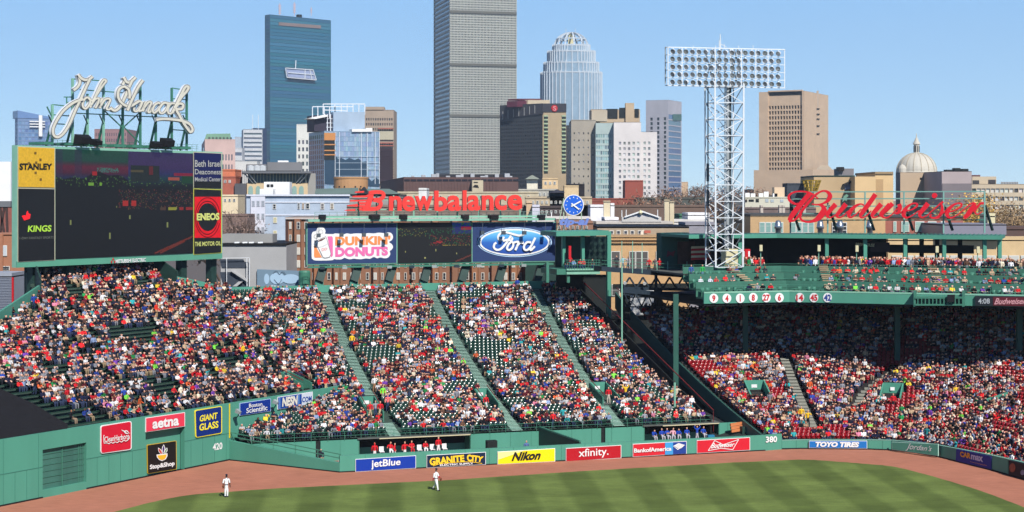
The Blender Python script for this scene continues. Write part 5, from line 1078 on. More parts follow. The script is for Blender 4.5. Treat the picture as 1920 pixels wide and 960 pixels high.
BL = [('B', [zb3([(610, 262, 20), (540, 205, 30), (450, 155, 34), (330, 135, 30), (210, 140, 30), (115, 180, 36), (80, 250, 44), (120, 315, 44), (220, 360, 34), (330, 320, 20)]), zb3([(470, 165, 90), (380, 270, 90), (280, 390, 90), (185, 510, 90), (115, 610, 80), (90, 660, 60)]), zb3([(85, 675, 30), (170, 660, 34), (250, 590, 40), (330, 470, 50), (440, 330, 50), (540, 220, 44), (640, 145, 34), (730, 125, 36), (800, 160, 60), (825, 225, 80), (785, 300, 60), (700, 350, 34), (600, 372, 28), (500, 360, 22)]), zb3([(620, 368, 26), (690, 400, 60), (715, 470, 100), (660, 570, 110), (560, 650, 70), (440, 682, 40), (330, 660, 36), (290, 600, 36), (310, 540, 30)])]),
      ('u', [zb3([(930, 365, 90), (850, 450, 80), (780, 545, 70), (800, 602, 30), (870, 590, 22), (960, 520, 22)]), zb3([(1115, 362, 86), (1040, 450, 80), (955, 560, 60), (990, 605, 28), (1060, 575, 22), (1150, 490, 20)])]),
      ('d', [zb3([(1440, 385, 30), (1380, 360, 26), (1290, 395, 50), (1200, 480, 70), (1165, 560, 66), (1200, 602, 30), (1290, 550, 24), (1390, 450, 20)]), zb3([(1645, 182, 84), (1545, 330, 84), (1440, 470, 80), (1375, 570, 56), (1410, 608, 26), (1490, 565, 22), (1570, 480, 20)])]),
      ('w', [zb3([(1750, 360, 90), (1670, 450, 84), (1590, 550, 66), (1615, 605, 28), (1700, 575, 22), (1790, 490, 20)]), zb4([(225, 350, 84), (130, 450, 78), (35, 545, 60), (70, 605, 30), (160, 590, 24), (260, 500, 22), (330, 420, 26)]), zb4([(340, 360, 70), (360, 430, 70), (330, 500, 44), (270, 530, 26), (330, 530, 22), (420, 480, 20)]), zb3([(1905, 365, 84), (1820, 460, 80), (1740, 545, 60), (1790, 600, 26)])]),
      ('e', [zb4([(450, 480, 24), (560, 465, 26), (655, 405, 36), (665, 360, 34), (590, 350, 28), (490, 410, 50), (430, 500, 80), (430, 575, 60), (490, 605, 30), (580, 565, 22), (700, 480, 20)])]),
      ('i', [zb4([(865, 350, 90), (790, 440, 84), (715, 540, 66), (745, 600, 28), (830, 575, 22), (920, 500, 20)])]),
      ('s', [zb4([(900, 515, 20), (1000, 430, 24), (1090, 350, 30), (1140, 320, 40)]), zb4([(1100, 350, 30), (1120, 430, 50), (1110, 510, 60), (1050, 590, 50), (960, 612, 34), (900, 580, 30), (930, 545, 24)]), zb4([(1080, 560, 20), (1150, 510, 20), (1210, 450, 20)])]),
      ('e', [zb4([(1230, 510, 24), (1340, 475, 26), (1450, 410, 34), (1465, 358, 34), (1390, 348, 28), (1290, 400, 50), (1215, 490, 76), (1210, 570, 56), (1270, 608, 30), (1370, 570, 22), (1500, 470, 22)])]),
      ('r', [zb4([(1490, 475, 22), (1600, 380, 24), (1680, 340, 30), (1725, 370, 40)]), zb4([(1710, 365, 80), (1650, 450, 90), (1580, 550, 84), (1510, 615, 60)]), zb4([(1690, 500, 40), (1740, 430, 40), (1810, 350, 40), (1870, 350, 40)]), zb4([(1700, 500, 30), (1750, 545, 24), (1840, 500, 20)])])]
BR = mat('beer sign red', (222, 26, 44), .42, var=.02, spec=.4)
def sl(p): return p
for nm, sts in BL:
    a = MB()
    for si, sp in enumerate(sts): stroke(a, sY, sp, 3, .35+.06*si, .25, drift=.0008)
    if nm == 'i': disc(a, sY, 1650+980/9.6, 345+208/9.6, 5, 5, .35, .4, 18)
    a.build('letter', BR, bs_)
for x, lb in ((1459, 'silver roof vent left of the red script sign'), (1538, 'silver roof vent under the capital of the red script'), (1575, 'wide silver roof vent behind the second red letter'), (1631, 'silver roof vent behind the middle red letters')):
    p = at(x, 437, 196); w = MB(); w.lathe((p.x, p.y, zRf-.5), [(.35, 0), (.35, .9), (.5, 1.0), (.42, 1.3), (.3, 1.9), (0, 2.0)], 14); w.build('roof_vent', mat('galvanised', (170, 178, 186), .3, .8, var=.1), label=lb, cat='vent', group='silver vents on the canopy roof', smooth=True)
lt = thing('stadium_light_tower', 'tall white lattice light tower with five rows of round floodlights', 'light tower', at(1358, 500, 180))
lc = at(1358, 500, 180); lu = u; lv = nM
def LT(x, s, z): return V((lc.x, lc.y, 0))+lu*x+lv*s+V((0, 0, z))
zb_, zt_ = lc.z, H+(374-163)/F*180; hw = 1.66; hd = 1.35
LW = mat('tower white', (218, 223, 226), .4, .05, var=.05)
for sx in (-1, 1):
    for sy in (-1, 1):
        w = MB(); w.bar(LT(sx*(hw+.06*(0)), sy*hd, zb_), LT(sx*hw*1.06, sy*hd, zt_+.5), .18 if sy < 0 else .15); w.build('leg', LW if sx*sy != 1 or sy < 0 else LW, lt)
ns = 11
for i in range(ns+1):
    z = zb_+(zt_-zb_)*i/ns; w = MB()
    for a, b in (((-1, -1), (1, -1)), ((1, -1), (1, 1)), ((1, 1), (-1, 1)), ((-1, 1), (-1, -1))): w.bar(LT(a[0]*hw, a[1]*hd, z), LT(b[0]*hw, b[1]*hd, z), .085)
    w.build('ring_brace', LW, lt)
    if i < ns:
        z1_ = zb_+(zt_-zb_)*(i+1)/ns; w = MB(); s_ = 1 if i % 2 else -1
        for sy in (-1, 1): w.bar(LT(-s_*hw, sy*hd, z), LT(0, sy*hd, (z+z1_)/2), .07); w.bar(LT(-s_*hw, sy*hd, z1_), LT(s_*hw, sy*hd, z), .085);
        w.bar(LT(-hw, -hd, z), LT(-hw, hd, z1_), .08); w.bar(LT(hw, hd, z), LT(hw, -hd, z1_), .08); w.bar(LT(0, -hd, z), LT(0, hd, z1_), .06)
        w.build('cross_brace', LW, lt)
w = MB(); w.bar(LT(.05, -.1, zb_), LT(.05, -.1, zt_+4), .13); w.bar(LT(.55, .3, zb_), LT(.55, .3, zt_), .3); w.build('cable_mast', mat('tower grey', (150, 158, 162), .5), lt)
w = MB(); w.bar(LT(-hw-.2, .3, zb_+2), LT(-hw-.2, .3, zt_), .12); w.bar(LT(.95, .5, zb_), LT(.95, .5, zt_), .3, .1)
for i in range(60): z = zb_+(zt_-zb_)*i/60; w.bar(LT(.8, .5, z), LT(1.1, .5, z), .05)
w.build('ladder', mat('ladder dark', (60, 72, 78), .5), lt)
for zz_, hh in ((zb_+9.6, 2.0), (zb_+6.8, 1.8)):
    w = MB(); p = LT(-hw-.35, .1, zz_); w.box(p, lu*.2, lv*.3, V((0, 0, hh))); w.build('antenna_panel', SLATE, lt)
for x in (-1.1, 1.1): w = MB(); w.box(LT(x-.35, -hd-.2, zb_+4.9), lu*.7, lv*.4, V((0, 0, .35))); w.build('equipment_box', BLACK, lt)
w = MB(); w.box(LT(-.1, -.6, zb_), lu*1.5, lv*1.2, V((0, 0, 2.0))); w.build('equipment_cabinet', CREAM, lt)
lp = Pl(LT(0, -1.3, 0), (lu.x, lu.y)); fx0, fx1 = 1247.5, 1472
def fyt(x): return 88.5+(x-1247)*.02
def fyb(x): return 160+(x-1247)*.022
for k in range(6):
    f = k/5; w = MB()
    for off in (0, -1.2):
        x0_ = fx0+(5 if off == 0 else 0); w.bar(lp(x0_, fyt(fx0)+(fyb(fx0)-fyt(fx0))*f, off), lp(fx1, fyt(fx1)+(fyb(fx1)-fyt(fx1))*f, off), .11 if k in (0, 5) else .07)
    w.build('frame_rail', LW, lt)
for x in (1252.5, 1279, 1307, 1341, 1370, 1390, 1417, 1440, 1471):
    w = MB(); w.bar(lp(x, fyt(x), 0), lp(x, fyb(x), 0), .1); w.build('frame_post', LW, lt)
w = MB()
for k in range(6): f = k/5; w.bar(lp(1247.5, fyt(fx0)+(fyb(fx0)-fyt(fx0))*f, -1.2), lp(1252.5, fyt(fx0)+(fyb(fx0)-fyt(fx0))*f, 0), .06)
w.bar(lp(1247.5, 88, -1.2), lp(1247.5, 157, -1.2), .12)
for x in (1330, 1345, 1375, 1385): w.bar(lp(x-8, 160, -1.0), lp(x+8, 92, -1.0), .09); w.bar(lp(x+8, 160, -1.0), lp(x-8, 92, -1.0), .09)
w.build('rear_brace', mat('tower grey', (150, 158, 162), .5), lt)
w = MB(); w.tube(lp(1350.5, 92, -.6), lp(1350.5, 64, -.6), .1, .05); w.bar(lp(1348.5, 92, -.6), lp(1348.5, 76, -.6), .08); w.bar(lp(1358, 92, -.6), lp(1358, 82, -.6), .06); w.bar(lp(1350, 82, -.6), lp(1362, 88, -.6), .06)
for x in (1300, 1342, 1385, 1412): w.bar(lp(x, 91, -.3), lp(x, 85, -.3), .06)
w.build('lightning_mast', LW, lt)
alum = mat('lamp reflector', (226, 229, 232), .4, .1, var=.15, scale=6); lens = mat('floodlight glass', (150, 156, 160), .25, .2, var=.7, scale=5, spec=.9)  # mottled light and dark lens tone stands in for highlights in the glass
proto = None; rl = random.Random(9)
for row in range(5):
    for c in range(17):
        x = 1262.5+c*(1460-1262.5)/16+rl.uniform(-.6, .6); y = fyt(x)+(fyb(x)-fyt(x))*(row+.52)/5
        if proto is None:
            dirn = V((-.62, -1, -.36)).normalized(); o = lp(x, y, .15); m = MB(); q_ = V((0, 0, 1)); xx = dirn.cross(q_).normalized(); yy = xx.cross(dirn)
            def rg(d, r, n=12): return [dirn*d+(xx*math.cos(2*math.pi*i/n)+yy*math.sin(2*math.pi*i/n))*r for i in range(n)]
            rings = [rg(-.36, .09), rg(-.24, .15), rg(-.05, .23), rg(.12, .295), rg(.16, .295)]; vs = sum(rings, []); fs = []
            for j in range(4): fs += [(j*12+i, j*12+(i+1) % 12, (j+1)*12+(i+1) % 12, (j+1)*12+i) for i in range(12)]
            fs.append(tuple(range(12))); m.mesh_in(vs, fs); m.bar((0, .15, .35), (0, 0, 0), .05); proto = m.build('floodlight', alum, origin=(0, 0, 0), smooth=False); proto.parent = lt; proto.location = o-V(lt.location)
            m = MB(); m.face(rg(.10, .265)); ln = m.build('lens', lens, origin=(0, 0, 0)); ln.parent = proto
        else:
            c_ = proto.copy(); COL.objects.link(c_); c_.location = lp(x, y, .15)-V(lt.location); l_ = proto.children[0].copy(); COL.objects.link(l_); l_.parent = c_; c_.rotation_euler = (rl.uniform(-.12, .12), 0, rl.uniform(-.2, .2))
WIN = attr_mat('window glass', .18, .6)
rc = random.Random(21)
DK = [(38, 48, 56), (30, 38, 46), (50, 60, 70), (44, 56, 60)]
def facade(wm, gm_, O, d, wd, ht, nx, ny, fx=.5, fy=.55, mg=(.02, .02, .02, .02), ins=.25, pal=DK, lit=None, n=None):
    """punched wall: O = bottom left corner, d = direction along the wall; mg = margins left, right, top, bottom (fractions)"""
    d = V(d); n = n or V((d.y, -d.x, 0)); Z = V((0, 0, 1)); O = V(O)
    P = lambda x, z, k=0: O+d*x+Z*z-n*k
    x0, x1, z0, z1 = wd*mg[0], wd*(1-mg[1]), ht*mg[3], ht*(1-mg[2])
    if mg[0]: wm.face([P(0, 0), P(x0, 0), P(x0, ht), P(0, ht)])
    if mg[1]: wm.face([P(x1, 0), P(wd, 0), P(wd, ht), P(x1, ht)])
    if mg[3]: wm.face([P(x0, 0), P(x1, 0), P(x1, z0), P(x0, z0)])
    if mg[2]: wm.face([P(x0, z1), P(x1, z1), P(x1, ht), P(x0, ht)])
    cw, ch = (x1-x0)/nx, (z1-z0)/ny; a, b = cw*(1-fx)/2, ch*(1-fy)/2
    for i in range(nx):
        xl, xr = x0+i*cw+a, x0+(i+1)*cw-a
        if fx < 1: wm.face([P(xl-a, z0), P(xl, z0), P(xl, z1), P(xl-a, z1)]); wm.face([P(xr, z0), P(xr+a, z0), P(xr+a, z1), P(xr, z1)])
        for j in range(ny):
            zl, zr = z0+j*ch+b, z0+(j+1)*ch-b
            if fy < 1: wm.face([P(xl, zl-b), P(xr, zl-b), P(xr, zl), P(xl, zl)]); wm.face([P(xl, zr), P(xr, zr), P(xr, zr+b), P(xl, zr+b)])
            wm.face([P(xl, zr), P(xr, zr), P(xr, zr, ins), P(xl, zr, ins)]); wm.face([P(xl, zl, ins), P(xr, zl, ins), P(xr, zl), P(xl, zl)])
            wm.face([P(xl, zl), P(xl, zr), P(xl, zr, ins), P(xl, zl, ins)]); wm.face([P(xr, zl, ins), P(xr, zr, ins), P(xr, zr), P(xr, zl)])
            c = rc.choice(pal); c = lit if lit and rc.random() < .18 else c; gm_.col = tuple(max(0, v+rc.uniform(-6, 6)) for v in c); gm_.face([P(xl, zl, ins), P(xr, zl, ins), P(xr, zr, ins), P(xl, zr, ins)])
    gm_.col = None
class Bd:
    def __init__(s, name, label, xl, xm, xr, yt, Y, ph, wall, zb=-.3, cat='building', depth=None, topz=None, base=None):
        s.ph = R(ph); s.Y = Y; kl, km, kr = [(x-CX)/F for x in (xl, xm, xr)]; C = V((km*Y, Y, 0)); s.C = C; s.r = V((math.cos(s.ph), math.sin(s.ph), 0)); s.l = V((-math.sin(s.ph), math.cos(s.ph), 0))
        s.Rw = (kr*C.y-C.x)/(math.cos(s.ph)-kr*math.sin(s.ph)) if xr > xm else (depth or 20)
        s.Lw = (C.x-kl*C.y)/(math.sin(s.ph)+kl*math.cos(s.ph)) if xl < xm else (depth or 20)
        if depth and xl < xm: pass
        s.zt = topz or H+(HY-yt)/F*Y; s.zb = zb; s.wall = wall
        s.t = thing(name, label, cat, (C.x, C.y, zb)) if label else base; s.w = MB(); s.g = MB(); s.rf = MB()
    def right(s, nx=0, ny=0, zb=None, **k):
        if nx: facade(s.w, s.g, V((s.C.x, s.C.y, s.zb)), s.r, s.Rw, s.zt-s.zb, nx, ny, n=V((s.r.y, -s.r.x, 0)), **k)
        else: s.w.face([V((p.x, p.y, z)) for p, z in ((s.C, s.zb), (s.C+s.r*s.Rw, s.zb), (s.C+s.r*s.Rw, s.zt), (s.C, s.zt))])
        return s
    def left(s, nx=0, ny=0, **k):
        q = s.C+s.l*s.Lw
        if nx: facade(s.w, s.g, V((q.x, q.y, s.zb)), -s.l, s.Lw, s.zt-s.zb, nx, ny, n=V((-s.r.x, -s.r.y, 0)), **k)
        else: s.w.face([V((p.x, p.y, z)) for p, z in ((q, s.zb), (s.C, s.zb), (s.C, s.zt), (q, s.zt))])
        return s
    def done(s, roof=None, cap=.4, extra=None):
        a, b, c, d = s.C, s.C+s.r*s.Rw, s.C+s.r*s.Rw+s.l*s.Lw, s.C+s.l*s.Lw
        for p, q in ((b, c), (c, d)): s.w.face([V((p.x, p.y, s.zb)), V((q.x, q.y, s.zb)), V((q.x, q.y, s.zt)), V((p.x, p.y, s.zt))])
        s.w.build('wall', s.wall, s.t)
        if s.g.f: s.g.build('window_panes', WIN, s.t, kind='stuff')
        s.rf.prism([V((p.x, p.y, s.zt-.15)) for p in (a, b, c, d)], (0, 0, .15+cap)); s.rf.build('roof', roof or s.wall, s.t); return s
    def P(s, side, x, z, off=0):   # x in metres from the near corner along a side
        d, n = (s.r, V((s.r.y, -s.r.x, 0))) if side == 'r' else (s.l, -s.r); p = s.C+d*x+n*off; return V((p.x, p.y, z))
    def plane(s, side='r'): return Pl(s.C, s.r if side == 'r' else s.l)
    def add(s, nm, m, fn): a = MB(); fn(a); return a.build(nm, m, s.t)
def zpx(y, Y): return H+(HY-y)/F*Y
def blk(name, label, x0, x1, yt, Y, m, depth=15, ph=0, yb=None, cat='building', nx=0, ny=0, roof=None, side=None, **k):
    """a plain block with its front between two pixel columns"""
    b = Bd(name, label, x0, x0, x1, yt, Y, ph, m, depth=depth, cat=cat, zb=-.3 if yb is None else zpx(yb, Y)); b.right(nx, ny, **k); b.left(); return b.done(roof or m)
M_ = lambda n, c, **k: mat(n, c, **dict(dict(rough=.8, var=.08, scale=.15), **k))
b = Bd('glass_tower', 'pale blue glass tower with a slanting top left of the script sign', 28, 33, 97, 222, 1500, 30, M_('blue glass frame', (110, 134, 168)))
b.right(10, 26, fx=.8, fy=.7, pal=[(84, 116, 160), (100, 130, 172), (120, 146, 184)]); b.left(2, 26, fx=.8, fy=.7, pal=[(84, 116, 160)]); b.done(cap=0)
b.add('slanting_crown', M_('crown glass', (104, 134, 178), rough=.3), lambda a: a.prism([b.P('r', 0, b.zt+.3), b.P('r', b.Rw, b.zt+.3), b.P('r', b.Rw, b.zt+2), b.P('r', 0, zpx(207, 1500))], b.l*20))
b.add('construction_hoist', WHITE, lambda a: (a.box(b.P('r', b.Rw*.63, zpx(255, 1500), 1), b.r*3, V((0, -2, 0)), V((0, 0, 20))), [a.box(b.P('r', b.Rw*.35, zpx(y, 1500), 1), b.r*b.Rw*.45, V((0, -1, 0)), V((0, 0, 1))) for y in (228, 233, 238)]))
b = Bd('brick_tower', 'dull pink brick tower seen through the legs of the script sign', 177, 177, 238, 243, 1100, 0, M_('pink brick', (150, 116, 116)), depth=30); b.right(14, 18, fx=.45, pal=[(90, 76, 84)]); b.left(); b.done()
b = Bd('arched_office_building', 'pink stone building with arched windows and a pale green roof right of the video board', 378, 384, 441, 262, 900, 12, M_('pink stone', (196, 168, 160)))
b.right(9, 9, fx=.42, fy=.6, mg=(.06, .06, .12, .0), pal=[(78, 82, 92), (96, 96, 104)]); b.left(1, 9, pal=DK); b.done()
b.add('green_roof', M_('copper green roof', (120, 158, 132)), lambda a: a.prism([b.P('r', 0, b.zt+.4), b.P('r', b.Rw*.86, b.zt+.4), b.P('r', b.Rw*.84, zpx(250, 900)), b.P('r', 1, zpx(251, 900))], b.l*8))
b.add('dormers', M_('dormer dark', (70, 76, 74)), lambda a: [a.box(b.P('r', 2+i*2.0, b.zt+.5, .2), b.r*1.0, V((0, .3, 0)), V((0, 0, 1.0))) for i in range(7)])
b = Bd('striped_tower', 'white horizontally striped tower far off left of the teal tower', 453, 456, 492, 243, 1700, 12, M_('white spandrel', (196, 198, 200))); b.right(1, 20, fx=.98, fy=.42, ins=.8, pal=[(96, 110, 124)]); b.left(); b.done(M_('roof grey', (120, 130, 140)))
b.add('antenna', STEELW, lambda a: [a.bar(b.P('r', x, b.zt), b.P('r', x, b.zt+16), .5) for x in (10, 16)])
blk('small_striped_block', 'small white striped block left of the far striped tower', 436, 454, 278, 1500, M_('white spandrel', (196, 198, 200)), nx=1, ny=9, fx=.96, fy=.4, pal=[(90, 104, 118)])
blk('pale_tower', 'pale hazy slab between the pink building and the striped tower', 440, 452, 257, 2100, M_('haze pale', (176, 186, 196)))
blk('white_column_block', 'low white block with vertical ribs under the striped tower', 437, 482, 303, 1200, M_('white ribs', (206, 206, 202)), nx=12, ny=1, fx=.4, fy=.8, pal=[(110, 110, 112)])
b = Bd('dark_glass_annex', 'dark navy stepped glass annex at the left foot of the teal tower', 472, 473, 500, 240, 1850, 20, M_('navy glass', (34, 50, 78), rough=.3)); b.right(); b.left(); b.done(cap=0)
b.add('lower_step', M_('navy glass', (34, 50, 78)), lambda a: a.box(b.P('r', -9, 0, 2), b.r*9, b.l*20, V((0, 0, zpx(287, 1850)))))
TG = M_('teal mullion', (34, 84, 106), rough=.35)
b = Bd('teal_glass_tower', 'tall slim teal mirror glass tower with a pale slanted reflection panel halfway up', 496.5, 506, 620.5, 27, 1900, 44, TG)
b.right(1, 60, fx=.995, fy=.9, ins=.25, mg=(.0, .0, .0, 0), pal=[(38, 96, 120), (42, 102, 126), (40, 98, 118), (46, 108, 130)]); b.left(1, 60, fx=.98, fy=.9, ins=.25, mg=(0, 0, 0, 0), pal=[(30, 80, 104), (34, 86, 108)])
b.done(TG, cap=0); t6 = b
pl = b.plane('r'); n6 = pl.n
b.add('brown_louvre_band', M_('louvre brown', (128, 112, 108)), lambda a: qbox(a, pl, ((523, 41.5), (602, 47.5), (602, 53.5), (523, 47.5)), .5, .4))
b.add('slanted_panel', M_('reflection lilac', (150, 160, 190), rough=.4), lambda a: qbox(a, pl, ((536, 127.5), (586, 131), (592, 148.5), (540, 144)), 3, 1))  # reflection on the mirror glass, built as a raised panel
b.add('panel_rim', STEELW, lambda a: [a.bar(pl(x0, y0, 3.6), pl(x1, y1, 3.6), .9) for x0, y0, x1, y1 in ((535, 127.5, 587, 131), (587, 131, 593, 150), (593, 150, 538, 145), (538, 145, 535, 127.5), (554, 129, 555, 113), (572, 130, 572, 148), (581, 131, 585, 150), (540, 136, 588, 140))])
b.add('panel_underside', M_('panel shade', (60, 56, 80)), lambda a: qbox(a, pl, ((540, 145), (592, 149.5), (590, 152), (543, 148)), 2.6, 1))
for x, y0, wd in ((524.5, 6, 1.6), (552, 4, 1.6), (583.5, 13, .9)):
    b.add('mast', mat('mast red white', (205, 170, 165), .6), lambda a: (a.bar(pl(x, 30, -6), pl(x, y0, -6), .6), [a.bar(pl(x-2.2*wd/1.6, y, -6), pl(x+2.2*wd/1.6, y, -6), .9) for y in range(y0+4, 26, 3)]))
b.add('roof_plant', DARK, lambda a: a.box(pl(560, 33, -8), b.r*5, b.l*5, V((0, 0, 4))))
b = Bd('white_window_tower', 'narrow white tower with tall dark windows left of the unfinished glass building', 556, 556, 588, 234, 1000, 0, M_('warm white', (214, 214, 206))); b.right(4, 14, fx=.5, fy=.55, mg=(.04, .04, .12, 0), pal=[(60, 66, 70), (90, 96, 98)]); b.left(); b.done()
GL_ = [(140, 162, 184), (150, 170, 190), (128, 152, 178)]; b = Bd('unfinished_glass_building', 'pale blue glass high-rise with a white steel crown and an open orange floor gap', 579, 608, 712, 246, 800, 22, M_('glass mullion pale', (140, 166, 190), rough=.35))
b.left(8, 22, fx=.85, fy=.8, ins=.15, pal=[(34, 44, 66), (44, 52, 74)]); b.right(26, 24, fx=.93, fy=.94, ins=.12, mg=(0, 0, 0, 0), pal=GL_); b.done(cap=.2); pl = b.plane('r')
b.add('open_floors', M_('raw board orange', (190, 130, 74)), lambda a: (qbox(a, pl, (608, 249, 629, 263), .5, .4), [qbox(a, pl, (608, y, 629, y+2.2), .6, .4) for y in (270, 281, 289)]))
b.add('open_floor_gap', DARK, lambda a: qbox(a, pl, (608, 262, 629, 300), .3, .2))
b.add('lower_glass_reflection', M_('dark reflection tone', (44, 66, 86), rough=.15), lambda a: a.prism([pl(x, y, .2) for x, y in ((609, 345), (609, 293), (628, 290), (634, 298), (640, 296), (648, 300), (655, 296), (665, 300), (672, 297), (680, 304), (688, 302), (688, 330), (697, 340), (705, 333), (712, 338), (712, 350))], -pl.n*.1))  # dark reflection in the lower glass, put in as a coloured panel
b.add('white_mullion', STEELW, lambda a: [qbox(a, pl, (x, 248, x+.9, 345), .45, .3) for x in (628, 636, 677, 688, 703, 711)])
b.add('floor_line', M_('pale floor line', (170, 190, 206)), lambda a: [qbox(a, pl, (630, y, 711, y+.7), .4, .2) for y in (293, 305, 317, 330)])
b.add('upper_glass_block', M_('upper glass', (158, 176, 194), rough=.3), lambda a: qbox(a, pl, (625, 210, 684, 246), -4, 18))
b.add('dark_core', M_('dark core', (50, 44, 58)), lambda a: qbox(a, pl, (589, 216, 626, 246), -6, 14))
b.add('core_steel', STEELW, lambda a: [qbox(a, pl, (x, 214, x+1.6, 246), -5.5, .4) for x in (613, 619, 623.5)]+[qbox(a, pl, (612, y, 625, y+1.2), -5.4, .4) for y in (222, 230, 238)])
b.add('roof_canopy', WHITE, lambda a: qbox(a, pl, ((578, 222), (610, 214.5), (616, 218), (592, 223)), -3, 10))
b.add('steel_crown', STEELW, lambda a: [a.bar(pl(x0, y0, -4.5), pl(x1, y1, -4.5), .45) for x0, y0, x1, y1 in [(586, 200, 662, 200), (586, 200, 586, 222), (606, 195, 606, 214), (606, 195, 684, 195), (606, 206, 650, 208), (684, 195, 684, 215)]+[(x, 200, x, 222) for x in (596, 608, 618, 628)]+[(x, 196, x, 228) for x in (628, 640, 651, 662, 673)]])
b.add('roof_box', WHITE, lambda a: (qbox(a, pl, (660, 242, 686, 247), 1, 6), qbox(a, pl, (686, 240, 698, 247), 1, 4)))
b = Bd('balcony_tower', 'tan concrete tower with balconies and dark red lower floors behind the glass high-rise', 684, 684, 738, 207, 1050, 0, M_('tan concrete tower', (164, 146, 128)), depth=30); b.right(12, 24, fx=.6, fy=.5, mg=(.02, .02, .05, 0), pal=[(70, 62, 60), (96, 84, 76), (60, 54, 56)]); b.left(); b.done()
b.add('penthouse', M_('tan concrete tower', (164, 146, 128)), lambda a: a.box(b.P('r', .5, b.zt), b.r*12, V((0, 12, 0)), V((0, 0, 2.4)))); pl = b.plane()
b.add('dark_red_floors', M_('dark red floors', (52, 34, 42)), lambda a: (qbox(a, pl, (710, 278, 736.5, 340), .8, .5), [qbox(a, pl, (710, y, 738, y+1), 1.2, .5) for y in range(282, 336, 5)]))
b.add('red_balcony_band', M_('red band', (160, 90, 76)), lambda a: [qbox(a, pl, (709, y, 738, y+2), 1.3, .6) for y in (240, 267, 272)]); b.add('cream_band', M_('faded cream band', (182, 174, 150)), lambda a: qbox(a, pl, (709, 246, 738, 262), 1.0, .5))
BE = M_('beige stucco', (206, 182, 144)); b = Bd('overhanging_roof_building', 'beige building with arched windows under a wide grey roof on struts', 440, 463, 577, 343, 420, 10, BE)
b.right(); b.left(); b.done(cap=0); pl = b.plane('r')
b.add('arched_window', M_('aqua glass', (140, 168, 158), rough=.3), lambda a: [disc(a, pl, x, 354, 4.4, 5.5, .15, .1, 16) for x in (470, 484, 552, 565)]+[qbox(a, pl, (x-4.4, 354, x+4.4, 364), .14, .1) for x in (470, 484, 552, 565)])
b.add('upper_glass_band', M_('clerestory', (92, 106, 108), rough=.3), lambda a: qbox(a, pl, (465, 325, 574, 344), -1.2, 8)); b.add('clerestory_post', CREAM, lambda a: [qbox(a, pl, (x, 325, x+1.2, 344), -1, .2) for x in range(470, 574, 6)])
b.add('overhanging_roof', M_('roof slate', (104, 106, 110)), lambda a: qbox(a, pl, (455, 321, 584, 325), 2.5, 16)); b.add('roof_strut', M_('strut grey', (140, 146, 150)), lambda a: [a.bar(pl(x0, 343, .1), pl(x1, 325, 2.2), .25) for x0, x1 in ((474, 458), (480, 466), (562, 578), (556, 570))])
b.add('penthouse', M_('grey plant room', (118, 118, 120)), lambda a: (qbox(a, pl, (501, 304, 567, 320), -3, 9), qbox(a, pl, (462, 308, 500, 320), -3, 8))); b.add('penthouse_trim', WHITE, lambda a: qbox(a, pl, (521, 301, 541, 304), -4, 3)); b.add('ducts', M_('duct light', (190, 194, 196)), lambda a: [a.lathe(pl(x, 320, -1), [(1.0, 0), (1.0, 1.2), (0, 1.5)], 10) for x in (470, 482, 492)])
b.add('side_wall_dark', M_('ash wall', (84, 84, 88)), lambda a: qbox(a, pl, (440, 344, 462, 430), .5, .5)); b.add('annex', M_('annex stone', (150, 148, 142)), lambda a: qbox(a, pl, (577, 325, 592, 365), -1, 8))
b.add('rooftop_box', WHITE, lambda a: (qbox(a, Pl(at(520, 360, 380), (1, 0)), (495, 341, 543, 366), 0, 4), qbox(a, Pl(at(520, 360, 376), (1, 0)), (487, 354, 512, 366), 0, 4))); b.add('rooftop_window', BLACK, lambda a: (qbox(a, Pl(at(520, 360, 380), (1, 0)), (500, 345.5, 505.5, 351), .1, .1), qbox(a, Pl(at(520, 360, 380), (1, 0)), (507, 345.5, 512.5, 351), .1, .1)))
GB = M_('pale blue render', (172, 186, 202), var=.12, scale=.5); b = Bd('pale_blue_building', 'long pale blue-grey rendered building with few windows left of the red lettering', 462, 462, 656, 366, 340, 0, GB, depth=30); b.right(); b.left(); b.done(cap=0); pl = b.plane()
b.add('white_end_bay', M_('bay white', (208, 210, 220)), lambda a: qbox(a, pl, (470, 366, 497, 432), .4, .5)); b.add('white_band', M_('band white', (214, 218, 228)), lambda a: [qbox(a, pl, (497, y, 656, y+2.2), .15, .2) for y in (378, 402)]+[qbox(a, pl, (462, 364.5, 656, 367.5), .5, .8)])
WF_ = M_('window frame white', (216, 214, 206))
def winpart(b, pl, x, y, w_, h_, gl=(52, 62, 74), fr=WF_, off=.15, mull=True, sash=.5, nm='window'):
    a = MB(); qbox(a, pl, (x, y, x+w_, y+h_), off, .1); f = a.build(nm, fr, b.t); a = MB(); mg = min(1.1, w_*.16)
    qbox(a, pl, (x+mg, y+mg, x+w_-mg, y+h_*sash-.3), off+.02, .03); qbox(a, pl, (x+mg, y+h_*sash+.3, x+w_-mg, y+h_-mg), off+.02, .03); a.build('pane', mat('pane %d %d %d' % gl, gl, .2, var=.05, spec=.6), f); return f
for x in (472, 481, 490):
    for y in (376, 400, 425): winpart(b, pl, x, y, 6, 11, (150, 156, 164), M_('bay window frame', (188, 192, 202)), off=.5)
for x, y, w_, h_, g_ in ((511.5, 382.5, 6, 9.5, (26, 34, 44)), (558, 380.5, 4, 11.5, (90, 94, 100)), (566, 380.5, 4.5, 11.5, (150, 128, 110)), (573, 380.5, 7.5, 11.5, (44, 52, 62)), (601, 381, 7, 11.5, (112, 108, 110)), (619, 381, 7, 11.5, (150, 140, 126)), (512, 407, 7.5, 11.5, (196, 190, 150)), (512, 432, 7.5, 11, (196, 190, 150))): winpart(b, pl, x, y, w_, h_, g_)
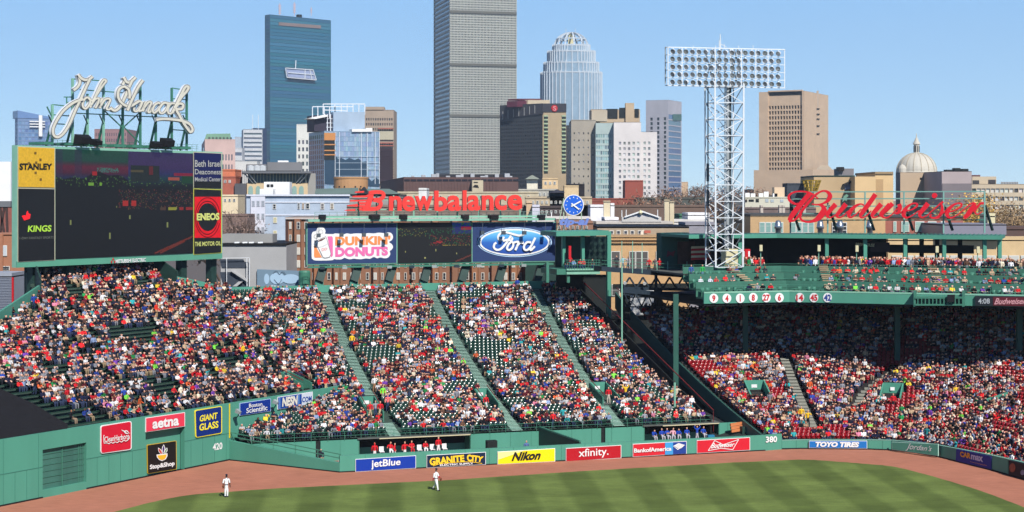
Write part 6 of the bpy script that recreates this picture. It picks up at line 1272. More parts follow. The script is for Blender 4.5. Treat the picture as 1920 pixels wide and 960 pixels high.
t = thing('rotunda', 'round tan drum rising in front of the unfinished glass building', 'building', at(658, 350, 600)); w = MB(); p = at(658, 350, 600); w.lathe((p.x, p.y, -.3), [(6.4, 0), (6.4, zpx(336, 600)+.3), (6.6, zpx(335, 600)+.3), (6.6, zpx(333, 600)+.5), (0, zpx(333, 600)+.6)], 28); w.build('drum', M_('tan drum', (186, 142, 98)), t); w = MB(); [w.box((p.x-6+i*2, p.y-6.2, zpx(352, 600)), (.5, 0, 0), (0, .5, 0), (0, 0, .6)) for i in range(6)]; w.build('vents', DARK, t)
b = Bd('green_roofed_hall', 'long low hall with a grey-green hipped roof left of the red lettering', 592, 592, 752, 364, 380, 0, M_('hall wall dark', (62, 66, 70)), depth=20); b.right(); b.left(); b.done(cap=0); Yh = 380
b.add('hipped_roof', M_('grey green roof', (104, 122, 114)), lambda a: a.mesh_in([at(590, 364, Yh), at(672, 364, Yh), at(672, 352, Yh+10), at(592, 354, Yh+10), at(680, 364, Yh-2), at(752, 364, Yh-2), at(730, 354, Yh+8), at(688, 354, Yh+8), at(690, 364, Yh), at(688, 350, Yh+6)], [(0, 1, 2, 3), (4, 5, 6, 7)])); b.add('gable', M_('gable dark', (40, 46, 52)), lambda a: a.prism([at(668, 364, Yh-3), at(692, 364, Yh-3), at(682, 350, Yh-3)], (0, 3, 0)))
PT = M_('tower cream pier', (172, 173, 164), var=.04); b = Bd('grey_lattice_tower', 'huge tower with a fine cream and grey grid of windows rising out of the picture', 813, 843.5, 969, -110, 1300, 14.5, PT)
zt_p, zb_p = b.zt, b.zb; PP = [(78, 90, 92), (94, 106, 106), (64, 74, 78)]
zbs = [zpx(y, 1300) for y in (340, 219, 214, 123, 118, 24, 19)]; segs = [(-.3, zpx(340, 1300), 4, 1), (zbs[0], zpx(233, 1300), 11, 0), (zpx(233, 1300), zbs[1], 2, 0), (zbs[2], zbs[3], 10, 0), (zbs[4], zbs[5], 10, 0), (zbs[6], zt_p, 14, 0)]
for z0, z1, ny, _ in segs: b.zb, b.zt = z0, z1; b.right(46, ny*2, fx=.60, fy=.66, mg=(.005, .005, 0, 0), ins=.5, pal=PP if z0 > zpx(236, 1300) else [(78, 82, 84), (96, 98, 98)])
for y0, y1 in ((219, 214), (123, 118), (24, 19)): b.zb, b.zt = zpx(y0, 1300), zpx(y1, 1300); b.right(46, 1, fx=.5, fy=.8, mg=(0, 0, 0, 0), ins=.8, pal=[(84, 84, 80)])
b.zb, b.zt = -.3, zt_p; q_ = b.C+b.l*b.Lw; facade(b.w, b.g, V((q_.x, q_.y, -.3)), -b.l, b.Lw, zt_p+.3, 1, 60, fx=.97, fy=.55, ins=.5, n=-b.r, pal=[(66, 84, 112), (60, 78, 104)]); b.done(PT)  # blue panes put sky reflection and shade into the left face
plp = Pl(b.C, b.r)
for y0, y1 in ((214, 219), (118, 123), (19, 24)): b.add('louvre_floor', M_('louvre floor grey', (96, 96, 90)), lambda a: a.box(b.P('r', .2, zpx(y1, 1300), .35), b.r*(b.Rw-.4), V((b.r.y, -b.r.x, 0))*.3, V((0, 0, (y1-y0)*1300/F))))
BW = M_('brown cladding', (98, 74, 70), streak=1); b = Bd('brown_low_building', 'long low brown building with a strip of dark windows below the great tower', 713, 757, 972, 333, 560, 8, BW)
b.right(); b.left(); b.done(cap=.2); pl = b.plane('r');
for x in range(758, 964, 12): b.add('strip_window', M_('strip glass', (38, 36, 44), rough=.2), lambda a: qbox(a, pl, (x, 336, x+10.5, 339.8), .15, .1))
b.add('cladding_rib', M_('rib brown', (84, 62, 60)), lambda a: [qbox(a, pl, (x, 341, x+.5, 362), .2, .1) for x in range(762, 936, 6)]); b.add('pale_pylon', M_('pale pylon', (192, 180, 152)), lambda a: qbox(a, pl, (885.5, 338, 906, 364), 4, 6)); b.add('pylon_mark', BLACK, lambda a: (qbox(a, pl, (888, 341, 896, 343), 4.1, .1), a.prism([pl(x, y, 4.1) for x, y in ((886, 351), (890, 346.5), (896, 347), (898, 352.5))], -pl.n*.1)))
b.add('roof_plant', M_('plant grey', (170, 174, 178)), lambda a: [a.box(b.P('r', 3+i*2.9+(i*7 % 3)*.6, b.zt, -3), b.r*(1+.4*(i % 3)), b.l*1.5, V((0, 0, .7+.3*(i % 4)))) for i in range(13)]); b.add('parapet', M_('dark parapet', (44, 44, 50)), lambda a: a.box(b.P('r', 12, b.zt+.3, -5), b.r*24, b.l*2, V((0, 0, 1.0))))
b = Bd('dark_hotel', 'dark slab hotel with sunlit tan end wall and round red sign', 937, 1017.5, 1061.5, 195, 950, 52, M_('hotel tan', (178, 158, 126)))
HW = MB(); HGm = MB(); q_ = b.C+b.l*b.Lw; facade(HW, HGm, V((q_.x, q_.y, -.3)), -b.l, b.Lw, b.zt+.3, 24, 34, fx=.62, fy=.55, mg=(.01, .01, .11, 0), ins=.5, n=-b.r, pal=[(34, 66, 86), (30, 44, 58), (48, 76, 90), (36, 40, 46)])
b.right(); b.w.f = b.w.f; b.g.f = []; HW.build('shaded_long_wall', M_('hotel dark wall', (56, 60, 64)), b.t); HGm.build('window_panes', WIN, b.t, kind='stuff'); b.done(M_('hotel dark wall', (56, 60, 64))); pl = b.plane('r'); pll = b.plane('l')  # the long wall's shade is put into its dark colour
b.add('dark_crown', M_('crown black', (58, 58, 64)), lambda a: qbox(a, pl, (1017.5, 194, 1062, 210), .4, 1)); b.add('dark_crown_side', M_('crown black', (58, 58, 64)), lambda a: qbox(a, pll, ((937, 209), (1017, 194), (1017, 214), (937, 222)), .5, 1)); b.add('crown_rib', M_('rib grey', (150, 150, 148)), lambda a: [qbox(a, pll, (x, y, x+.8, y+15), .8, .3) for x, y in ((942, 209), (952, 207), (962, 205), (972, 203), (982, 201.5), (992, 199.5), (1002, 197.5))])
b.add('balcony_strip', M_('balcony pale green', (168, 186, 152)), lambda a: [qbox(a, pl, (x0, y, x1, y+2.6), .6, .5) for y in np.arange(216, 322, 7.3) for x0, x1 in ((1020.5, 1027.5), (1054, 1061))]); b.add('balcony_gap', M_('balcony dark', (40, 54, 50)), lambda a: [qbox(a, pl, (x0, y+2.8, x1, y+6.6), .3, .3) for y in np.arange(216, 322, 7.3) for x0, x1 in ((1020.5, 1027.5), (1054, 1061))])
w = MB(); disc(w, pl, 1040, 203, 5.6, 6.2, .8, .4, 20); w.build('round_sign', mat('round sign red', (190, 40, 44), .5), b.t); text(pl, 'S', (1037, 199, 1043, 207.5), M_('sign pink', (230, 150, 150)), b.t, 1.0, bold=.02)
b.add('roof_house', M_('roof house cream', (200, 184, 156)), lambda a: (qbox(a, pl, (990, 187.5, 1031, 196), -14, 8),)); b.add('roof_house_dark', M_('plum', (96, 44, 60)), lambda a: (qbox(a, pl, (970, 189, 990, 200), -15, 8), qbox(a, pl, (972, 185, 1015, 188), -16, 8)))
blk('dark_low_slab', 'dark slab standing close to the right of the dark hotel foot', 1062, 1070, 236, 980, M_('hotel dark wall', (56, 60, 64)))
t = thing('crowned_glass_tower', 'pale glass tower stepping in to an open white lattice dome', 'building', at(1074, 374, 1500)-V((0, 0, 24))); cx, Yc = at(1074, 374, 1500).x, 1540.; w = MB(); g = MB(); fn = MB(); FNm = M_('fin white', (188, 198, 206)); gl = M_('pale tower glass', (140, 164, 182), rough=.28, var=.1)
for hw_, y0, y1, dy in ((59, 132, 400, 0), (53, 113, 135, 1), (46, 91, 116, 2), (36, 79, 92, 3)):
    rr_ = hw_/F*1500; zt, zb = zpx(y0, 1500), max(-.3, zpx(y1, 1500)); n = 44
    pts = [(cx+rr_*math.copysign(abs(math.cos(a))**.75, math.cos(a)), Yc+rr_*math.copysign(abs(math.sin(a))**.75, math.sin(a))) for a in np.linspace(0, 2*math.pi, n, endpoint=False)]
    w.mesh_in([(x, y, zb) for x, y in pts]+[(x, y, zt) for x, y in pts], [(i, (i+1) % n, n+(i+1) % n, n+i) for i in range(n)]+[tuple(range(n, 2*n))])
    for x, y in pts: fn.bar((x, y, zb), (x, y, zt+1), .95)
    for z in (zt-.6,): fn.mesh_in([(x*1.0, y-.3, z-.5) for x, y in pts]+[(x, y-.3, z+.7) for x, y in pts], [(i, (i+1) % n, n+(i+1) % n, n+i) for i in range(n)])
w.build('glass_shaft', gl, t); fn.build('white_fins', FNm, t, kind='stuff')
w = MB(); rd_ = 32.5/F*1500; hz_ = zpx(53, 1500)-zpx(79, 1500); c0 = V((cx, Yc, zpx(79, 1500)))
for k in range(12):
    a = math.pi*2*k/12+.13; pp_ = [c0+V((rd_*math.cos(a)*math.cos(e), rd_*math.sin(a)*math.cos(e), hz_*math.sin(e))) for e in np.linspace(0, R(78), 7)]
    for p, q_ in zip(pp_[:-1], pp_[1:]): w.bar(p, q_, 1.3)
for e in (0, R(30), R(78)):
    pp_ = [c0+V((rd_*math.cos(a)*math.cos(e), rd_*math.sin(a)*math.cos(e), hz_*math.sin(e))) for a in np.linspace(0, 2*math.pi, 17)]
    for p, q_ in zip(pp_[:-1], pp_[1:]): w.bar(p, q_, 1.2)
w.build('lattice_dome', FNm, t); w = MB(); w.box(c0+V((-3, -3, 0)), (6, 0, 0), (0, 6, 0), (0, 0, hz_*.98)); w.build('dome_core', M_('core cream', (214, 204, 160)), t)
w = MB(); w.bar(c0+V((-5, 0, hz_*.9)), c0+V((-5, 0, hz_+4)), .5); w.bar(c0+V((4, 0, hz_*.9)), c0+V((4, 0, hz_+4)), .5); w.build('mast', FNm, t)
b = Bd('grey_window_block', 'grey concrete block dotted with small square windows right of the dark hotel', 1071, 1071, 1117, 226, 760, 0, M_('warm grey concrete', (160, 152, 138)), depth=30); b.right(5, 17, fx=.26, fy=.26, mg=(.03, .02, .07, 0), ins=.4, pal=[(70, 66, 62), (150, 150, 150)]); b.left(); b.done(); b.add('roof_block', M_('warm grey light', (176, 164, 144)), lambda a: a.box(b.P('r', 10, b.zt, -6), b.r*7.5, V((0, 8, 0)), V((0, 0, 5.2))))
b = Bd('aqua_glass_bay', 'pale aqua glass bay between the grey and the white window blocks', 1117, 1117, 1151, 230, 755, 0, M_('aqua mullion', (168, 184, 180)), depth=20); b.right(8, 21, fx=.7, fy=.62, mg=(.0, .0, .08, 0), ins=.2, pal=[(150, 184, 186), (128, 160, 160), (96, 120, 128), (164, 196, 196)]); b.left(); b.done(cap=0)
WPk = M_('pinkish white', (212, 206, 202)); b = Bd('white_window_block', 'tall pinkish white block with square windows beside the aqua glass bay', 1151, 1151, 1202, 229, 750, 0, WPk, depth=20); WP = [(150, 158, 158), (186, 196, 192), (120, 124, 124), (200, 204, 200)]; b.right(5, 20, fx=.5, fy=.5, mg=(.14, .02, .14, .0), ins=.3, pal=WP); b.left(); b.done(cap=0)
b = Bd('white_stepped_block', 'lower stepping pinkish white block right of the tall white one', 1202, 1202, 1232, 247, 752, 0, WPk, depth=20); b.right(2, 20, fx=.5, fy=.5, mg=(.08, .35, .07, .0), ins=.3, pal=WP); b.left(); b.done(cap=0)
b = Bd('brown_slit_tower', 'tan tower top with big dark openings behind the white blocks', 1108, 1108, 1200, 205, 900, 0, M_('tan tower top', (186, 164, 134)), depth=20); b.right(); b.left(); b.done(cap=0); pl = b.plane(); b.add('dark_opening', DARK, lambda a: [qbox(a, pl, q_, .4, .3) for q_ in ((1137, 204, 1158, 222), (1161, 202, 1175, 221), (1190, 204, 1198, 220))]); b.add('corner_pier', M_('tan tower top', (186, 164, 134)), lambda a: (qbox(a, pl, (1173, 193, 1189, 230), 1.5, 6), qbox(a, pl, (1110, 206, 1131, 226), 8, 5)))
b = Bd('grey_panel_tower', 'grey panel tower with paired dark windows and a blue glass side', 1211, 1253, 1278, 189, 1000, 64, M_('lilac grey panel', (168, 168, 176)))
b.zt = zpx(187, 1000); b.left(3, 27, fx=.36, fy=.66, mg=(.10, .0, .12, 0), ins=.4, pal=[(46, 56, 62), (60, 70, 74)]); b.right(1, 22, fx=.96, fy=.8, mg=(0, .02, .1, 0), ins=.15, pal=[(96, 126, 158), (88, 116, 150), (104, 132, 160)]); b.done(cap=0); b.add('green_glass_notch', M_('green glass', (70, 110, 108), rough=.2), lambda a: qbox(a, b.plane('r'), (1262, 214, 1278, 226), .3, .3))
blk('small_tan_block', 'tiny tan block far off right of the grey panel tower', 1278, 1290, 342, 1100, M_('tan far', (200, 172, 140)))
blk('red_brick_block', 'windowless red brick block in front of the white window block', 1172, 1206, 340, 560, M_('red brick far', (150, 78, 64)), depth=12); blk('long_brick_block', 'long low red brick block above the white roof tanks', 1108, 1200, 374, 480, M_('red brick low', (146, 80, 66)), depth=12)
blk('brick_step_block', 'dull brick step left of the long low brick block', 1090, 1130, 378, 470, M_('red brick low', (146, 80, 66)))
CT = M_('brown concrete', (198, 172, 144)); b = Bd('concrete_grid_tower', 'brown concrete tower with a recessed grid of deep windows', 1423, 1508, 1553, 170, 1100, 62, CT)
Lw, z0, z1 = b.Lw, b.zb, b.zt; q_ = b.C+b.l*b.Lw
def LP(f, z, k=0): p = q_-b.l*(b.Lw*f)+b.r*k; return V((p.x, p.y, z))
gz0, gz1 = zpx(352, 1150), zpx(203, 1150)
for f0, f1, za, zb__ in ((0, .20, z0, z1), (.95, 1.0, z0, z1), (.20, .95, z0, gz0), (.20, .95, gz1+10, z1)): b.w.face([LP(f0, za), LP(f1, za), LP(f1, zb__), LP(f0, zb__)])
b.w.face([LP(.20, gz1+10), LP(.95, gz1+10), LP(.95, gz1+10, 3), LP(.20, gz1+10, 3)]); b.w.face([LP(.2, gz0), LP(.2, gz1+10), LP(.2, gz1+10, 3), LP(.2, gz0, 3)]); b.w.face([LP(.95, gz0, 3), LP(.95, gz1+10, 3), LP(.95, gz1+10), LP(.95, gz0)])
facade(b.w, b.g, LP(.2, gz0, 1.2), -b.l, b.Lw*.75, gz1-gz0, 12, 16, fx=.64, fy=.66, mg=(0, 0, 0, 0), ins=1.6, n=-b.r, pal=[(48, 44, 44), (60, 54, 52), (80, 74, 70)]); b.w.face([LP(.2, gz1, 1.3), LP(.95, gz1, 1.3), LP(.95, gz1+10, 1.3), LP(.2, gz1+10, 1.3)]); b.add('dark_slot', DARK, lambda a: a.prism([LP(.22, gz1+6.5, 1.25), LP(.93, gz1+6.5, 1.25), LP(.93, gz1+10, 1.25), LP(.22, gz1+10, 1.25)], b.r*-.1))
b.right(); b.done(CT, cap=0); pl = b.plane('r'); b.add('shaft_groove', M_('groove tan', (190, 170, 148)), lambda a: qbox(a, pl, (1532, 170, 1535, 205), .4, .4)); b.add('groove_window', DARK, lambda a: [qbox(a, pl, (1532, y, 1537, y+2), .5, .3) for y in (203, 213, 222, 235, 250)]); b.add('lower_hall', CT, lambda a: qbox(a, pl, (1524, 318, 1566, 366), 25, 40)); b.add('hall_roof', M_('hall roof brown', (176, 160, 136)), lambda a: a.mesh_in([pl(1524, 324, 25), pl(1567, 324, 25), pl(1553, 310, 5), pl(1538, 310, 5)], [(0, 1, 2, 3)]))
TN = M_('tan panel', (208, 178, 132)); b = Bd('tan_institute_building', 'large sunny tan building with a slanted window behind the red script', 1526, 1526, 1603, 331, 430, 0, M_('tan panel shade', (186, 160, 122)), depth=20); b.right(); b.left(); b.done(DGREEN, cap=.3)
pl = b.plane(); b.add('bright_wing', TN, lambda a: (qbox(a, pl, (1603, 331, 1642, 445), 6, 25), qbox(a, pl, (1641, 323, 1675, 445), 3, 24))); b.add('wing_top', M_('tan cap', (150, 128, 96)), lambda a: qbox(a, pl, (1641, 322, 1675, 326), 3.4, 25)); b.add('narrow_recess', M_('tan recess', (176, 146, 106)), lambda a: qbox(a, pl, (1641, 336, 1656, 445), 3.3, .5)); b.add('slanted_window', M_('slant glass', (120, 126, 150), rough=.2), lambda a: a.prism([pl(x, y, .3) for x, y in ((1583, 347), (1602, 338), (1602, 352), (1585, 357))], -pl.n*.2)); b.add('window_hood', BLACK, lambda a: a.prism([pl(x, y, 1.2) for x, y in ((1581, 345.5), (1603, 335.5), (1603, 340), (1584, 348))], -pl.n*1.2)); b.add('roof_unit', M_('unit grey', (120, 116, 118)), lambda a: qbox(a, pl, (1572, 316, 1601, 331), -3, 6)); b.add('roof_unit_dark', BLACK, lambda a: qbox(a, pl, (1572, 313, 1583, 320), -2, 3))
ds = M_('dome stone', (194, 188, 174)); Yd = 640; c = at(1728, 322, Yd); t = thing('domed_church', 'pale ribbed stone dome with a lantern on top', 'church', V((c.x, c.y+8, 0))); cc_ = V((c.x, c.y+8, c.z)); rr_ = 37.5/F*Yd; hh = zpx(286, Yd)-c.z; w = MB()
w.lathe((cc_.x, cc_.y, -.3), [(rr_*1.03, 0), (rr_*1.03, c.z+.3), (rr_, c.z+.5)]+[(rr_*math.cos(e), c.z+.5+hh*math.sin(e)) for e in np.linspace(0, R(84), 12)], 32); w.build('dome', ds, t)
for k in range(16):
    w = MB(); a = math.pi*2*k/16; pp_ = [cc_+V((rr_*1.01*math.cos(a)*math.cos(e), rr_*1.01*math.sin(a)*math.cos(e), .2+hh*math.sin(e))) for e in np.linspace(0, R(82), 8)]
    for p, q_ in zip(pp_[:-1], pp_[1:]): w.bar(p, q_, .22)
    w.build('dome_rib', M_('rib stone', (176, 164, 140)), t)
w = MB(); zl_ = zpx(288, Yd); w.lathe((cc_.x, cc_.y, zl_), [(1.6, 0), (1.6, .6), (1.1, .7), (1.1, 3.8), (1.5, 4.0), (1.4, 4.4), (.9, 5.4), (.5, 6.4), (.25, 6.8), (.1, 8.4), (0, 8.5)], 12); w.build('lantern', ds, t); w = MB()
for k in range(8): a = math.pi*2*k/8+.2; w.box(cc_+V((1.1*math.cos(a)-.15, 1.1*math.sin(a)-.15, zl_-c.z+.9)), (.3, 0, 0), (0, .3, 0), (0, 0, 2.4))
w.build('lantern_opening', DARK, t); w = MB(); p = at(1692, 316, Yd-4); w.lathe((p.x, p.y, p.z-3), [(1.6, 0), (1.6, 3), (1.2, 4), (0, 4.8)], 12); w.build('corner_turret', ds, t)
b = Bd('tan_slab_building', 'tan windowless slab in front of the church dome', 1680, 1687, 1766, 323, 520, 12, M_('slab tan', (182, 160, 134))); b.right(); b.left(); b.done(cap=0); pl = b.plane('r'); b.add('side_glass', M_('navy glass side', (30, 42, 60), rough=.3), lambda a: qbox(a, b.plane('l'), (1680, 324, 1687, 420), .2, .2)); b.add('window_band', M_('pale strip window', (172, 178, 182)), lambda a: [qbox(a, pl, (1741, y, 1765, y+3), .2, .2) for y in (329, 340, 351, 362, 373, 384)]); b.add('vent', BLACK, lambda a: qbox(a, pl, (1725, 333, 1729, 337), .1, .1))
b = Bd('lilac_grey_building', 'lilac grey building standing right of the church dome', 1766, 1766, 1822, 321, 500, 0, M_('lilac grey', (168, 154, 152)), depth=40); b.right(); b.left(); b.done(cap=0); pl = b.plane(); b.add('window_column', M_('slot window', (84, 92, 102)), lambda a: [qbox(a, pl, (x, y, x+2, y+5), .1, .1) for x in (1790, 1800, 1804) for y in (350, 361, 371)]); b.add('dark_roof_plant', DARK, lambda a: (qbox(a, pl, (1774, 318, 1787, 321), -2, 3), qbox(a, pl, (1790, 315, 1801, 321), -2, 3), qbox(a, pl, (1805, 316.5, 1816, 321), -2, 3)))
b.add('shaded_lower_wall', M_('lilac grey shade', (120, 112, 114)), lambda a: qbox(a, pl, (1767, 344, 1822, 400), .2, .2))  # shade on the lower wall, put in as a darker panel
b = Bd('beige_long_block', 'long beige block with strip windows at the right edge of the skyline', 1822, 1822, 1945, 345, 620, 0, M_('long beige', (190, 174, 148)), depth=30); b.right(14, 7, fx=.86, fy=.5, mg=(0, 0, .03, .25), ins=.5, pal=[(196, 196, 190), (70, 66, 64), (210, 206, 196)]); b.left(); b.done(cap=0); pl = b.plane(); b.add('upper_storey', M_('long beige', (190, 174, 148)), lambda a: qbox(a, pl, (1823, 331, 1868, 346), -2, 12)); b.add('upper_window', M_('dark strip', (60, 58, 60)), lambda a: (qbox(a, pl, (1824, 338, 1836, 345), -1.9, .2), qbox(a, pl, (1853, 337, 1867, 345), -1.9, .2))); b.add('maroon_tank', M_('maroon tank', (96, 60, 62)), lambda a: qbox(a, pl, (1823, 328, 1838, 331.5), -4, 3)); b.add('railings', M_('plant grey', (170, 174, 178)), lambda a: [qbox(a, pl, (x, 341, x+1.4, 345), -3, 1) for x in range(1878, 1910, 3)])
b = Bd('pale_apartment_block', 'pale greenish apartment block with small windows left of the red script capital', 1397, 1397, 1482, 371, 430, 0, M_('pale stucco', (204, 200, 180)), depth=20); b.right(); b.left(); b.done(cap=.3); pl = b.plane(); b.add('dark_window', DARK, lambda a: [qbox(a, pl, q_, .1, .1) for q_ in ((1397, 374, 1401, 379), (1404, 374, 1413.5, 378), (1417, 373, 1423, 379))]); b.add('pale_window', M_('window pale blue', (170, 180, 184)), lambda a: [qbox(a, pl, q_, .1, .1) for q_ in ((1435, 373, 1441, 379), (1445, 374, 1451, 379), (1463, 374, 1469, 379))]); b.add('roof_clutter', WHITE, lambda a: [a.box(b.P('r', x, b.zt+.3, -3), b.r*1.2, V((0, 1, 0)), V((0, 0, .9+(x % 2)*.3))) for x in (.5, 2, 4.2, 5.6, 8)]); b.add('orange_lift_house', M_('pale peach', (216, 190, 158)), lambda a: qbox(a, pl, (1452, 351, 1471, 371), -3, 4))
blk('dark_far_block', 'dark blue far block left of the concrete grid tower', 1400, 1423, 356, 1200, M_('dark blue far', (52, 58, 72))); blk('dark_roofed_block', 'dark slate box above the pale apartment block', 1476, 1512, 346, 445, M_('slate dark', (62, 68, 78)), depth=8); blk('grey_house_row', 'row of dark brown roofed houses under the pale apartment block', 1394, 1530, 392, 380, M_('brown roofs', (112, 96, 92), var=.3, scale=.4), depth=12)
for x in (1426, 1461, 1467, 1506): blk('brick_chimney', {1426: 'pale chimney above the brown roofs, leftmost', 1461: 'pale chimney left of the red script capital', 1467: 'brown chimney touching the red script capital', 1506: 'pale chimney behind the red script capital'}[x], x, x+5, 388, 372, M_('chimney pale', (190, 178, 166)), depth=1.5, yb=402, cat='chimney')
cr_p = at(1522, 357, 193); t = thing('crown_ornament', 'small golden lattice crown above the red script capital', 'ornament', cr_p); w = MB()
for k in range(10):
    a = math.pi*2*k/10; p = cr_p+V((.62*math.cos(a), .62*math.sin(a), -.1)); q_ = cr_p+V((1.1*math.cos(a), 1.1*math.sin(a), 1.25)); w.bar(p, q_, .14)
for r_, z in ((.62, -.1), (.78, .35), (.95, .8), (1.1, 1.2)):
    pp_ = [cr_p+V((r_*math.cos(a), r_*math.sin(a), z)) for a in np.linspace(0, 2*math.pi, 13)]
    for p, q_ in zip(pp_[:-1], pp_[1:]): w.bar(p, q_, .1)
w.build('lattice', mat('gold lattice', (168, 138, 58), .45, .2), t)
BK = M_('tan brick', (190, 158, 116), scale=2); b = Bd('tan_brick_block', 'tan brick block with white framed windows just behind the canopy roof', 1407, 1407, 1660, 405, 232, 3, BK, depth=25); b.right(); b.left(); b.done(M_('dark coping', (72, 72, 70)), cap=.25); pl = b.plane()
for x0, nwn in ((1424, 4), (1482, 4)):
    for i in range(nwn): winpart(b, pl, x0+i*11.3, 416.5, 10.8, 20, (132, 166, 158), sash=.36)
for i in range(2):
    for j_ in range(3): winpart(b, pl, 1560+i*15, 417+j_*7, 13, 6.5, (52, 56, 62), sash=.98)
b = Bd('red_brick_block_near', 'red brick block with white tall windows behind the right half of the red script', 1646, 1646, 1806, 408, 236, 0, M_('red brick near', (158, 96, 82), scale=2), depth=25); b.right(); b.left(); b.done(M_('dark coping', (72, 72, 70)), cap=.2); pl = b.plane()
for x, wd in ((1675, 6), (1690, 15), (1716, 17), (1740, 16), (1764, 8)): winpart(b, pl, x, 415, wd, 20, (150, 180, 170), sash=.4)
b = Bd('grey_metal_shed', 'low lilac grey metal plant shed at the right end of the canopy', 1768, 1768, 1887, 421, 224, 0, M_('lilac metal', (132, 130, 142), rough=.5), depth=12, zb=zpx(440, 224)); b.right(); b.left(); b.done(cap=.1); b2 = blk('small_cream_hut', 'small cream roof hut above the grey metal shed', 1852, 1866, 405, 230, CREAM, depth=4); blk('right_edge_row', 'row of low brown shop roofs at the right edge behind the deck', 1880, 1960, 430, 240, M_('brown parapet', (92, 72, 66)), depth=8); b = blk('white_frame_shopfront', 'pale tan wall with white frames behind the right end of the deck', 1665, 1960, 450, 226, M_('tan wall back', (206, 178, 134), scale=.6), depth=6)
for i in range(13): winpart(b, b.plane(), 1672+i*22, 479, 19, 10, (196, 196, 188), sash=.9)
b = Bd('tan_brick_hall', 'tan brick hall with large white framed windows seen beyond the footbridge', 1118, 1118, 1292, 445, 222, 0, M_('hall tan brick', (198, 160, 114), scale=2), depth=15); b.right(); b.left(); b.done(M_('cornice tan', (180, 148, 108)), cap=.2); pl = b.plane()
for x, n_w in ((1180, 3), (1146, 1), (1230, 1)):
    for i in range(n_w): winpart(b, pl, x+i*12, 471, 11.5 if n_w == 3 else 17, 36, (96, 92, 88), sash=.38)
for y in (449, 455): b.add('cornice', M_('cornice tan', (180, 148, 108)), lambda a: qbox(a, pl, (1118, y, 1292, y+1.2), .3, .3))
winpart(b, pl, 1147, 533, 15, 22, (92, 90, 88), sash=.5)
b = Bd('brown_flat_roof_block', 'low brown-grey block with a row of pale arched windows above the footbridge', 1120, 1120, 1292, 426, 232, 0, M_('brown grey wall', (158, 144, 124), scale=1), depth=18); b.right(); b.left(); b.done(BLACK, cap=.12); pl = b.plane()
for x in (1143, 1156, 1169.5, 1182, 1196): winpart(b, pl, x, 432, 7.5, 12.5, (60, 66, 78))
b.add('curved_sign', M_('sign off white', (214, 206, 192)), lambda a: disc(a, pl, 1207, 438, 6, 7, 1.5, .6, 16)); b.add('curved_sign_red', M_('faded red', (170, 90, 76)), lambda a: qbox(a, pl, (1208, 432, 1220, 437), 1.7, .4))
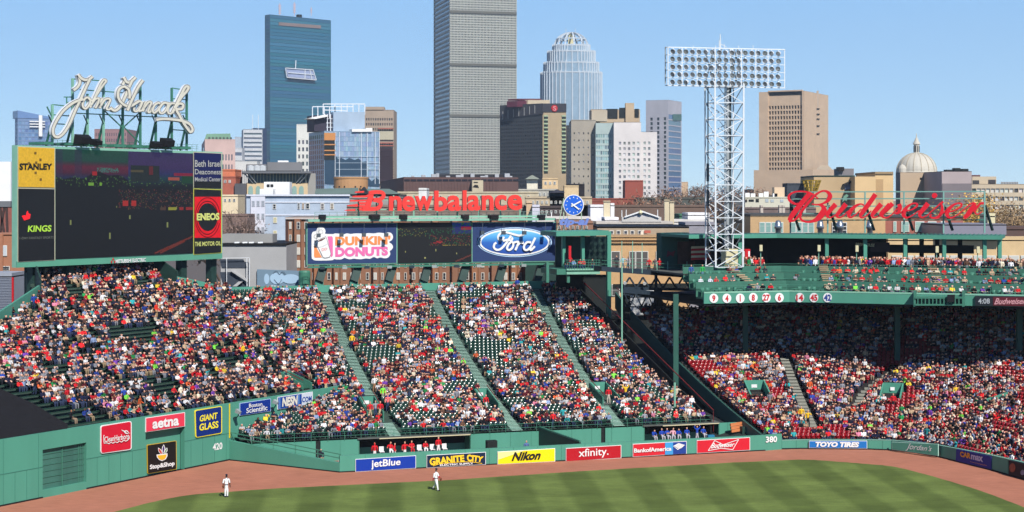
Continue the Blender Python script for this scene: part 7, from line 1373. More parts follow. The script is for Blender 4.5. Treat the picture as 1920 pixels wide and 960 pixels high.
def roofs():
    out = [('beige_parapet_block', 'long beige parapet block under the middle red letters', 745, 1010, 362, 420, (190, 178, 150)), ('cream_stepped_house', 'cream stepped house left of the blue clock top', 1017, 1046, 336, 520, (214, 186, 144)), ('white_cubic_house', 'white cube house with a hipped top right of the low brown building', 988, 1008, 336, 470, (226, 220, 198)),
           ('grey_strip_block', 'grey block with a strip of pale windows above the last red letters', 972, 1045, 357, 430, (170, 168, 158)), ('dark_gabled_house', 'dark slate gabled house left of the blue clock', 1031, 1058, 361, 330, (38, 46, 58)), ('dark_block', 'black rounded plant box right above the clock', 1064, 1096, 347, 520, (36, 32, 36)), ('cream_block', 'cream block just above the clock', 1058, 1085, 350, 500, (214, 190, 148)),
           ('beige_roofs', 'beige flat roofs behind the clock stand', 985, 1110, 372, 330, (188, 170, 142)), ('brick_roof_row', 'dark brick row with cream pillars left of the clock', 985, 1062, 390, 300, (76, 66, 66)), ('brown_ridge', 'broad brown roof stretching right of the clock', 1080, 1330, 388, 330, (112, 92, 80)),
           ('white_tank_box', 'big white roof box right of the clock', 1107, 1133, 388, 290, (236, 234, 236)), ('white_box_small', 'white box behind the cream chimney stack', 1145, 1152, 385, 292, (232, 230, 226)), ('low_white_box', 'low white roof box beside the pediment', 1134, 1160, 412, 270, (240, 238, 240)), ('white_roof_edge', 'long white roof edge right of the pediment', 1262, 1338, 416, 280, (214, 210, 204)), ('white_wall_panel', 'white wall panel left of the light tower foot', 1290, 1330, 403, 285, (226, 224, 224)), ('green_hut', 'small green roof hut right of the pediment', 1274, 1292, 405, 300, (70, 116, 90)),
           ('lilac_plant_box', 'lilac metal plant box left of the light tower', 1285, 1345, 422, 236, (142, 140, 148)), ('grey_hip_roof', 'dark grey-green roof behind the bare trees', 1195, 1330, 373, 400, (84, 88, 82)), ('long_pale_roof', 'long pale flat roof below the pediment', 1118, 1262, 420, 262, (196, 188, 178)), ('peach_chimney_block', 'peach chimney block left edge of the clock roofs', 987, 998, 381, 290, (206, 176, 140)), ('lilac_white_block', 'pale lilac wall right of the last red letter', 998, 1012, 388, 288, (206, 204, 214)), ('white_low_roof', 'white low roof running under the clock', 1006, 1108, 411, 262, (214, 206, 198)), ('brown_back_wall', 'brown brick wall under the blue italic letters', 1043, 1112, 419, 240, (150, 112, 92)),
           ('grey_lawn_roof', 'low grey roofs behind the first red letters', 655, 750, 372, 330, (150, 148, 142)), ('white_duct_box', 'white duct box over the first red letters', 785, 800, 356, 330, (220, 220, 216)), ('dark_mid_wall', 'dim brown wall behind the gaps of the red letters', 650, 985, 388, 300, (132, 116, 104)), ('brick_corner_house', 'red brick house right of the video board', 416, 442, 333, 420, (170, 96, 76)), ('cream_corner_house', 'cream house front right of the motor oil panel', 416, 446, 368, 380, (222, 204, 170)), ('orange_gable_house', 'orange roofed house beside the video board top corner', 414, 441, 320, 430, (202, 118, 84)), ('bare_brown_garden_wall', 'brown garden wall right of the video board', 416, 464, 405, 330, (122, 100, 92)), ('dark_concourse_wall', 'dark concourse wall in the gap under the footbridge', 1072, 1330, 598, 204, (30, 34, 34)), ('white_panel_building', 'white wall of a tent seen through the bridge truss', 1180, 1240, 556, 206, (235, 235, 232))]  # last block stands in for the bright background behind the bridge
    for nm, lb, x0, x1, y, Y, c in out:
        b = blk(nm, lb, x0, x1, y, Y, M_(nm.replace('_', ' '), c, var=.12, scale=.7), depth=10); z = zpx(y, Y)
        if nm in ('cream_stepped_house', 'beige_roofs', 'brown_back_wall', 'cream_corner_house', 'brick_corner_house', 'beige_parapet_block', 'brick_roof_row', 'grey_strip_block'):
            pl = b.plane(); k = 0; x = x0+4
            while x < x1-6 and k < 40:
                winpart(b, pl, x, y+4.5, 4.2, 5.5, rc.choice([(52, 56, 62), (90, 100, 104), (150, 150, 144)])); x += 8.5 if nm != 'beige_parapet_block' else 15; k += 1
        if nm == 'dark_gabled_house': w = MB(); w.prism([at(1029, 361.5, Y-1), at(1060, 361.5, Y-1), at(1045, 355, Y-1)], (0, 8, 0)); w.build('gable_roof', M_('gable grey', (62, 62, 74)), b.t)
        if nm == 'white_cubic_house': w = MB(); p = at(998, 336, Y); w.mesh_in([p+V((-2.2, -1.2, 0)), p+V((2.2, -1.2, 0)), p+V((2.2, 4, 0)), p+V((-2.2, 4, 0)), p+V((0, 1.5, 1.3))], [(0, 1, 4), (1, 2, 4), (2, 3, 4), (3, 0, 4)]); w.build('hipped_top', M_('hip grey', (130, 136, 124)), b.t)
roofs()
t = thing('pediment_roof', 'white triangular pediment with an urn on the roofs right of the clock', 'building', at(1203, 420, 262)); pl = Pl(at(1203, 415, 262), (1, 0)); w = MB(); w.prism([pl(1173, 407, 0), pl(1233, 407, 0), pl(1203, 396.5, 0)], (0, .6, 0)); w.build('gable', M_('pediment grey', (190, 188, 190)), t); w = MB(); w.bar(pl(1171, 407, .3), pl(1203, 396, .3), .22); w.bar(pl(1203, 396, .3), pl(1236, 407.5, .3), .22); w.build('rake_moulding', WHITE, t); w = MB(); p = pl(1201, 399, .4); w.lathe(p, [(.15, -.3), (.35, 0), (.2, .3), (0, .5)], 10); w.build('urn', CREAM, t); w = MB(); qbox(w, pl, (1166, 407, 1240, 416), .1, 1); w.build('balustrade', M_('balustrade', (196, 192, 186)), t)
for x0, x1, y0, y1, Y, lb in ((1132, 1144, 376, 412, 280, 'thick cream chimney stack between the white roof boxes'), (1246, 1255, 374, 421, 276, 'left cream chimney stack right of the pediment'), (1256, 1264, 377, 421, 276, 'right shorter chimney stack right of the pediment')):
    t = thing('chimney_stack', lb, 'chimney', at((x0+x1)/2, y1, Y), 'cream chimney stacks'); pl = Pl(at(x0, y1, Y), (1, 0)); w = MB(); qbox(w, pl, (x0, y0, x1, y1), 0, 1); w.build('shaft', M_('chimney cream', (206, 192, 160)), t); w = MB(); qbox(w, pl, (x0-.7, y0, x1+.7, y0+2.5), .15, 1.3); w.build('cap', M_('chimney cap', (170, 156, 130)), t)
for x, y0, lb in ((1166, 394, 'thin white pole left of the pediment'), (1174, 393, 'thin white pole close to the pediment tip'), (1233, 393, 'thin white pole right of the pediment'), (1034, 398, 'thin white pole left of the clock stand'), (1024, 400, 'thin white pole left of two by the clock')): w = MB(); p = at(x, 412, 264); w.tube(p, at(x, y0, 264), .09, .06); w.build('roof_pole', WHITE, label=lb, cat='pole')
BR1 = M_('brick flat wall', (140, 100, 78), scale=3); b = Bd('brick_flats', 'long brown brick apartment row behind the triple board with bays of white windows', 535, 535, 985, 410, 216, 2, BR1, depth=12); b.right(); b.left(); b.done(M_('flats parapet', (150, 140, 132)), cap=.2); pl = b.plane()
b.add('parapet_band', M_('flats parapet pale', (196, 186, 180)), lambda a: qbox(a, pl, (535, 408.5, 985, 411), .3, .4)); b.add('side_shadow_wall', M_('brick side shadow', (74, 50, 46)), lambda a: qbox(a, pl, (535, 411, 540, 540), .1, .2))  # end wall's shadow, put in as a strip of darker brick colour
for i in range(12):
    x = 557+i*37
    b.add('bay', M_('bay brick', (156, 108, 78), scale=3) if i % 2 else BR1, lambda a: a.prism([pl(x-8, 540, 0), pl(x-5, 540, .9), pl(x+5, 540, .9), pl(x+8, 540, 0)], (0, 0, 9.3)))
for y in (417, 441, 465, 489, 512):
    for i in range(31):
        x = 542+i*14.4
        if 577 < x < 1038 and 430 < y < 485 or (y < 420 and x > 578): continue
        winpart(b, pl, x, y-1, 6.2 if i % 3 else 4.5, 13.5, rc.choice([(52, 52, 60), (120, 120, 120), (200, 196, 186), (70, 66, 66)]), off=1.0 if abs((x+3-557) % 37-0) < 5 or (x+3-557) % 37 > 32 else .12)
b2 = blk('dark_green_shed', 'dark green shed wall under the right end of the triple board', 985, 1046, 492, 212, DGREEN, depth=6)
b = Bd('grey_concrete_building', 'plain grey concrete building with an open stair and blue mural below the video board', 414, 414, 537, 458, 205, 0, M_('smooth grey', (166, 166, 166), scale=.3), depth=16); b.right(); b.left(); b.done(BLACK, cap=.12); pl = b.plane(); b.add('upper_wall', M_('grey upper', (150, 150, 148)), lambda a: qbox(a, pl, (416, 439, 511, 458), -3, 4)); b.add('pipes', STEELW, lambda a: [a.tube(pl(x, 456, -1), pl(x+9, 455.5, -1), .16) for x in (440, 455, 467, 484)]); b.add('black_coping', BLACK, lambda a: qbox(a, pl, (414, 456.5, 537, 460), .2, .5))
b.add('stair_recess', M_('stair dark', (58, 66, 78)), lambda a: (a.prism([pl(x, y, .1) for x, y in ((412, 486), (456, 486), (464, 502), (416, 502))], -pl.n*.1), a.prism([pl(x, y, .1) for x, y in ((412, 510), (434, 510), (466, 538), (420, 538))], -pl.n*.1))); b.add('stair_flight', M_('stair grey', (178, 178, 178)), lambda a: (a.prism([pl(x, y, .6) for x, y in ((432, 508), (437, 508), (464, 524), (464, 529))], -pl.n*.6), a.prism([pl(x, y, .6) for x, y in ((436, 537), (444, 537), (455, 528), (447, 528))], -pl.n*.6))); b.add('stair_post', STEELW, lambda a: [a.bar(pl(x, 484, .6), pl(x, 537, .6), .08) for x in (425, 463, 468)]+[a.bar(pl(413, 484, .6), pl(468, 483, .6), .06)])
b.add('mural_panel', M_('mural blue', (112, 136, 154)), lambda a: qbox(a, pl, ((482, 505), (567, 508), (567, 540), (482, 538)), .4, .3)); b.add('mural_shape', M_('mural pale blue', (160, 188, 210)), lambda a: (disc(a, pl, 500, 523, 5, 10, .44, .02, 18), disc(a, pl, 520, 522, 14, 11, .46, .02, 20), disc(a, pl, 545, 523, 17, 9, .48, .02, 20))); b.add('mural_line', M_('mural line', (80, 96, 112)), lambda a: (stroke(a, pl, [(512, 513), (518, 508), (524, 514), (530, 509), (536, 515)], .9, .52, .01), stroke(a, pl, [(514, 524), (522, 532), (528, 524)], .9, .52, .01)))
t = thing('green_round_tank', 'short green rounded tank beside the blue mural', 'tank', at(571, 540, 203)); w = MB(); p = at(571, 540, 203); w.lathe(p, [(.75, 0), (.75, 2.0), (.65, 2.2), (0, 2.25)], 18); w.build('body', GREEN2, t)
b = Bd('left_brick_building', 'orange brown brick building with arched windows at the left edge below the video board', -40, -40, 56, 440, 215, 0, M_('orange brick', (164, 112, 84), scale=3), depth=10); b.right(); b.left(); b.done(cap=.1); pl = b.plane()
for x, y in ((3, 460), (25, 538), (38, 538), (3, 499), (10, 499)): winpart(b, pl, x, y, 8 if y != 460 else 10, 8 if y != 460 else 20, (44, 44, 50) if y != 460 else (190, 196, 200))
b.add('upper_wall', M_('orange brick', (164, 112, 84)), lambda a: qbox(a, pl, (-40, 440, 5, 520), .3, .3)); b.add('brick_pier', M_('orange brick', (164, 112, 84)), lambda a: qbox(a, pl, (76, 495, 120, 540), 0, 4)); b.add('white_lower_wall', M_('lower grey', (176, 180, 180)), lambda a: qbox(a, pl, (25, 548, 56, 575), .2, .3))
b = blk('shutter_box', 'grey ribbed metal shutter box at the left edge', -30, 22, 518, 190, M_('shutter grey', (150, 156, 168)), depth=5); b.add('rib', M_('shutter rib', (118, 124, 138)), lambda a: [qbox(a, b.plane(), (-30, y, 22, y+1.2), .08, .1) for y in range(521, 590, 3)]); b.add('red_edge', REDP, lambda a: qbox(a, b.plane(), (22, 520, 25, 575), .2, .3))
t = thing('white_billboard', 'blank white billboard on a dark steel stand at the left edge', 'billboard', at(5, 440, 240)); pl = Pl(at(5, 400, 240), (1, 0)); w = MB(); qbox(w, pl, (-40, 303, 20, 377), 0, .5); w.build('panel', WHITE, t); w = MB(); qbox(w, pl, (-40, 377, 20, 388), .1, .7); w.build('catwalk', M_('catwalk grey', (110, 112, 116)), t); w = MB(); [w.bar(pl(x0, 388, -.2), pl(x1, 440, -.2), .3) for x0, x1 in ((0, 8), (8, 0), (12, 14), (-10, 0))]; w.build('steel_stand', M_('rust steel', (70, 52, 48)), t)
blk('red_roof_left', 'rusty red flat roofs behind the blank billboard', -40, 22, 388, 300, M_('rusty red', (140, 84, 72), var=.3, scale=.5));
rf_ = random.Random(4); a = MB(); cols = [(150, 136, 122), (176, 168, 158), (120, 84, 72), (196, 190, 180), (100, 96, 98), (140, 120, 104)]
for i in range(420):
    Y = rf_.uniform(330, 1500); x = rf_.uniform(-.36, .36)*Y; h = rf_.uniform(7, 17) if Y < 900 else rf_.uniform(12, 24); wd = rf_.uniform(8, 26); a.col = rf_.choice(cols); a.abox(x, x+wd, Y, Y+rf_.uniform(8, 20), -.3, h)
    if i % 3 == 0: a.col = (200, 198, 194); a.abox(x+2, x+4, Y+1, Y+3, h, h+1.2)
a.col = None; a.build('distant_rooftops', attr_mat('painted roofs', .85, .2), kind='stuff', origin=(0, 800, 0))
def tree(name, label, x, y_top, Y, spread, col, seed, n=900, twig=False, group=None, leaf=.32, zbot=-.3):
    r_ = random.Random(seed); top = at(x, y_top, Y); h = top.z-zbot; base = V((top.x, Y, zbot)); t = thing(name, label, 'tree', base, group); tr_ = MB(); tips = []
    def limb(p, d, L, r, lv):
        q_ = p+d*L; tr_.tube(p, q_, r, r*.65, 5, False)
        if lv == 0: tips.append(q_); return
        for k in range(3 if lv > 1 else 3):
            nd = (d+V((r_.uniform(-.8, .8), r_.uniform(-.8, .8), r_.uniform(-.1, .6)))*.75).normalized(); limb(q_ if k else p+d*L*.75, nd, L*r_.uniform(.6, .8), r*.6, lv-1)
        tips.append(q_)
    limb(base, V((r_.uniform(-.05, .05), 0, 1)), h*.34, h*.022, 4 if twig else 3); tr_.build('trunk', M_('bark', (92, 76, 66)), t)
    c = base+V((0, 0, h*.68)); lf = MB()
    for k in range(n):
        if tips and r_.random() < .8: p = r_.choice(tips)+V([r_.gauss(0, h*.06) for _ in range(3)])
        else: p = c+V((r_.gauss(0, spread*.38), r_.gauss(0, spread*.38), r_.gauss(0, h*.13)))
        p.z = min(p.z, top.z+r_.uniform(-.4, .3)); s_ = leaf*r_.uniform(.5, 1.4); e1_ = V([r_.uniform(-1, 1) for _ in range(3)]).normalized()*s_; e2_ = V([r_.uniform(-1, 1) for _ in range(3)]).normalized()*s_*(.25 if twig else .8)
        q9 = r_.uniform(.65, 1.3); lf.col = tuple(min(255, v*q9) for v in col); lf.face([p, p+e1_, p+e1_*.6+e2_, p+e2_])
    lf.build('crown', attr_mat('leaf cards', .85, .15), t); return t
tk = 0
for x, y, Y, sp in ((1228, 358, 470, 9), (1250, 353, 480, 10), (1274, 350, 470, 10), (1297, 349, 465, 11), (1318, 352, 455, 10), (1240, 374, 380, 8), (1282, 368, 370, 9), (1312, 372, 365, 9), (1212, 382, 360, 7), (1180, 388, 350, 7), (1335, 355, 480, 9), (1372, 352, 490, 9), (1395, 358, 500, 8)):
    tree('bare_tree', ['tall bare tree right of the tiny tan block', 'bare tree directly above the left cream chimney stack', 'bare tree midway between chimney stacks and light tower', 'reddish bare tree left of the light tower, back row', 'bare tree just left of the light tower legs', 'lower bare tree before the dark hip roof', 'low bare tree above the small green roof hut', 'low bare tree beside the white wall panel', 'small bare tree above the pediment urn', 'small bare tree left of the pediment', 'bare tree seen through the light tower legs', 'bare tree right of the light tower legs', 'bare tree at the pale apartment block corner'][tk], x, y, Y, sp, [(132, 108, 92), (120, 100, 88), (140, 104, 84)][tk % 3], 30+tk, 2600, True, 'bare spring trees around the light tower', .85); tk += 1
for k, (x, y, Y, sp, c, lb) in enumerate(((1800, 376, 330, 8, (150, 120, 60), 'golden budding tree behind the end of the red script'), (1828, 366, 335, 9, (160, 128, 62), 'tall golden budding tree right of the lilac grey building'), (1852, 366, 330, 9, (150, 124, 70), 'golden brown tree right of the script frame'), (1880, 372, 330, 9, (128, 106, 78), 'brown tree near the right edge, left of the last one'), (1908, 376, 330, 9, (120, 98, 76), 'brown tree at the right edge of the picture'), (1778, 390, 320, 6, (140, 112, 64), 'low golden shrub tree behind the last red letters'), (1930, 384, 325, 8, (118, 100, 78), 'brown tree cut by the right edge'), (1865, 392, 300, 7, (120, 100, 74), 'low brown tree above the grey metal shed'), (1897, 396, 300, 7, (112, 96, 76), 'low brown tree above the shop roofs'))): tree('budding_tree', lb, x, y, Y, sp, tuple(min(255, v*1.25) for v in c), 60+k, 6500, False, 'golden and brown trees at the right', .34)
for k, (x, y) in enumerate(((424, 402), (446, 398), (456, 412))): tree('garden_tree', ['bare garden tree touching the video board', 'bare tree before the cream corner house', 'bare tree left of the pale blue building'][k], x, y, 300, 5, (128, 108, 98), 80+k, 500, True, leaf=.6)
w = MB(); pl = Pl(at(1585, 372, 235), (1, 0)); w.prism([pl(x, y, 0) for x, y in ((1582, 368), (1588, 364), (1591, 367), (1587, 371), (1588, 377), (1584, 375), (1579, 379))], (0, .3, 0)); w.build('green_roof_figure', M_('verdigris', (110, 150, 128)), label='small green figure shape on the roof behind the script', cat='sculpture')
SK = bpy.context
def skin(pts, edges, rad, root, sub=0):
    me = bpy.data.meshes.new('f'); me.from_pydata(pts, edges, []); ob = bpy.data.objects.new('f', me); COL.objects.link(ob)
    m = ob.modifiers.new('s', 'SKIN'); m.branch_smoothing = .2
    for i, r in enumerate(rad): d = me.skin_vertices[0].data[i]; d.radius = r if hasattr(r, '__len__') else (r, r); d.use_root = (i == root)
    if sub: ob.modifiers.new('u', 'SUBSURF').levels = sub
    dg = SK.evaluated_depsgraph_get(); e = bpy.data.meshes.new_from_object(ob.evaluated_get(dg))
    vs = np.array([v.co[:] for v in e.vertices]); fs = []
    e.calc_loop_triangles(); fs = np.array([t.vertices[:] for t in e.loop_triangles]); bpy.data.objects.remove(ob); bpy.data.meshes.remove(e)
    c = vs[fs].mean(1); best = np.full(len(c), 1e9); bid = np.zeros(len(c), int); P = np.array(pts)
    for k, (a, b) in enumerate(edges):
        ab = P[b]-P[a]; t = np.clip(((c-P[a])@ab)/(ab@ab), 0, 1); d = np.linalg.norm(c-(P[a]+t[:, None]*ab), axis=1)-.3*(rad[a] if not hasattr(rad[a], '__len__') else rad[a][0]); m_ = d < best; best[m_] = d[m_]; bid[m_] = k
    return vs, fs, c, bid
def pose(kind):
    S_ = dict(pel=(0, .05, .52), ch=(0, .08, .86), nk=(0, .06, 1.06), h0=(0, .03, 1.16), h1=(0, .02, 1.31), sl=(-.19, .08, .99), sr=(.19, .08, .99), el=(-.25, .0, .74), er=(.25, .0, .74), hl=(-.11, -.24, .68), hr=(.11, -.24, .68), kl=(-.13, -.42, .52), kr=(.13, -.42, .52), fl=(-.13, -.44, .08), fr=(.13, -.44, .08))
    if kind == 'raise': S_.update(er=(.27, -.18, 1.12), hr=(.12, -.14, 1.3))
    if kind == 'lean': S_.update(ch=(0, -.06, .82), nk=(0, -.14, 1.0), h0=(0, -.19, 1.08), h1=(0, -.22, 1.22), sl=(-.19, -.08, .93), sr=(.19, -.08, .93), el=(-.24, -.22, .7), er=(.24, -.22, .7), hl=(-.08, -.42, .66), hr=(.08, -.42, .66))
    if kind == 'fold': S_.update(el=(-.27, -.02, .78), er=(.27, -.02, .78), hl=(.08, -.17, .82), hr=(-.08, -.19, .79))
    if kind == 'turn': S_.update(h0=(.03, .02, 1.16), h1=(.05, .0, 1.31), el=(-.3, .02, .78), hl=(-.34, -.2, .74), hr=(.16, -.3, .66))
    if kind in ('stand', 'up', 'walk', 'point'):
        S_ = dict(pel=(0, 0, .95), ch=(0, .01, 1.28), nk=(0, 0, 1.5), h0=(0, -.02, 1.6), h1=(0, -.03, 1.76), sl=(-.2, .01, 1.43), sr=(.2, .01, 1.43), el=(-.27, .02, 1.14), er=(.27, .02, 1.14), hl=(-.26, -.12, .9), hr=(.26, -.12, .9), kl=(-.12, -.03, .5), kr=(.12, -.03, .5), fl=(-.13, .02, .07), fr=(.13, .02, .07))
    if kind == 'up': S_.update(el=(-.36, -.03, 1.58), er=(.36, -.03, 1.58), hl=(-.22, -.04, 1.84), hr=(.22, -.04, 1.84))
    if kind == 'walk': S_.update(kl=(-.11, -.2, .52), fl=(-.11, -.28, .08), kr=(.11, .1, .5), fr=(.11, .38, .16), hl=(-.27, .1, .92), hr=(.24, -.3, 1.0))
    if kind == 'point': S_.update(er=(.34, -.2, 1.3), hr=(.3, -.5, 1.32))
    return S_
KEYS = ['pel', 'ch', 'nk', 'h0', 'h1', 'sl', 'sr', 'el', 'er', 'hl', 'hr', 'kl', 'kr', 'fl', 'fr']
RAD = dict(pel=(.155, .12), ch=(.165, .11), nk=.062, h0=.088, h1=.085, sl=.085, sr=.085, el=.062, er=.062, hl=.05, hr=.05, kl=.085, kr=.085, fl=.06, fr=.06)
ED = [('pel', 'ch', 2), ('ch', 'nk', 2), ('nk', 'h0', 0), ('h0', 'h1', 0), ('ch', 'sl', 2), ('ch', 'sr', 2), ('sl', 'el', 2), ('sr', 'er', 2), ('el', 'hl', 3), ('er', 'hr', 3), ('pel', 'kl', 4), ('pel', 'kr', 4), ('kl', 'fl', 4), ('kr', 'fr', 4)]
def fig(kind, sub=0, toes=False):
    q = pose(kind); pts = [q[k] for k in KEYS]; rad = [RAD[k] for k in KEYS]; ed = [(KEYS.index(a), KEYS.index(b)) for a, b, _ in ED]; cl = [c for _, _, c in ED]
    if toes:
        for f in ('fl', 'fr'): p = q[f]; pts.append((p[0], p[1]-.17, p[2]-.02)); rad.append(.045); ed.append((KEYS.index(f), len(pts)-1)); cl.append(5)
    vs, fs, c, b = skin(pts, ed, rad, 0, sub); cls = np.array([cl[i] for i in b]); h1 = q['h1']; hd = cls == 0
    cls[hd & ((c[:, 2] > h1[2]-.015) | (c[:, 1] > h1[1]+.045))] = 1                 # 1 hair or cap, 0 skin
    hand = np.array(q['hl']), np.array(q['hr'])
    for hp in hand: cls[(cls == 3) & (np.linalg.norm(c-hp, axis=1) < .10)] = 0
    return vs, fs, cls
SEATED = [fig(k) for k in ('sit', 'raise', 'lean', 'fold', 'turn')]; STAND = [fig(k) for k in ('stand', 'walk', 'point')]; UP = fig('up')
SEATED1 = [fig(k, 1) for k in ('sit', 'raise', 'lean', 'fold', 'turn')]; STAND1 = [fig(k, 1, True) for k in ('stand', 'walk', 'point')]; UP1 = fig('up', 1, True)
SH = [('red', (186, 28, 38), 11), ('bright red', (224, 42, 46), 5.5), ('maroon', (92, 24, 36), 9), ('navy', (26, 30, 58), 20), ('black', (20, 20, 26), 16), ('charcoal', (54, 56, 64), 12), ('grey', (140, 142, 150), 12), ('white', (226, 226, 228), 13), ('royal blue', (40, 66, 150), 5), ('light blue', (136, 156, 192), 4), ('teal', (50, 160, 165), 1.4), ('green', (40, 140, 74), 2.2), ('lime green', (130, 225, 80), .7), ('orange', (216, 96, 50), 1.1), ('pink', (216, 130, 156), 2), ('purple', (112, 62, 160), 1.6), ('tan', (182, 156, 126), 5), ('yellow', (238, 204, 60), .8), ('brown', (98, 70, 56), 4), ('cream', (224, 212, 186), 4)]
HT = [('navy cap', (28, 32, 60), 26), ('red cap', (180, 30, 38), 10), ('dark hair', (40, 30, 26), 26), ('brown hair', (86, 58, 40), 18), ('blond hair', (176, 140, 90), 9), ('grey hair', (150, 146, 140), 6), ('white cap', (225, 225, 222), 9), ('black hood', (26, 26, 30), 3)]
PN = [('jeans', (44, 54, 80), 45), ('khaki', (138, 120, 94), 9), ('dark trousers', (30, 31, 38), 32), ('grey trousers', (120, 122, 128), 10), ('shorts', (140, 120, 100), 4)]
SKN = [(206, 156, 130), (218, 170, 146), (190, 140, 112), (150, 104, 80), (96, 66, 52), (224, 180, 158)]
rq = random.Random(77)
def pick(L): return rq.choices(L, [x[2] for x in L])[0]
def person_cols(fan=None):
    sh = pick(SH) if fan is None else fan; ht, pn = pick(HT), pick(PN); sk = rq.choice(SKN); j = rq.uniform(.78, 1.1); fa = sk if rq.random() < .4 else sh[1]
    return (sh, ht, pn), [sk, ht[1], tuple(min(255, v*j) for v in sh[1]), fa, pn[1], (40, 38, 40)]
PM = attr_mat('clothing and skin', .85, .2)
def lin_np(c): c = np.asarray(c, float)/255; return np.where(c <= .04045, c/12.92, ((c+.055)/1.055)**2.4)
def place(vs, yaw, loc, sc=1):
    c, s = math.cos(yaw), math.sin(yaw); x, y, z = vs[:, 0]*sc, vs[:, 1]*sc, vs[:, 2]*sc; return np.stack([x*c-y*s+loc[0], x*s+y*c+loc[1], z+loc[2]], 1)
class Bulk:
    def __init__(s): s.V, s.T, s.C, s.n = [], [], [], 0
    def add(s, v, t, c): s.V.append(v); s.T.append(t+s.n); s.C.append(c); s.n += len(v)
    def build(s, name, m, kind=None, parent=None, smooth=False, origin=None, **k):
        V_, T_ = np.concatenate(s.V), np.concatenate(s.T); off = np.array(origin if origin is not None else [0, 0, 0], float); me = bpy.data.meshes.new(name)
        me.vertices.add(len(V_)); me.vertices.foreach_set('co', (V_-off).astype(np.float32).ravel()); nt_ = len(T_); me.loops.add(nt_*3); me.loops.foreach_set('vertex_index', T_.astype(np.int32).ravel())
        me.polygons.add(nt_); me.polygons.foreach_set('loop_start', np.arange(0, nt_*3, 3, dtype=np.int32));
        if smooth: me.polygons.foreach_set('use_smooth', np.ones(nt_, bool))
        me.update(calc_edges=True); me.validate()
        if s.C[0] is not None:
            C_ = np.concatenate(s.C); a = me.attributes.new('Col', 'FLOAT_COLOR', 'FACE'); a.data.foreach_set('color', np.concatenate([C_, np.ones((len(C_), 1))], 1).astype(np.float32).ravel())
        me.materials.append(m); o = link_mesh(name, me, parent, V(off)); return tag(o, kind=kind, **k)
def fcol(cls, cols): return lin_np(cols)[cls]
crowd = Bulk(); cand = []      # (Y, section, row, px, py, loc, yaw)
def free_px(px, py):
    return not any(a < px < b and c < py < d for a, b, c, d in ((684, 720, 738, 796), (905, 936, 732, 776), (1124, 1162, 722, 762), (556, 584, 712, 738), (1405, 1445, 742, 765), (1655, 1690, 740, 772)))
from mathutils import noise
def occ(sec, x, y):
    n = noise.noise(V((x*.16, y*.22, {'L': 3, 'M': 9, 'R': 15}[sec])))+.55*noise.noise(V((x*.5, y*.5, 30)))
    return n > {'L': -.30, 'M': -.33, 'R': -.36}[sec] and rq.random() > {'L': .27, 'M': .25, 'R': .12}[sec]
yawM = math.atan2(nM.y, nM.x)-math.pi/2; yawL = math.atan2(mA.y, mA.x)-math.pi/2
seatsG, seatsR = [], []; people = []
for s, z in rowsM:
    a = leftM(s+.4)+.5
    while a < rightM(s)-.35:
        p = pM(a, s+.45, z); px, py = proj(p); ok = all(abs(aisle_at(k, s)-a) > .85 or (k == 0 and 12.2 < s < 19.5 and abs(aisle_at(k, s)-a) > 1.3) for k in range(3)) and not any(abs(a-v[0]) < v[2]+.35 and v[1]-1.2 < s < v[1]+v[3]+.6 for v in VOM)
        if ok:
            full = occ('M', a, s); seatsG.append((p, yawM, full))
            if full: people.append(('M', s, px, py, p, yawM))
        a += .49
for t_2, z in rowsL:
    a, b_ = rngL(t_2+.2); a += .4
    while a < b_-.3:
        p = pL(a, t_2+.4, z); px, py = proj(p); a += .5
        tarp = px < 134 and py > np.interp(px, [-200, 0, 30, 62, 100, 134], [640, 724, 740, 754, 776, 798])-2
        al = any(abs(((p-A0).dot(dA))-(c0+c1*t_2)) < .42 for c0, c1 in ((-9, .25), (2.5, .3), (12, .3)))
        if px < -30 or tarp or al or not free_px(px, py): continue
        if occ('L', (p-A0).dot(dA), t_2) and (t_2 < 31 or rq.random() < .2): people.append(('L', t_2, px, py, p, yawL))
for s, z in rowsR:
    pts = rowR(s+.4); c = [0]
    for p, q_ in zip(pts[:-1], pts[1:]): c.append(c[-1]+(q_-p).length)
    L_ = c[-1]; d0 = .5; j_ = 0
    while d0 < L_-.1:
        while j_ < len(c)-2 and c[j_+1] < d0: j_ += 1
        e = (pts[j_+1]-pts[j_]); f = (d0-c[j_])/(e.length+1e-9); p = pts[j_]+e*f; d0 += .49; p = V((p.x, p.y, z)); px, py = proj(p)
        if px > 1960 or px < 1150 or (px < 1326 and py < 586): continue
        if any(True for k0, s0_, k1, s1_, wd in AISR if min(s0_, s1_)-1 < s < max(s0_, s1_)+3 and abs((p-pR(k0+(k1-k0)*(s-s0_)/(s1_-s0_), s+.4, z)).length) < wd+.4): continue
        if any((p-pR(v[0], s, z)).length < v[2]+.3 and v[1]-1 < s < v[1]+v[3]+.4 for v in VOMR): continue
        yw = math.atan2(e.y, e.x); full = occ('R', px*.05, s); seatsR.append((p, yw, full))
        if full: people.append(('R', s, px, py, p, yw))
near = []
for sec, quota, rmax in (('L', 104, 4.2), ('R', 96, 3.4), ('M', 100, 9.8)):
    c_ = sorted([x for x in people if x[0] == sec and x[1] <= rmax and 4 < x[2] < 1916 and x[3] < 955], key=lambda x: x[4].y)[:quota]; near += c_
nid = set(id(x) for x in near)
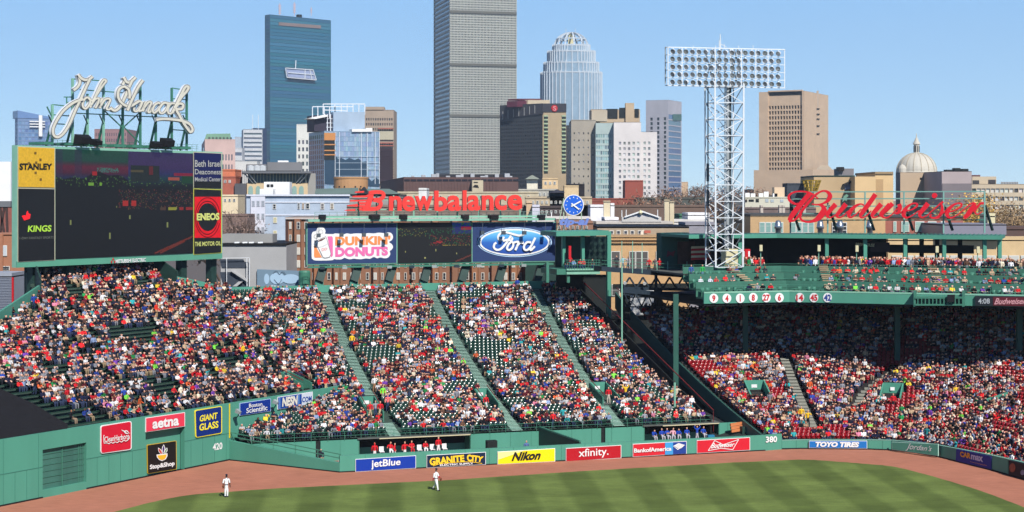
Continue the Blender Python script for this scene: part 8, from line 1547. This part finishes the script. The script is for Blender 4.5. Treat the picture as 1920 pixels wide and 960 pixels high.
LMK = {'L': [(189, 'left of the red rounded sign'), (248, 'above the red rounded sign'), (347, 'above the pinkish red board'), (364, 'left of the navy yellow-bordered board'), (418, 'above the navy yellow-bordered board'), (448, 'beside the yellow line'), (512, 'above the blue serif board'), (700, 'above the web address board')],
       'M': [(560, 'over the sloping corner wall'), (672, 'left of the red-jacket bullpen'), (790, 'above the airline board'), (920, 'above the gold-lettered navy board'), (1046, 'above the yellow board'), (1175, 'above the dark red board'), (1296, 'above the bank board'), (1500, 'above the bow tie board')],
       'R': [(1500, 'behind the 380 mark'), (1635, 'behind the light blue board'), (1765, 'behind the white script board'), (1865, 'behind the dark blue board'), (2000, 'at the right edge')]}
ORD = ['front row', 'second row', 'third row', 'fourth row', 'fifth row', 'sixth row']
rl0 = {'L': .7, 'M': 8.5, 'R': .7}; rd0 = {'L': .82, 'M': .75, 'R': .85}
recs = []
for x in sorted(near, key=lambda x: (x[0], x[1], x[2])):
    (sh, ht, pn), cols = person_cols(); k = rq.randrange(5); tw = rq.uniform(-.35, .35); st_ = rq.random() < .04
    row = ORD[min(5, int(round((x[1]-rl0[x[0]])/rd0[x[0]])))]; lm = next(t for m_, t in LMK[x[0]] if x[2] <= m_)
    recs.append([x, sh, ht, pn, cols, k, tw, st_, row, lm, f"{'standing ' if st_ else ''}fan in {sh[0]} with {ht[0]}, {row} {lm}"])
def dedupe(recs, alt):
    from collections import defaultdict
    g_ = defaultdict(list)
    for r in recs: g_[r[10]].append(r)
    for lb, rs__ in g_.items():
        if len(rs__) > 1: alt(lb, rs__)
def alt1(lb, rs__):
    for r in rs__:
        i = recs.index(r); nb__ = recs[i-1] if i and recs[i-1][8] == r[8] and recs[i-1][0][0] == r[0][0] else None
        r[10] = lb.replace(f" with {r[2][0]}", f" and {r[3][0]}, {r[2][0]}")
def alt2(lb, rs__):
    rs__.sort(key=lambda r: r[0][2]); nm_ = ['left', 'right'] if len(rs__) == 2 else (['left', 'middle', 'right'] if len(rs__) == 3 else ['leftmost', 'second', 'third', 'fourth', 'fifth', 'sixth', 'seventh'])
    for r, w_ in zip(rs__, nm_): r[10] = w_+' '+lb
dedupe(recs, alt1); dedupe(recs, alt2)
for r in recs:
    if len(r[10].split()) > 15: r[10] = r[10].replace(' the ', ' ').replace(' and ', ', ')
GRP = {'L': 'spectators behind the tall green wall', 'M': 'spectators in the lowest bleacher rows', 'R': 'spectators in the front rows of right field'}
def build_person(T, cols, loc, yaw, label, group=None, sc=1, name='person', cat='person'):
    vs, fs, cls = T; b = Bulk(); v = place(vs, yaw, (0, 0, 0), sc); b.add(v, fs, fcol(cls, cols)); o = b.build(name, PM, smooth=True, label=label, cat=cat); o.location = loc
    if group: o['group'] = group
    return o
for x, sh, ht, pn, cols, k, tw, st_, row, lm, lb in recs:
    T = (STAND1[k % 3] if st_ else SEATED1[k]); build_person(T, cols, x[4], x[5]+tw, lb, GRP[x[0]], rq.uniform(.93, 1.06))
for x in people:
    if id(x) in nid: continue
    sec, s, px, py, p, yaw = x; fan = None
    if sec == 'M' and 1180 < px < 1262 and 672 < py < 702 and rq.random() < .75: fan = SH[8]
    _, cols = person_cols(fan); T = STAND[rq.randrange(3)] if rq.random() < .035 else SEATED[rq.randrange(5)]
    vs, fs, cls = T; crowd.add(place(vs, yaw+rq.uniform(-.4, .4), p, rq.uniform(.84, .98)), fs, fcol(cls, cols))
for i in range(300):
    x = rq.uniform(dkpx(1395, 7.5), dkpx(1925, 7.5)); s = rq.uniform(5.9, 8.6); p = dkx(x, s, TIER[3][1]); fan = SH[0] if rq.random() < .15 else None; _, cols = person_cols(fan); T = STAND[rq.randrange(3)]; crowd.add(place(T[0], rq.uniform(-1, 1), p, rq.uniform(.9, 1.05)), T[1], fcol(T[2], cols))
rt = random.Random(8)
for ti, (s, z) in enumerate(TIER[:3]):
    px = 1330+ti*6
    while px < 1925:
        if noise.noise(V((px*.02, ti*3, 5))) > (.08 if px < 1560 else -.25):
            x = dkpx(px, s+.9); p = dkx(x, s+1.0, z+.12); fan = SH[rq.choice([0, 1])] if rq.random() < .15 else None; _, cols = person_cols(fan); T = SEATED[rq.randrange(5)]; crowd.add(place(T[0], rq.uniform(-.5, .5), p), T[1], fcol(T[2], cols))
        px += rt.uniform(10, 16)
crowd.build('spectator_crowd', PM, kind='stuff', origin=(0, 170, 8), label='dense mixed crowd filling the stands beyond the nearest rows', cat='crowd')
Hv = (sd+V((0, -.99, .1))).normalized()
def seat_t():
    m = MB(); m.box((-.21, .16, .40), (.42, 0, 0), (0, .06, 0), (0, .16, .42)); m.box((-.2, -.16, .40), (.4, 0, 0), (0, .32, 0), (0, 0, .05)); m.box((-.03, -.02, 0), (.06, 0, 0), (0, .12, 0), (0, 0, .4)); t_ = []
    for f in m.f: t_ += [(f[0], f[1], f[2]), (f[0], f[2], f[3])]
    return np.array(m.v), np.array(t_)
sv, st_t = seat_t(); xh = Hv.cross(V((0, 0, 1))).normalized(); yh = xh.cross(Hv)
gc_ = np.array([-xh*.052-yh*.032, xh*.052-yh*.032, xh*.052+yh*.032, -xh*.052+yh*.032]); gt = np.array([(0, 1, 2), (0, 2, 3)])  # facet added to every seat, tilted between sun and camera to glint
def seat_geo(p, yaw):
    v = place(sv, yaw, p); c = place(np.array([[0, .21, .80]]), yaw, p)[0]; g_ = gc_+c+np.array(Hv)*.035; return np.concatenate([v, g_]), np.concatenate([st_t, gt+len(v)])
for seats, m, par_ in ((seatsG, SEATG, st), (seatsR, SEATR, rs)):      # bolted down: parts of their stand
    em = sorted([x for x in seats if not x[2] and 0 < proj(x[0])[0] < 1918], key=lambda x: x[0].y)[:300]; ids = set(id(x) for x in em); B_ = Bulk()
    for x in seats:
        if id(x) in ids: continue
        v, t_ = seat_geo(x[0], x[1]); B_.add(v, t_, None)
    o = B_.build('seats', m, kind='stuff', origin=wloc(par_), parent=par_); o.location = (0, 0, 0); cache = {}
    for x in em:
        key = round(x[1], 1)
        if key not in cache:
            v, t_ = seat_geo(V((0, 0, 0)), x[1]); b = Bulk(); b.add(v, t_, None); o = b.build('seat', m, parent=par_); cache[key] = o
        else: o = cache[key].copy(); COL.objects.link(o)
        o.location = x[0]-wloc(par_)
for i, (t_2, z) in enumerate(rowsL):      # long benches, one per row
    a, b_ = rngL(t_2+.3); w = MB(); w.box(pL(a+.2, t_2+.30, z+.38), dA*(b_-a-.4), mA*.3, V((0, 0, .06))); w.build('bench', BENCH, st)
def col(shirt, hat, pants, skin_=(206, 156, 130), fore=None): return [skin_, hat, shirt, fore or shirt, pants, (36, 34, 38)]
RJ, WPt, NV, BJ, GP = (206, 32, 42), (226, 226, 224), (30, 36, 66), (34, 70, 168), (172, 172, 178)
def at_s(px, s, z): k = (px-CX)/F; o = P0+nM*s; a = (k*o.y-o.x)/(u.x-k*u.y); return pM(a, s, z)
FL = -.25
def P_(px, s, T, cols, yaw, label, group=None, z=FL, sc=1.0, loc=None): return build_person(T, cols, loc if loc is not None else at_s(px, s, z), yaw, label, group, sc)
g1 = 'red jacketed bullpen players'; g2 = 'blue jacketed bullpen players'
P_(702.5, 6.8, STAND1[0], col(RJ, RJ, WPt), yawM+3.0, 'bullpen player in red jacket seen from behind, leftmost before the shelter', g1)
P_(740, 6.5, STAND1[0], col(RJ, NV, WPt), yawM+1.2, 'bullpen player in red leaning sideways beside the white chair', g1, sc=.95)
P_(759, 6.6, STAND1[2], col(RJ, NV, WPt), yawM, 'standing bullpen player in red jacket and white trousers, third from left', g1)
P_(772, 8.2, SEATED1[0], col(RJ, NV, (190, 40, 46)), yawM, 'seated bullpen player in red with red socks', g1, z=.0)
P_(797, 8.2, SEATED1[2], col(RJ, NV, WPt), yawM, 'seated bullpen player in red leaning forward in white trousers', g1, z=.0)
P_(822, 7.6, STAND1[0], col(RJ, NV, WPt), yawM+.2, 'standing bullpen player in red jacket near the right post of the shelter', g1, z=-.1)
P_(732, 8.4, SEATED1[4], col(RJ, NV, WPt), yawM, 'seated bullpen player in red reclining against the shelter wall', g1, z=-.05)
P_(602, 3.2, STAND1[0], col((36, 40, 54), (30, 30, 34), (180, 156, 120)), yawM-.6, 'attendant in dark jacket and khaki trousers at the bullpen gate', None, z=-.05)
P_(639, 2.2, STAND1[0], col(WPt, NV, GP), yawM+.8, 'person in white shirt and cap peering over the corner of the low wall', None, z=-.62)
P_(987, 6.5, STAND1[0], col((90, 110, 160), (50, 44, 44), (50, 50, 56)), yawM, 'person standing low behind the yellow board with only head showing', None, z=-.6, sc=.95)
for k, (px, ps, c, lb) in enumerate(((1225, 2, BJ, 'leftmost seated player in blue'), (1241, 0, BJ, 'second seated player in blue from the left'), (1251, 3, BJ, 'third seated player in blue with crossed arms'), (1262, 4, (214, 160, 170), 'seated person in pinkish shirt among the blue players'), (1272, 2, BJ, 'seated player in blue left of the bullpen centre'), (1288, 0, BJ, 'big seated player in blue, hands on knees'), (1319, 4, BJ, 'seated player in blue with outstretched leg, rightmost'))):
    P_(px, 7.7, SEATED1[ps], col(c, (28, 44, 110), GP), yawM+rq.uniform(-.3, .3), lb+' in the right bullpen', g2, z=.15)
P_(1307, 7.4, UP1, col(BJ, (28, 44, 110), GP), yawM, 'standing player in blue reaching up to the shelter roof', g2, z=-.05, sc=.95)
for k, px in enumerate((716, 787, 811, 834)):
    t = thing('bullpen_chair', ['white chair between the two leftmost red players', 'white chair left of the leaning red player', 'white chair right of the leaning red player', 'white chair right of the last red player'][k], 'chair', at_s(px, 8.0, 0), 'white chairs in the left bullpen'); o_ = at_s(px, 8.0, 0)
    w = MB(); w.box(o_-u*.22+nM*.2+V((0, 0, .42)), u*.44, nM*.05, V((0, 0, .45))); w.build('backrest', WHITE, t); w = MB(); w.box(o_-u*.22-nM*.2+V((0, 0, .38)), u*.44, nM*.42, V((0, 0, .05))); w.build('seat', WHITE, t)
    for a_ in (-.2, .17):
        for b__ in (-.18, .17): w = MB(); w.box(o_+u*a_+nM*b__, u*.03, nM*.03, V((0, 0, .38))); w.build('leg', STEELW, t)
YV, UV = (240, 190, 40), (30, 40, 80)
def onslope(px, py, sec):
    if sec == 'M': a, s = onM(px, py); return pM(a, s, zM(s)), yawM
    if sec == 'L': a, s = onL(px, py); return pL(a, s, zL(s)), yawL
    k, s = onR(px, py); return pR(k, s, zR(s)), 0.
for px, py, sec, T, c, lb in ((1173, 752, 'M', UP1, col(YV, (24, 26, 44), UV), 'vendor in yellow shirt with both arms raised at the third tunnel'), (1504, 794, 'R', STAND1[0], col(YV, (60, 40, 34), (60, 44, 60)), 'usher in yellow jacket on the stairs behind the 380 mark'), (1515, 802, 'R', STAND1[2], col(YV, (40, 34, 30), (30, 30, 36)), 'lower usher in yellow leaning on the same stairs'), (456, 676, 'L', STAND1[1], col(YV, YV, (24, 24, 28)), 'vendor in yellow hooded jacket high in the left bleachers'), (660, 655, 'M', STAND1[0], col(YV, (40, 34, 30), UV), 'vendor in yellow on the first aisle halfway up'), (1790, 752, 'R', STAND1[0], col(YV, (40, 34, 30), (28, 28, 32)), 'vendor in yellow among the right red seats'), (407, 708, 'L', SEATED1[0], col((226, 190, 50), (50, 40, 34), UV), 'seated fan in mustard yellow in the middle of the left bleachers'),
                             (694, 786, 'M', STAND1[0], col(RJ, (60, 50, 44), (184, 164, 128)), 'usher in red jacket and khaki trousers, left in the first tunnel'), (704, 784, 'M', STAND1[0], col((150, 150, 156), (60, 50, 44), (52, 66, 96)), 'man in grey jacket and jeans between two red jackets'), (713, 785, 'M', STAND1[1], col(RJ, (60, 50, 44), (184, 164, 128)), 'usher in red jacket at the right wall of the first tunnel'), (911, 772, 'M', STAND1[0], col(RJ, (60, 50, 44), WPt), 'usher in red jacket in the second tunnel'), (1141, 757, 'M', STAND1[0], col(RJ, (60, 50, 44), (196, 186, 170)), 'usher in red at the left wall of the third tunnel'), (702, 736, 'M', STAND1[2], col(WPt, (200, 190, 180), (150, 110, 80)), 'large man in white shirt standing above the first tunnel'), (718, 755, 'M', STAND1[0], col((130, 230, 70), (110, 90, 70), (150, 150, 130)), 'person in lime green shirt on the steps beside the first tunnel'), (727, 772, 'M', STAND1[0], col((232, 110, 110), (90, 60, 44), (50, 66, 96)), 'person in salmon shirt on the steps right of the first tunnel'), (293, 598, 'L', STAND1[0], col((226, 60, 40), (226, 60, 40), (180, 150, 110)), 'person in bright orange red hooded coat standing in the left bleachers'), (1105, 536, 'M', STAND1[0], col((30, 30, 34), (40, 30, 26), (30, 30, 36)), 'dark clad person standing at the top right bleacher corner'),
                             (611, 735, 'L', STAND1[0], col(RJ, (60, 50, 44), (184, 164, 128)), 'usher in red above the green wall near the last board'), (598, 737, 'L', STAND1[0], col(RJ, (50, 44, 40), UV), 'second usher in red above the wall, left of the other'), (596, 734, 'L', STAND1[2], col((44, 46, 54), (60, 50, 44), (36, 38, 46)), 'person in dark grey beside the red ushers on the wall'), (1674, 770, 'R', STAND1[0], col(RJ, (60, 50, 44), (40, 40, 44)), 'usher in red left of the middle tunnel mouth')):
    loc, yw = onslope(px, py, sec)
    if sec == 'L' and 590 < px < 620: loc = loc+V((0, 0, -.1))
    build_person(T, c, loc, yw+rq.uniform(-.3, .3), lb)
gB = 'people on the footbridge'; zb1 = lambda x: 508+(x-1164)*.06
for px, sh, hat, pn, T, lb in ((1156, (60, 60, 66), (70, 50, 40), (60, 50, 50), 1, 'crouching walker in dark clothes at the left end of the footbridge'), (1168, (150, 190, 195), (120, 100, 80), (120, 120, 128), 2, 'person in pale aqua shirt on the footbridge'), (1177.5, (190, 180, 180), (110, 80, 60), (110, 110, 120), 0, 'person in pale grey beside the aqua shirt on the footbridge'), (1217, RJ, (60, 44, 38), (36, 36, 40), 0, 'left person in red on the footbridge'), (1228, (96, 84, 84), (60, 50, 44), (80, 70, 66), 0, 'tall person in brown grey between two in red on the footbridge'), (1236.5, RJ, (50, 40, 36), (60, 50, 50), 1, 'right person in red on the footbridge'), (1281, (46, 48, 80), (40, 34, 34), (196, 176, 140), 0, 'guard in navy shirt and khaki trousers at the dark panel')):
    p = brP(px, zb1(px)-1, -.6 if px < 1250 else .3); build_person(STAND1[T], col(sh, hat, pn), V((p.x, p.y, p.z-.05)), rq.uniform(-.6, .6), lb, gB)
for k, (px, sh, lb) in enumerate(((1062, (40, 40, 46), 'person in black at the left rail of the party deck'), (1069, RJ, 'person in red under the banner of the party deck'), (1075, (130, 170, 215), 'person in light blue on the party deck'), (1088, RJ, 'person in red in the middle of the party deck'), (1094, (190, 40, 48), 'second red person right of the middle of the party deck'), (1111, (44, 40, 44), 'person in black at the right rail of the party deck'))):
    p = mp_(px, 506, -.6); build_person(SEATED1[k % 5] if k != 1 else STAND1[0], col(sh, (50, 40, 34), UV), p, rq.uniform(-.5, .5), lb, 'people on the party deck')
for px, sh, pn, lb in ((1296, (60, 90, 150), (60, 70, 96), 'person in blue denim at the left end of the roof deck'), (1317, (50, 160, 80), (100, 130, 160), 'person in green sweater at the left end of the roof deck'), (1314, (226, 226, 232), (60, 66, 80), 'person in white shirt seated near the left deck rail'), (1332, (222, 222, 236), (40, 60, 52), 'second person in white seated near the left deck rail'), (1343, RJ, (150, 140, 120), 'person in red seated right of the two in white')):
    y = 0 if px in (1296, 1317) else 1; s_ = 4.4 if y == 0 else 2.6; p = dkx(dkpx(px, s_), s_, TIER[2][1] if y == 0 else TIER[1][1]); build_person(STAND1[0] if y == 0 else SEATED1[0], col(sh, (50, 40, 34), pn), p, .3, lb)
B_ = Bulk(); rt = random.Random(12)
def boxes(L): m = MB(); [m.box(*b) for b in L]; t_ = []; [t_.extend([(f[0], f[1], f[2]), (f[0], f[2], f[3])]) for f in m.f]; return np.array(m.v), np.array(t_)
stv, stt = boxes([((-.22, -.18, .5), (.44, 0, 0), (0, .4, 0), (0, 0, .06)), ((-.22, .18, .5), (.44, 0, 0), (0, .05, .0), (0, .1, .5)), ((-.04, -.04, 0), (.08, 0, 0), (0, .08, 0), (0, 0, .5))])
tbv, tbt = boxes([((-.35, -.25, .72), (.7, 0, 0), (0, .5, 0), (0, 0, .05)), ((-.05, -.05, 0), (.1, 0, 0), (0, .1, 0), (0, 0, .72))])
for s, z in TIER[:3]:
    x = .4; k = 0
    while x < t1+27:
        p = dkx(x, s+1.0, z); v, t_ = (tbv, tbt) if k % 4 == 2 else (stv, stt); B_.add(place(v, rt.uniform(-.9, .9) if k % 4 != 2 else 0, p), t_, None); x += .72; k += 1
B_.build('deck_stools', GREEN2, kind='stuff', origin=(35, 175, 15), label='green swivel stools and small tables on the deck tiers', cat='stools')
t = thing('plywood_ramp', 'tilted orange plywood crate at the right end of the bullpens', 'crate', at_s(1381, 6, 0)); o_ = at_s(1372, 7, .9); w = MB();
for i in range(3): w = MB(); w.box(o_+V((0, 0, -.1+i*.3))+nM*(i*.12), u*1.35+V((0, 0, .14)), nM*.25, V((0, 0, .26))); w.build('board', mat('plywood orange', (196, 118, 70), .8, var=.15), t)
w = MB(); w.box(at_s(1392, 6.5, -.2), u*.9, nM*.8, V((0, 0, 1.6))); w.build('equipment_box', DGREEN, label='dark green equipment box beside the plywood crate', cat='box')
w = MB(); w.box(at_s(1328, 6.6, -.1), u*.7, nM*.4, V((0, 0, .8))); w.build('water_cooler', mat('cooler teal', (40, 120, 160), .4), label='blue water cooler at the right end of the right shelter', cat='cooler')
w = MB(); w.box(at_s(914, 6, -.2), u*1.0, nM*.7, V((0, 0, 1.45))); w.build('equipment_cart', DARK, label='dark equipment cart behind the gold-lettered board', cat='cart')
def fielder(kind, px, py, yaw, skn, sleeve, label, glove_hand, over):
    q = pose(kind); q.update(over); base = gnd(px, py); t = thing('person', label, 'person', base); sc = 1.03
    pts = [q[k] for k in KEYS]; rad = [RAD[k] for k in KEYS]; ed = [(KEYS.index(a), KEYS.index(b)) for a, b, _ in ED]; cl = [c for _, _, c in ED]
    for f in ('fl', 'fr'): p = q[f]; pts.append((p[0], p[1]-.2, p[2]-.02)); rad.append(.045); ed.append((KEYS.index(f), len(pts)-1)); cl.append(5)
    vs, fs, c, b = skin(pts, ed, rad, 0, 2); cls = np.array([cl[i] for i in b]); cls[(cls == 0) & (c[:, 2] > q['h1'][2]+.01)] = 1
    cols = [skn, (28, 32, 58), (236, 236, 238), sleeve, (236, 236, 238), (26, 26, 30)]; B2 = Bulk(); B2.add(place(vs, yaw, (0, 0, 0), sc), fs, fcol(cls, cols)); o = B2.build('body', PM, smooth=True); o.parent = t
    def tr(p): return V(place(np.array([p], float), yaw, base, sc)[0])
    h = q['h1']; w = MB(); cs, sn = math.cos(yaw), math.sin(yaw); fwd = V((sn, -cs, 0)); w.lathe(tr((h[0], h[1], h[2]+.0)), [(.098, -.01), (.098, .03), (.075, .075), (0, .095)], 12); ce = tr((h[0], h[1]-.08, h[2]+.0)); sd_ = fwd.cross(V((0, 0, 1))); w.prism([ce-sd_*.07, ce+sd_*.07, ce+sd_*.045+fwd*.09, ce-sd_*.045+fwd*.09], (0, 0, .015)); w.build('cap', mat('navy cap cloth', (26, 30, 58), .9), t)
    w = MB(); bz = q['pel'][2]+.07; vb_ = tr((q['pel'][0], q['pel'][1], bz)); w.lathe(vb_, [(.165, -.03), (.17, 0), (.165, .03)], 14); w.build('belt', mat('belt navy', (34, 36, 60), .5), t)
    gp__ = tr(q[glove_hand]); w = MB(); w.lathe(gp__-V((0, 0, .14)), [(.02, 0), (.09, .04), (.11, .12), (.08, .2), (0, .22)], 10)
    for i in range(4): a = i*.5-.75; w.tube(gp__-V((0, 0, .08)), gp__+V((.13*math.sin(a), -.03, -.20)), .035, .025, 6)
    w.tube(gp__, gp__+fwd*.12+V((0, 0, -.06)), .035, .025, 6); w.build('glove', mat('glove leather', (120, 66, 44), .7), t)
    oh = 'hl' if glove_hand == 'hr' else 'hr'; hp = tr(q[oh]); w = MB(); w.tube(hp+V((0, 0, .02)), hp+V((0, 0, -.07)), .04, .042, 8)
    for i in range(4): w.tube(hp+sd_*(i*.022-.033)+V((0, 0, -.06)), hp+sd_*(i*.024-.036)+fwd*.02+V((0, 0, -.145+.012*abs(i-1))), .011, .009, 6)
    w.tube(hp+fwd*.03+V((0, 0, -.02)), hp+fwd*.065+V((0, 0, -.09)), .013, .01, 6); w.build('hand', mat('skin %d' % skn[0], skn, .6, var=0), t); return t
fielder('stand', 424.5, 932, .5, (84, 58, 46), (84, 58, 46), 'outfielder in white uniform standing still on the left grass edge', 'hl', dict(hl=(-.3, -.16, .95), kl=(-.1, -.02, .5), fl=(-.1, .0, .07), kr=(.08, -.06, .5), fr=(.06, -.06, .07)))
fielder('walk', 817.5, 920, 1.0, (110, 74, 58), (176, 34, 50), 'outfielder in white uniform walking right with a brown glove', 'hr', dict(hr=(.18, -.34, 1.0), er=(.25, -.08, 1.15)))

w = MB(); p = at(683, 133, 600); w.mesh_in([p+V((-.5, 0, .12)), p+V((0, -.15, 0)), p+V((0, .2, 0)), p+V((.5, 0, .16)), p+V((0, 0, -.08))], [(0, 1, 2), (1, 3, 2), (0, 1, 4), (1, 3, 4), (2, 0, 4), (3, 2, 4)]); w.build('gull', DARK, label='tiny dark bird in the sky right of the teal tower', cat='bird')
SPL = {'roof_plant', 'stripe', 'back_wall', 'emblem_stripe', 'strip_window', 'dark_window', 'pale_window', 'arched_window', 'window_band', 'roof_clutter', 'dark_opening', 'dead_tile', 'mast', 'roof_canopy', 'balcony_strip', 'crown_rib', 'brown_louvre_band', 'wing', 'bright_wing', 'open_floors', 'white_mullion', 'floor_line', 'upper_window', 'window_column', 'groove_window', 'rooftop_box', 'rooftop_window', 'white_band', 'stair_flight', 'stair_recess', 'mural_shape', 'hour_marks', 'penthouse', 'roof_box', 'antenna', 'dark_roof_plant', 'red_balcony_band', 'corner_pier', 'roof_strut', 'pipes', 'ducts', 'vents', 'roof_house_dark', 'pylon_mark', 'hipped_roof', 'mural_line', 'rib', 'seam', 'dormers', 'fascia', 'balcony_gap', 'base_strip'}
for o in [o for o in bpy.data.objects if o.type == 'MESH' and o.parent and o.name.split('.')[0] in SPL and len(o.data.polygons) < 900]:
    me = o.data; nv = len(me.vertices); pa = list(range(nv))
    def fd(i):
        while pa[i] != i: pa[i] = pa[pa[i]]; i = pa[i]
        return i
    key = {}; rep = list(range(nv))
    for v in me.vertices: rep[v.index] = key.setdefault(tuple(round(c, 3) for c in v.co), v.index)
    for p in me.polygons:
        a = fd(rep[p.vertices[0]])
        for v in p.vertices[1:]: pa[fd(rep[v])] = a
    g_ = {}
    for p in me.polygons: g_.setdefault(fd(rep[p.vertices[0]]), []).append(p)
    if not 2 <= len(g_) <= 60: continue
    for k, ps in enumerate(g_.values()):
        idx = {}; vs = []; fs = []
        for p in ps:
            f = []
            for v in p.vertices:
                if v not in idx: idx[v] = len(vs); vs.append(tuple(me.vertices[v].co))
                f.append(idx[v])
            fs.append(f)
        m2 = bpy.data.meshes.new(me.name); m2.from_pydata(vs, [], fs)
        for mt in me.materials: m2.materials.append(mt)
        m2.polygons.foreach_set('material_index', [p.material_index for p in ps]); m2.update()
        if k == 0: first = m2
        else: link_mesh(o.name.split('.')[0], m2, o.parent, V(o.location))
    o.data = first
hz = MB(); hz.abox(-1400, 1400, -60, 2300, -1.6, 275); hm = bpy.data.materials.new('air'); hm.use_nodes = True; t = hm.node_tree; t.nodes.clear()
o_ = t.nodes.new('ShaderNodeOutputMaterial'); v_ = t.nodes.new('ShaderNodeVolumePrincipled'); v_.inputs['Color'].default_value = (.75, .87, 1, 1); v_.inputs['Density'].default_value = .00013; v_.inputs['Anisotropy'].default_value = .2; t.links.new(v_.outputs[0], o_.inputs['Volume'])
hz.build('haze', hm, kind='stuff', origin=(0, 1100, 0))
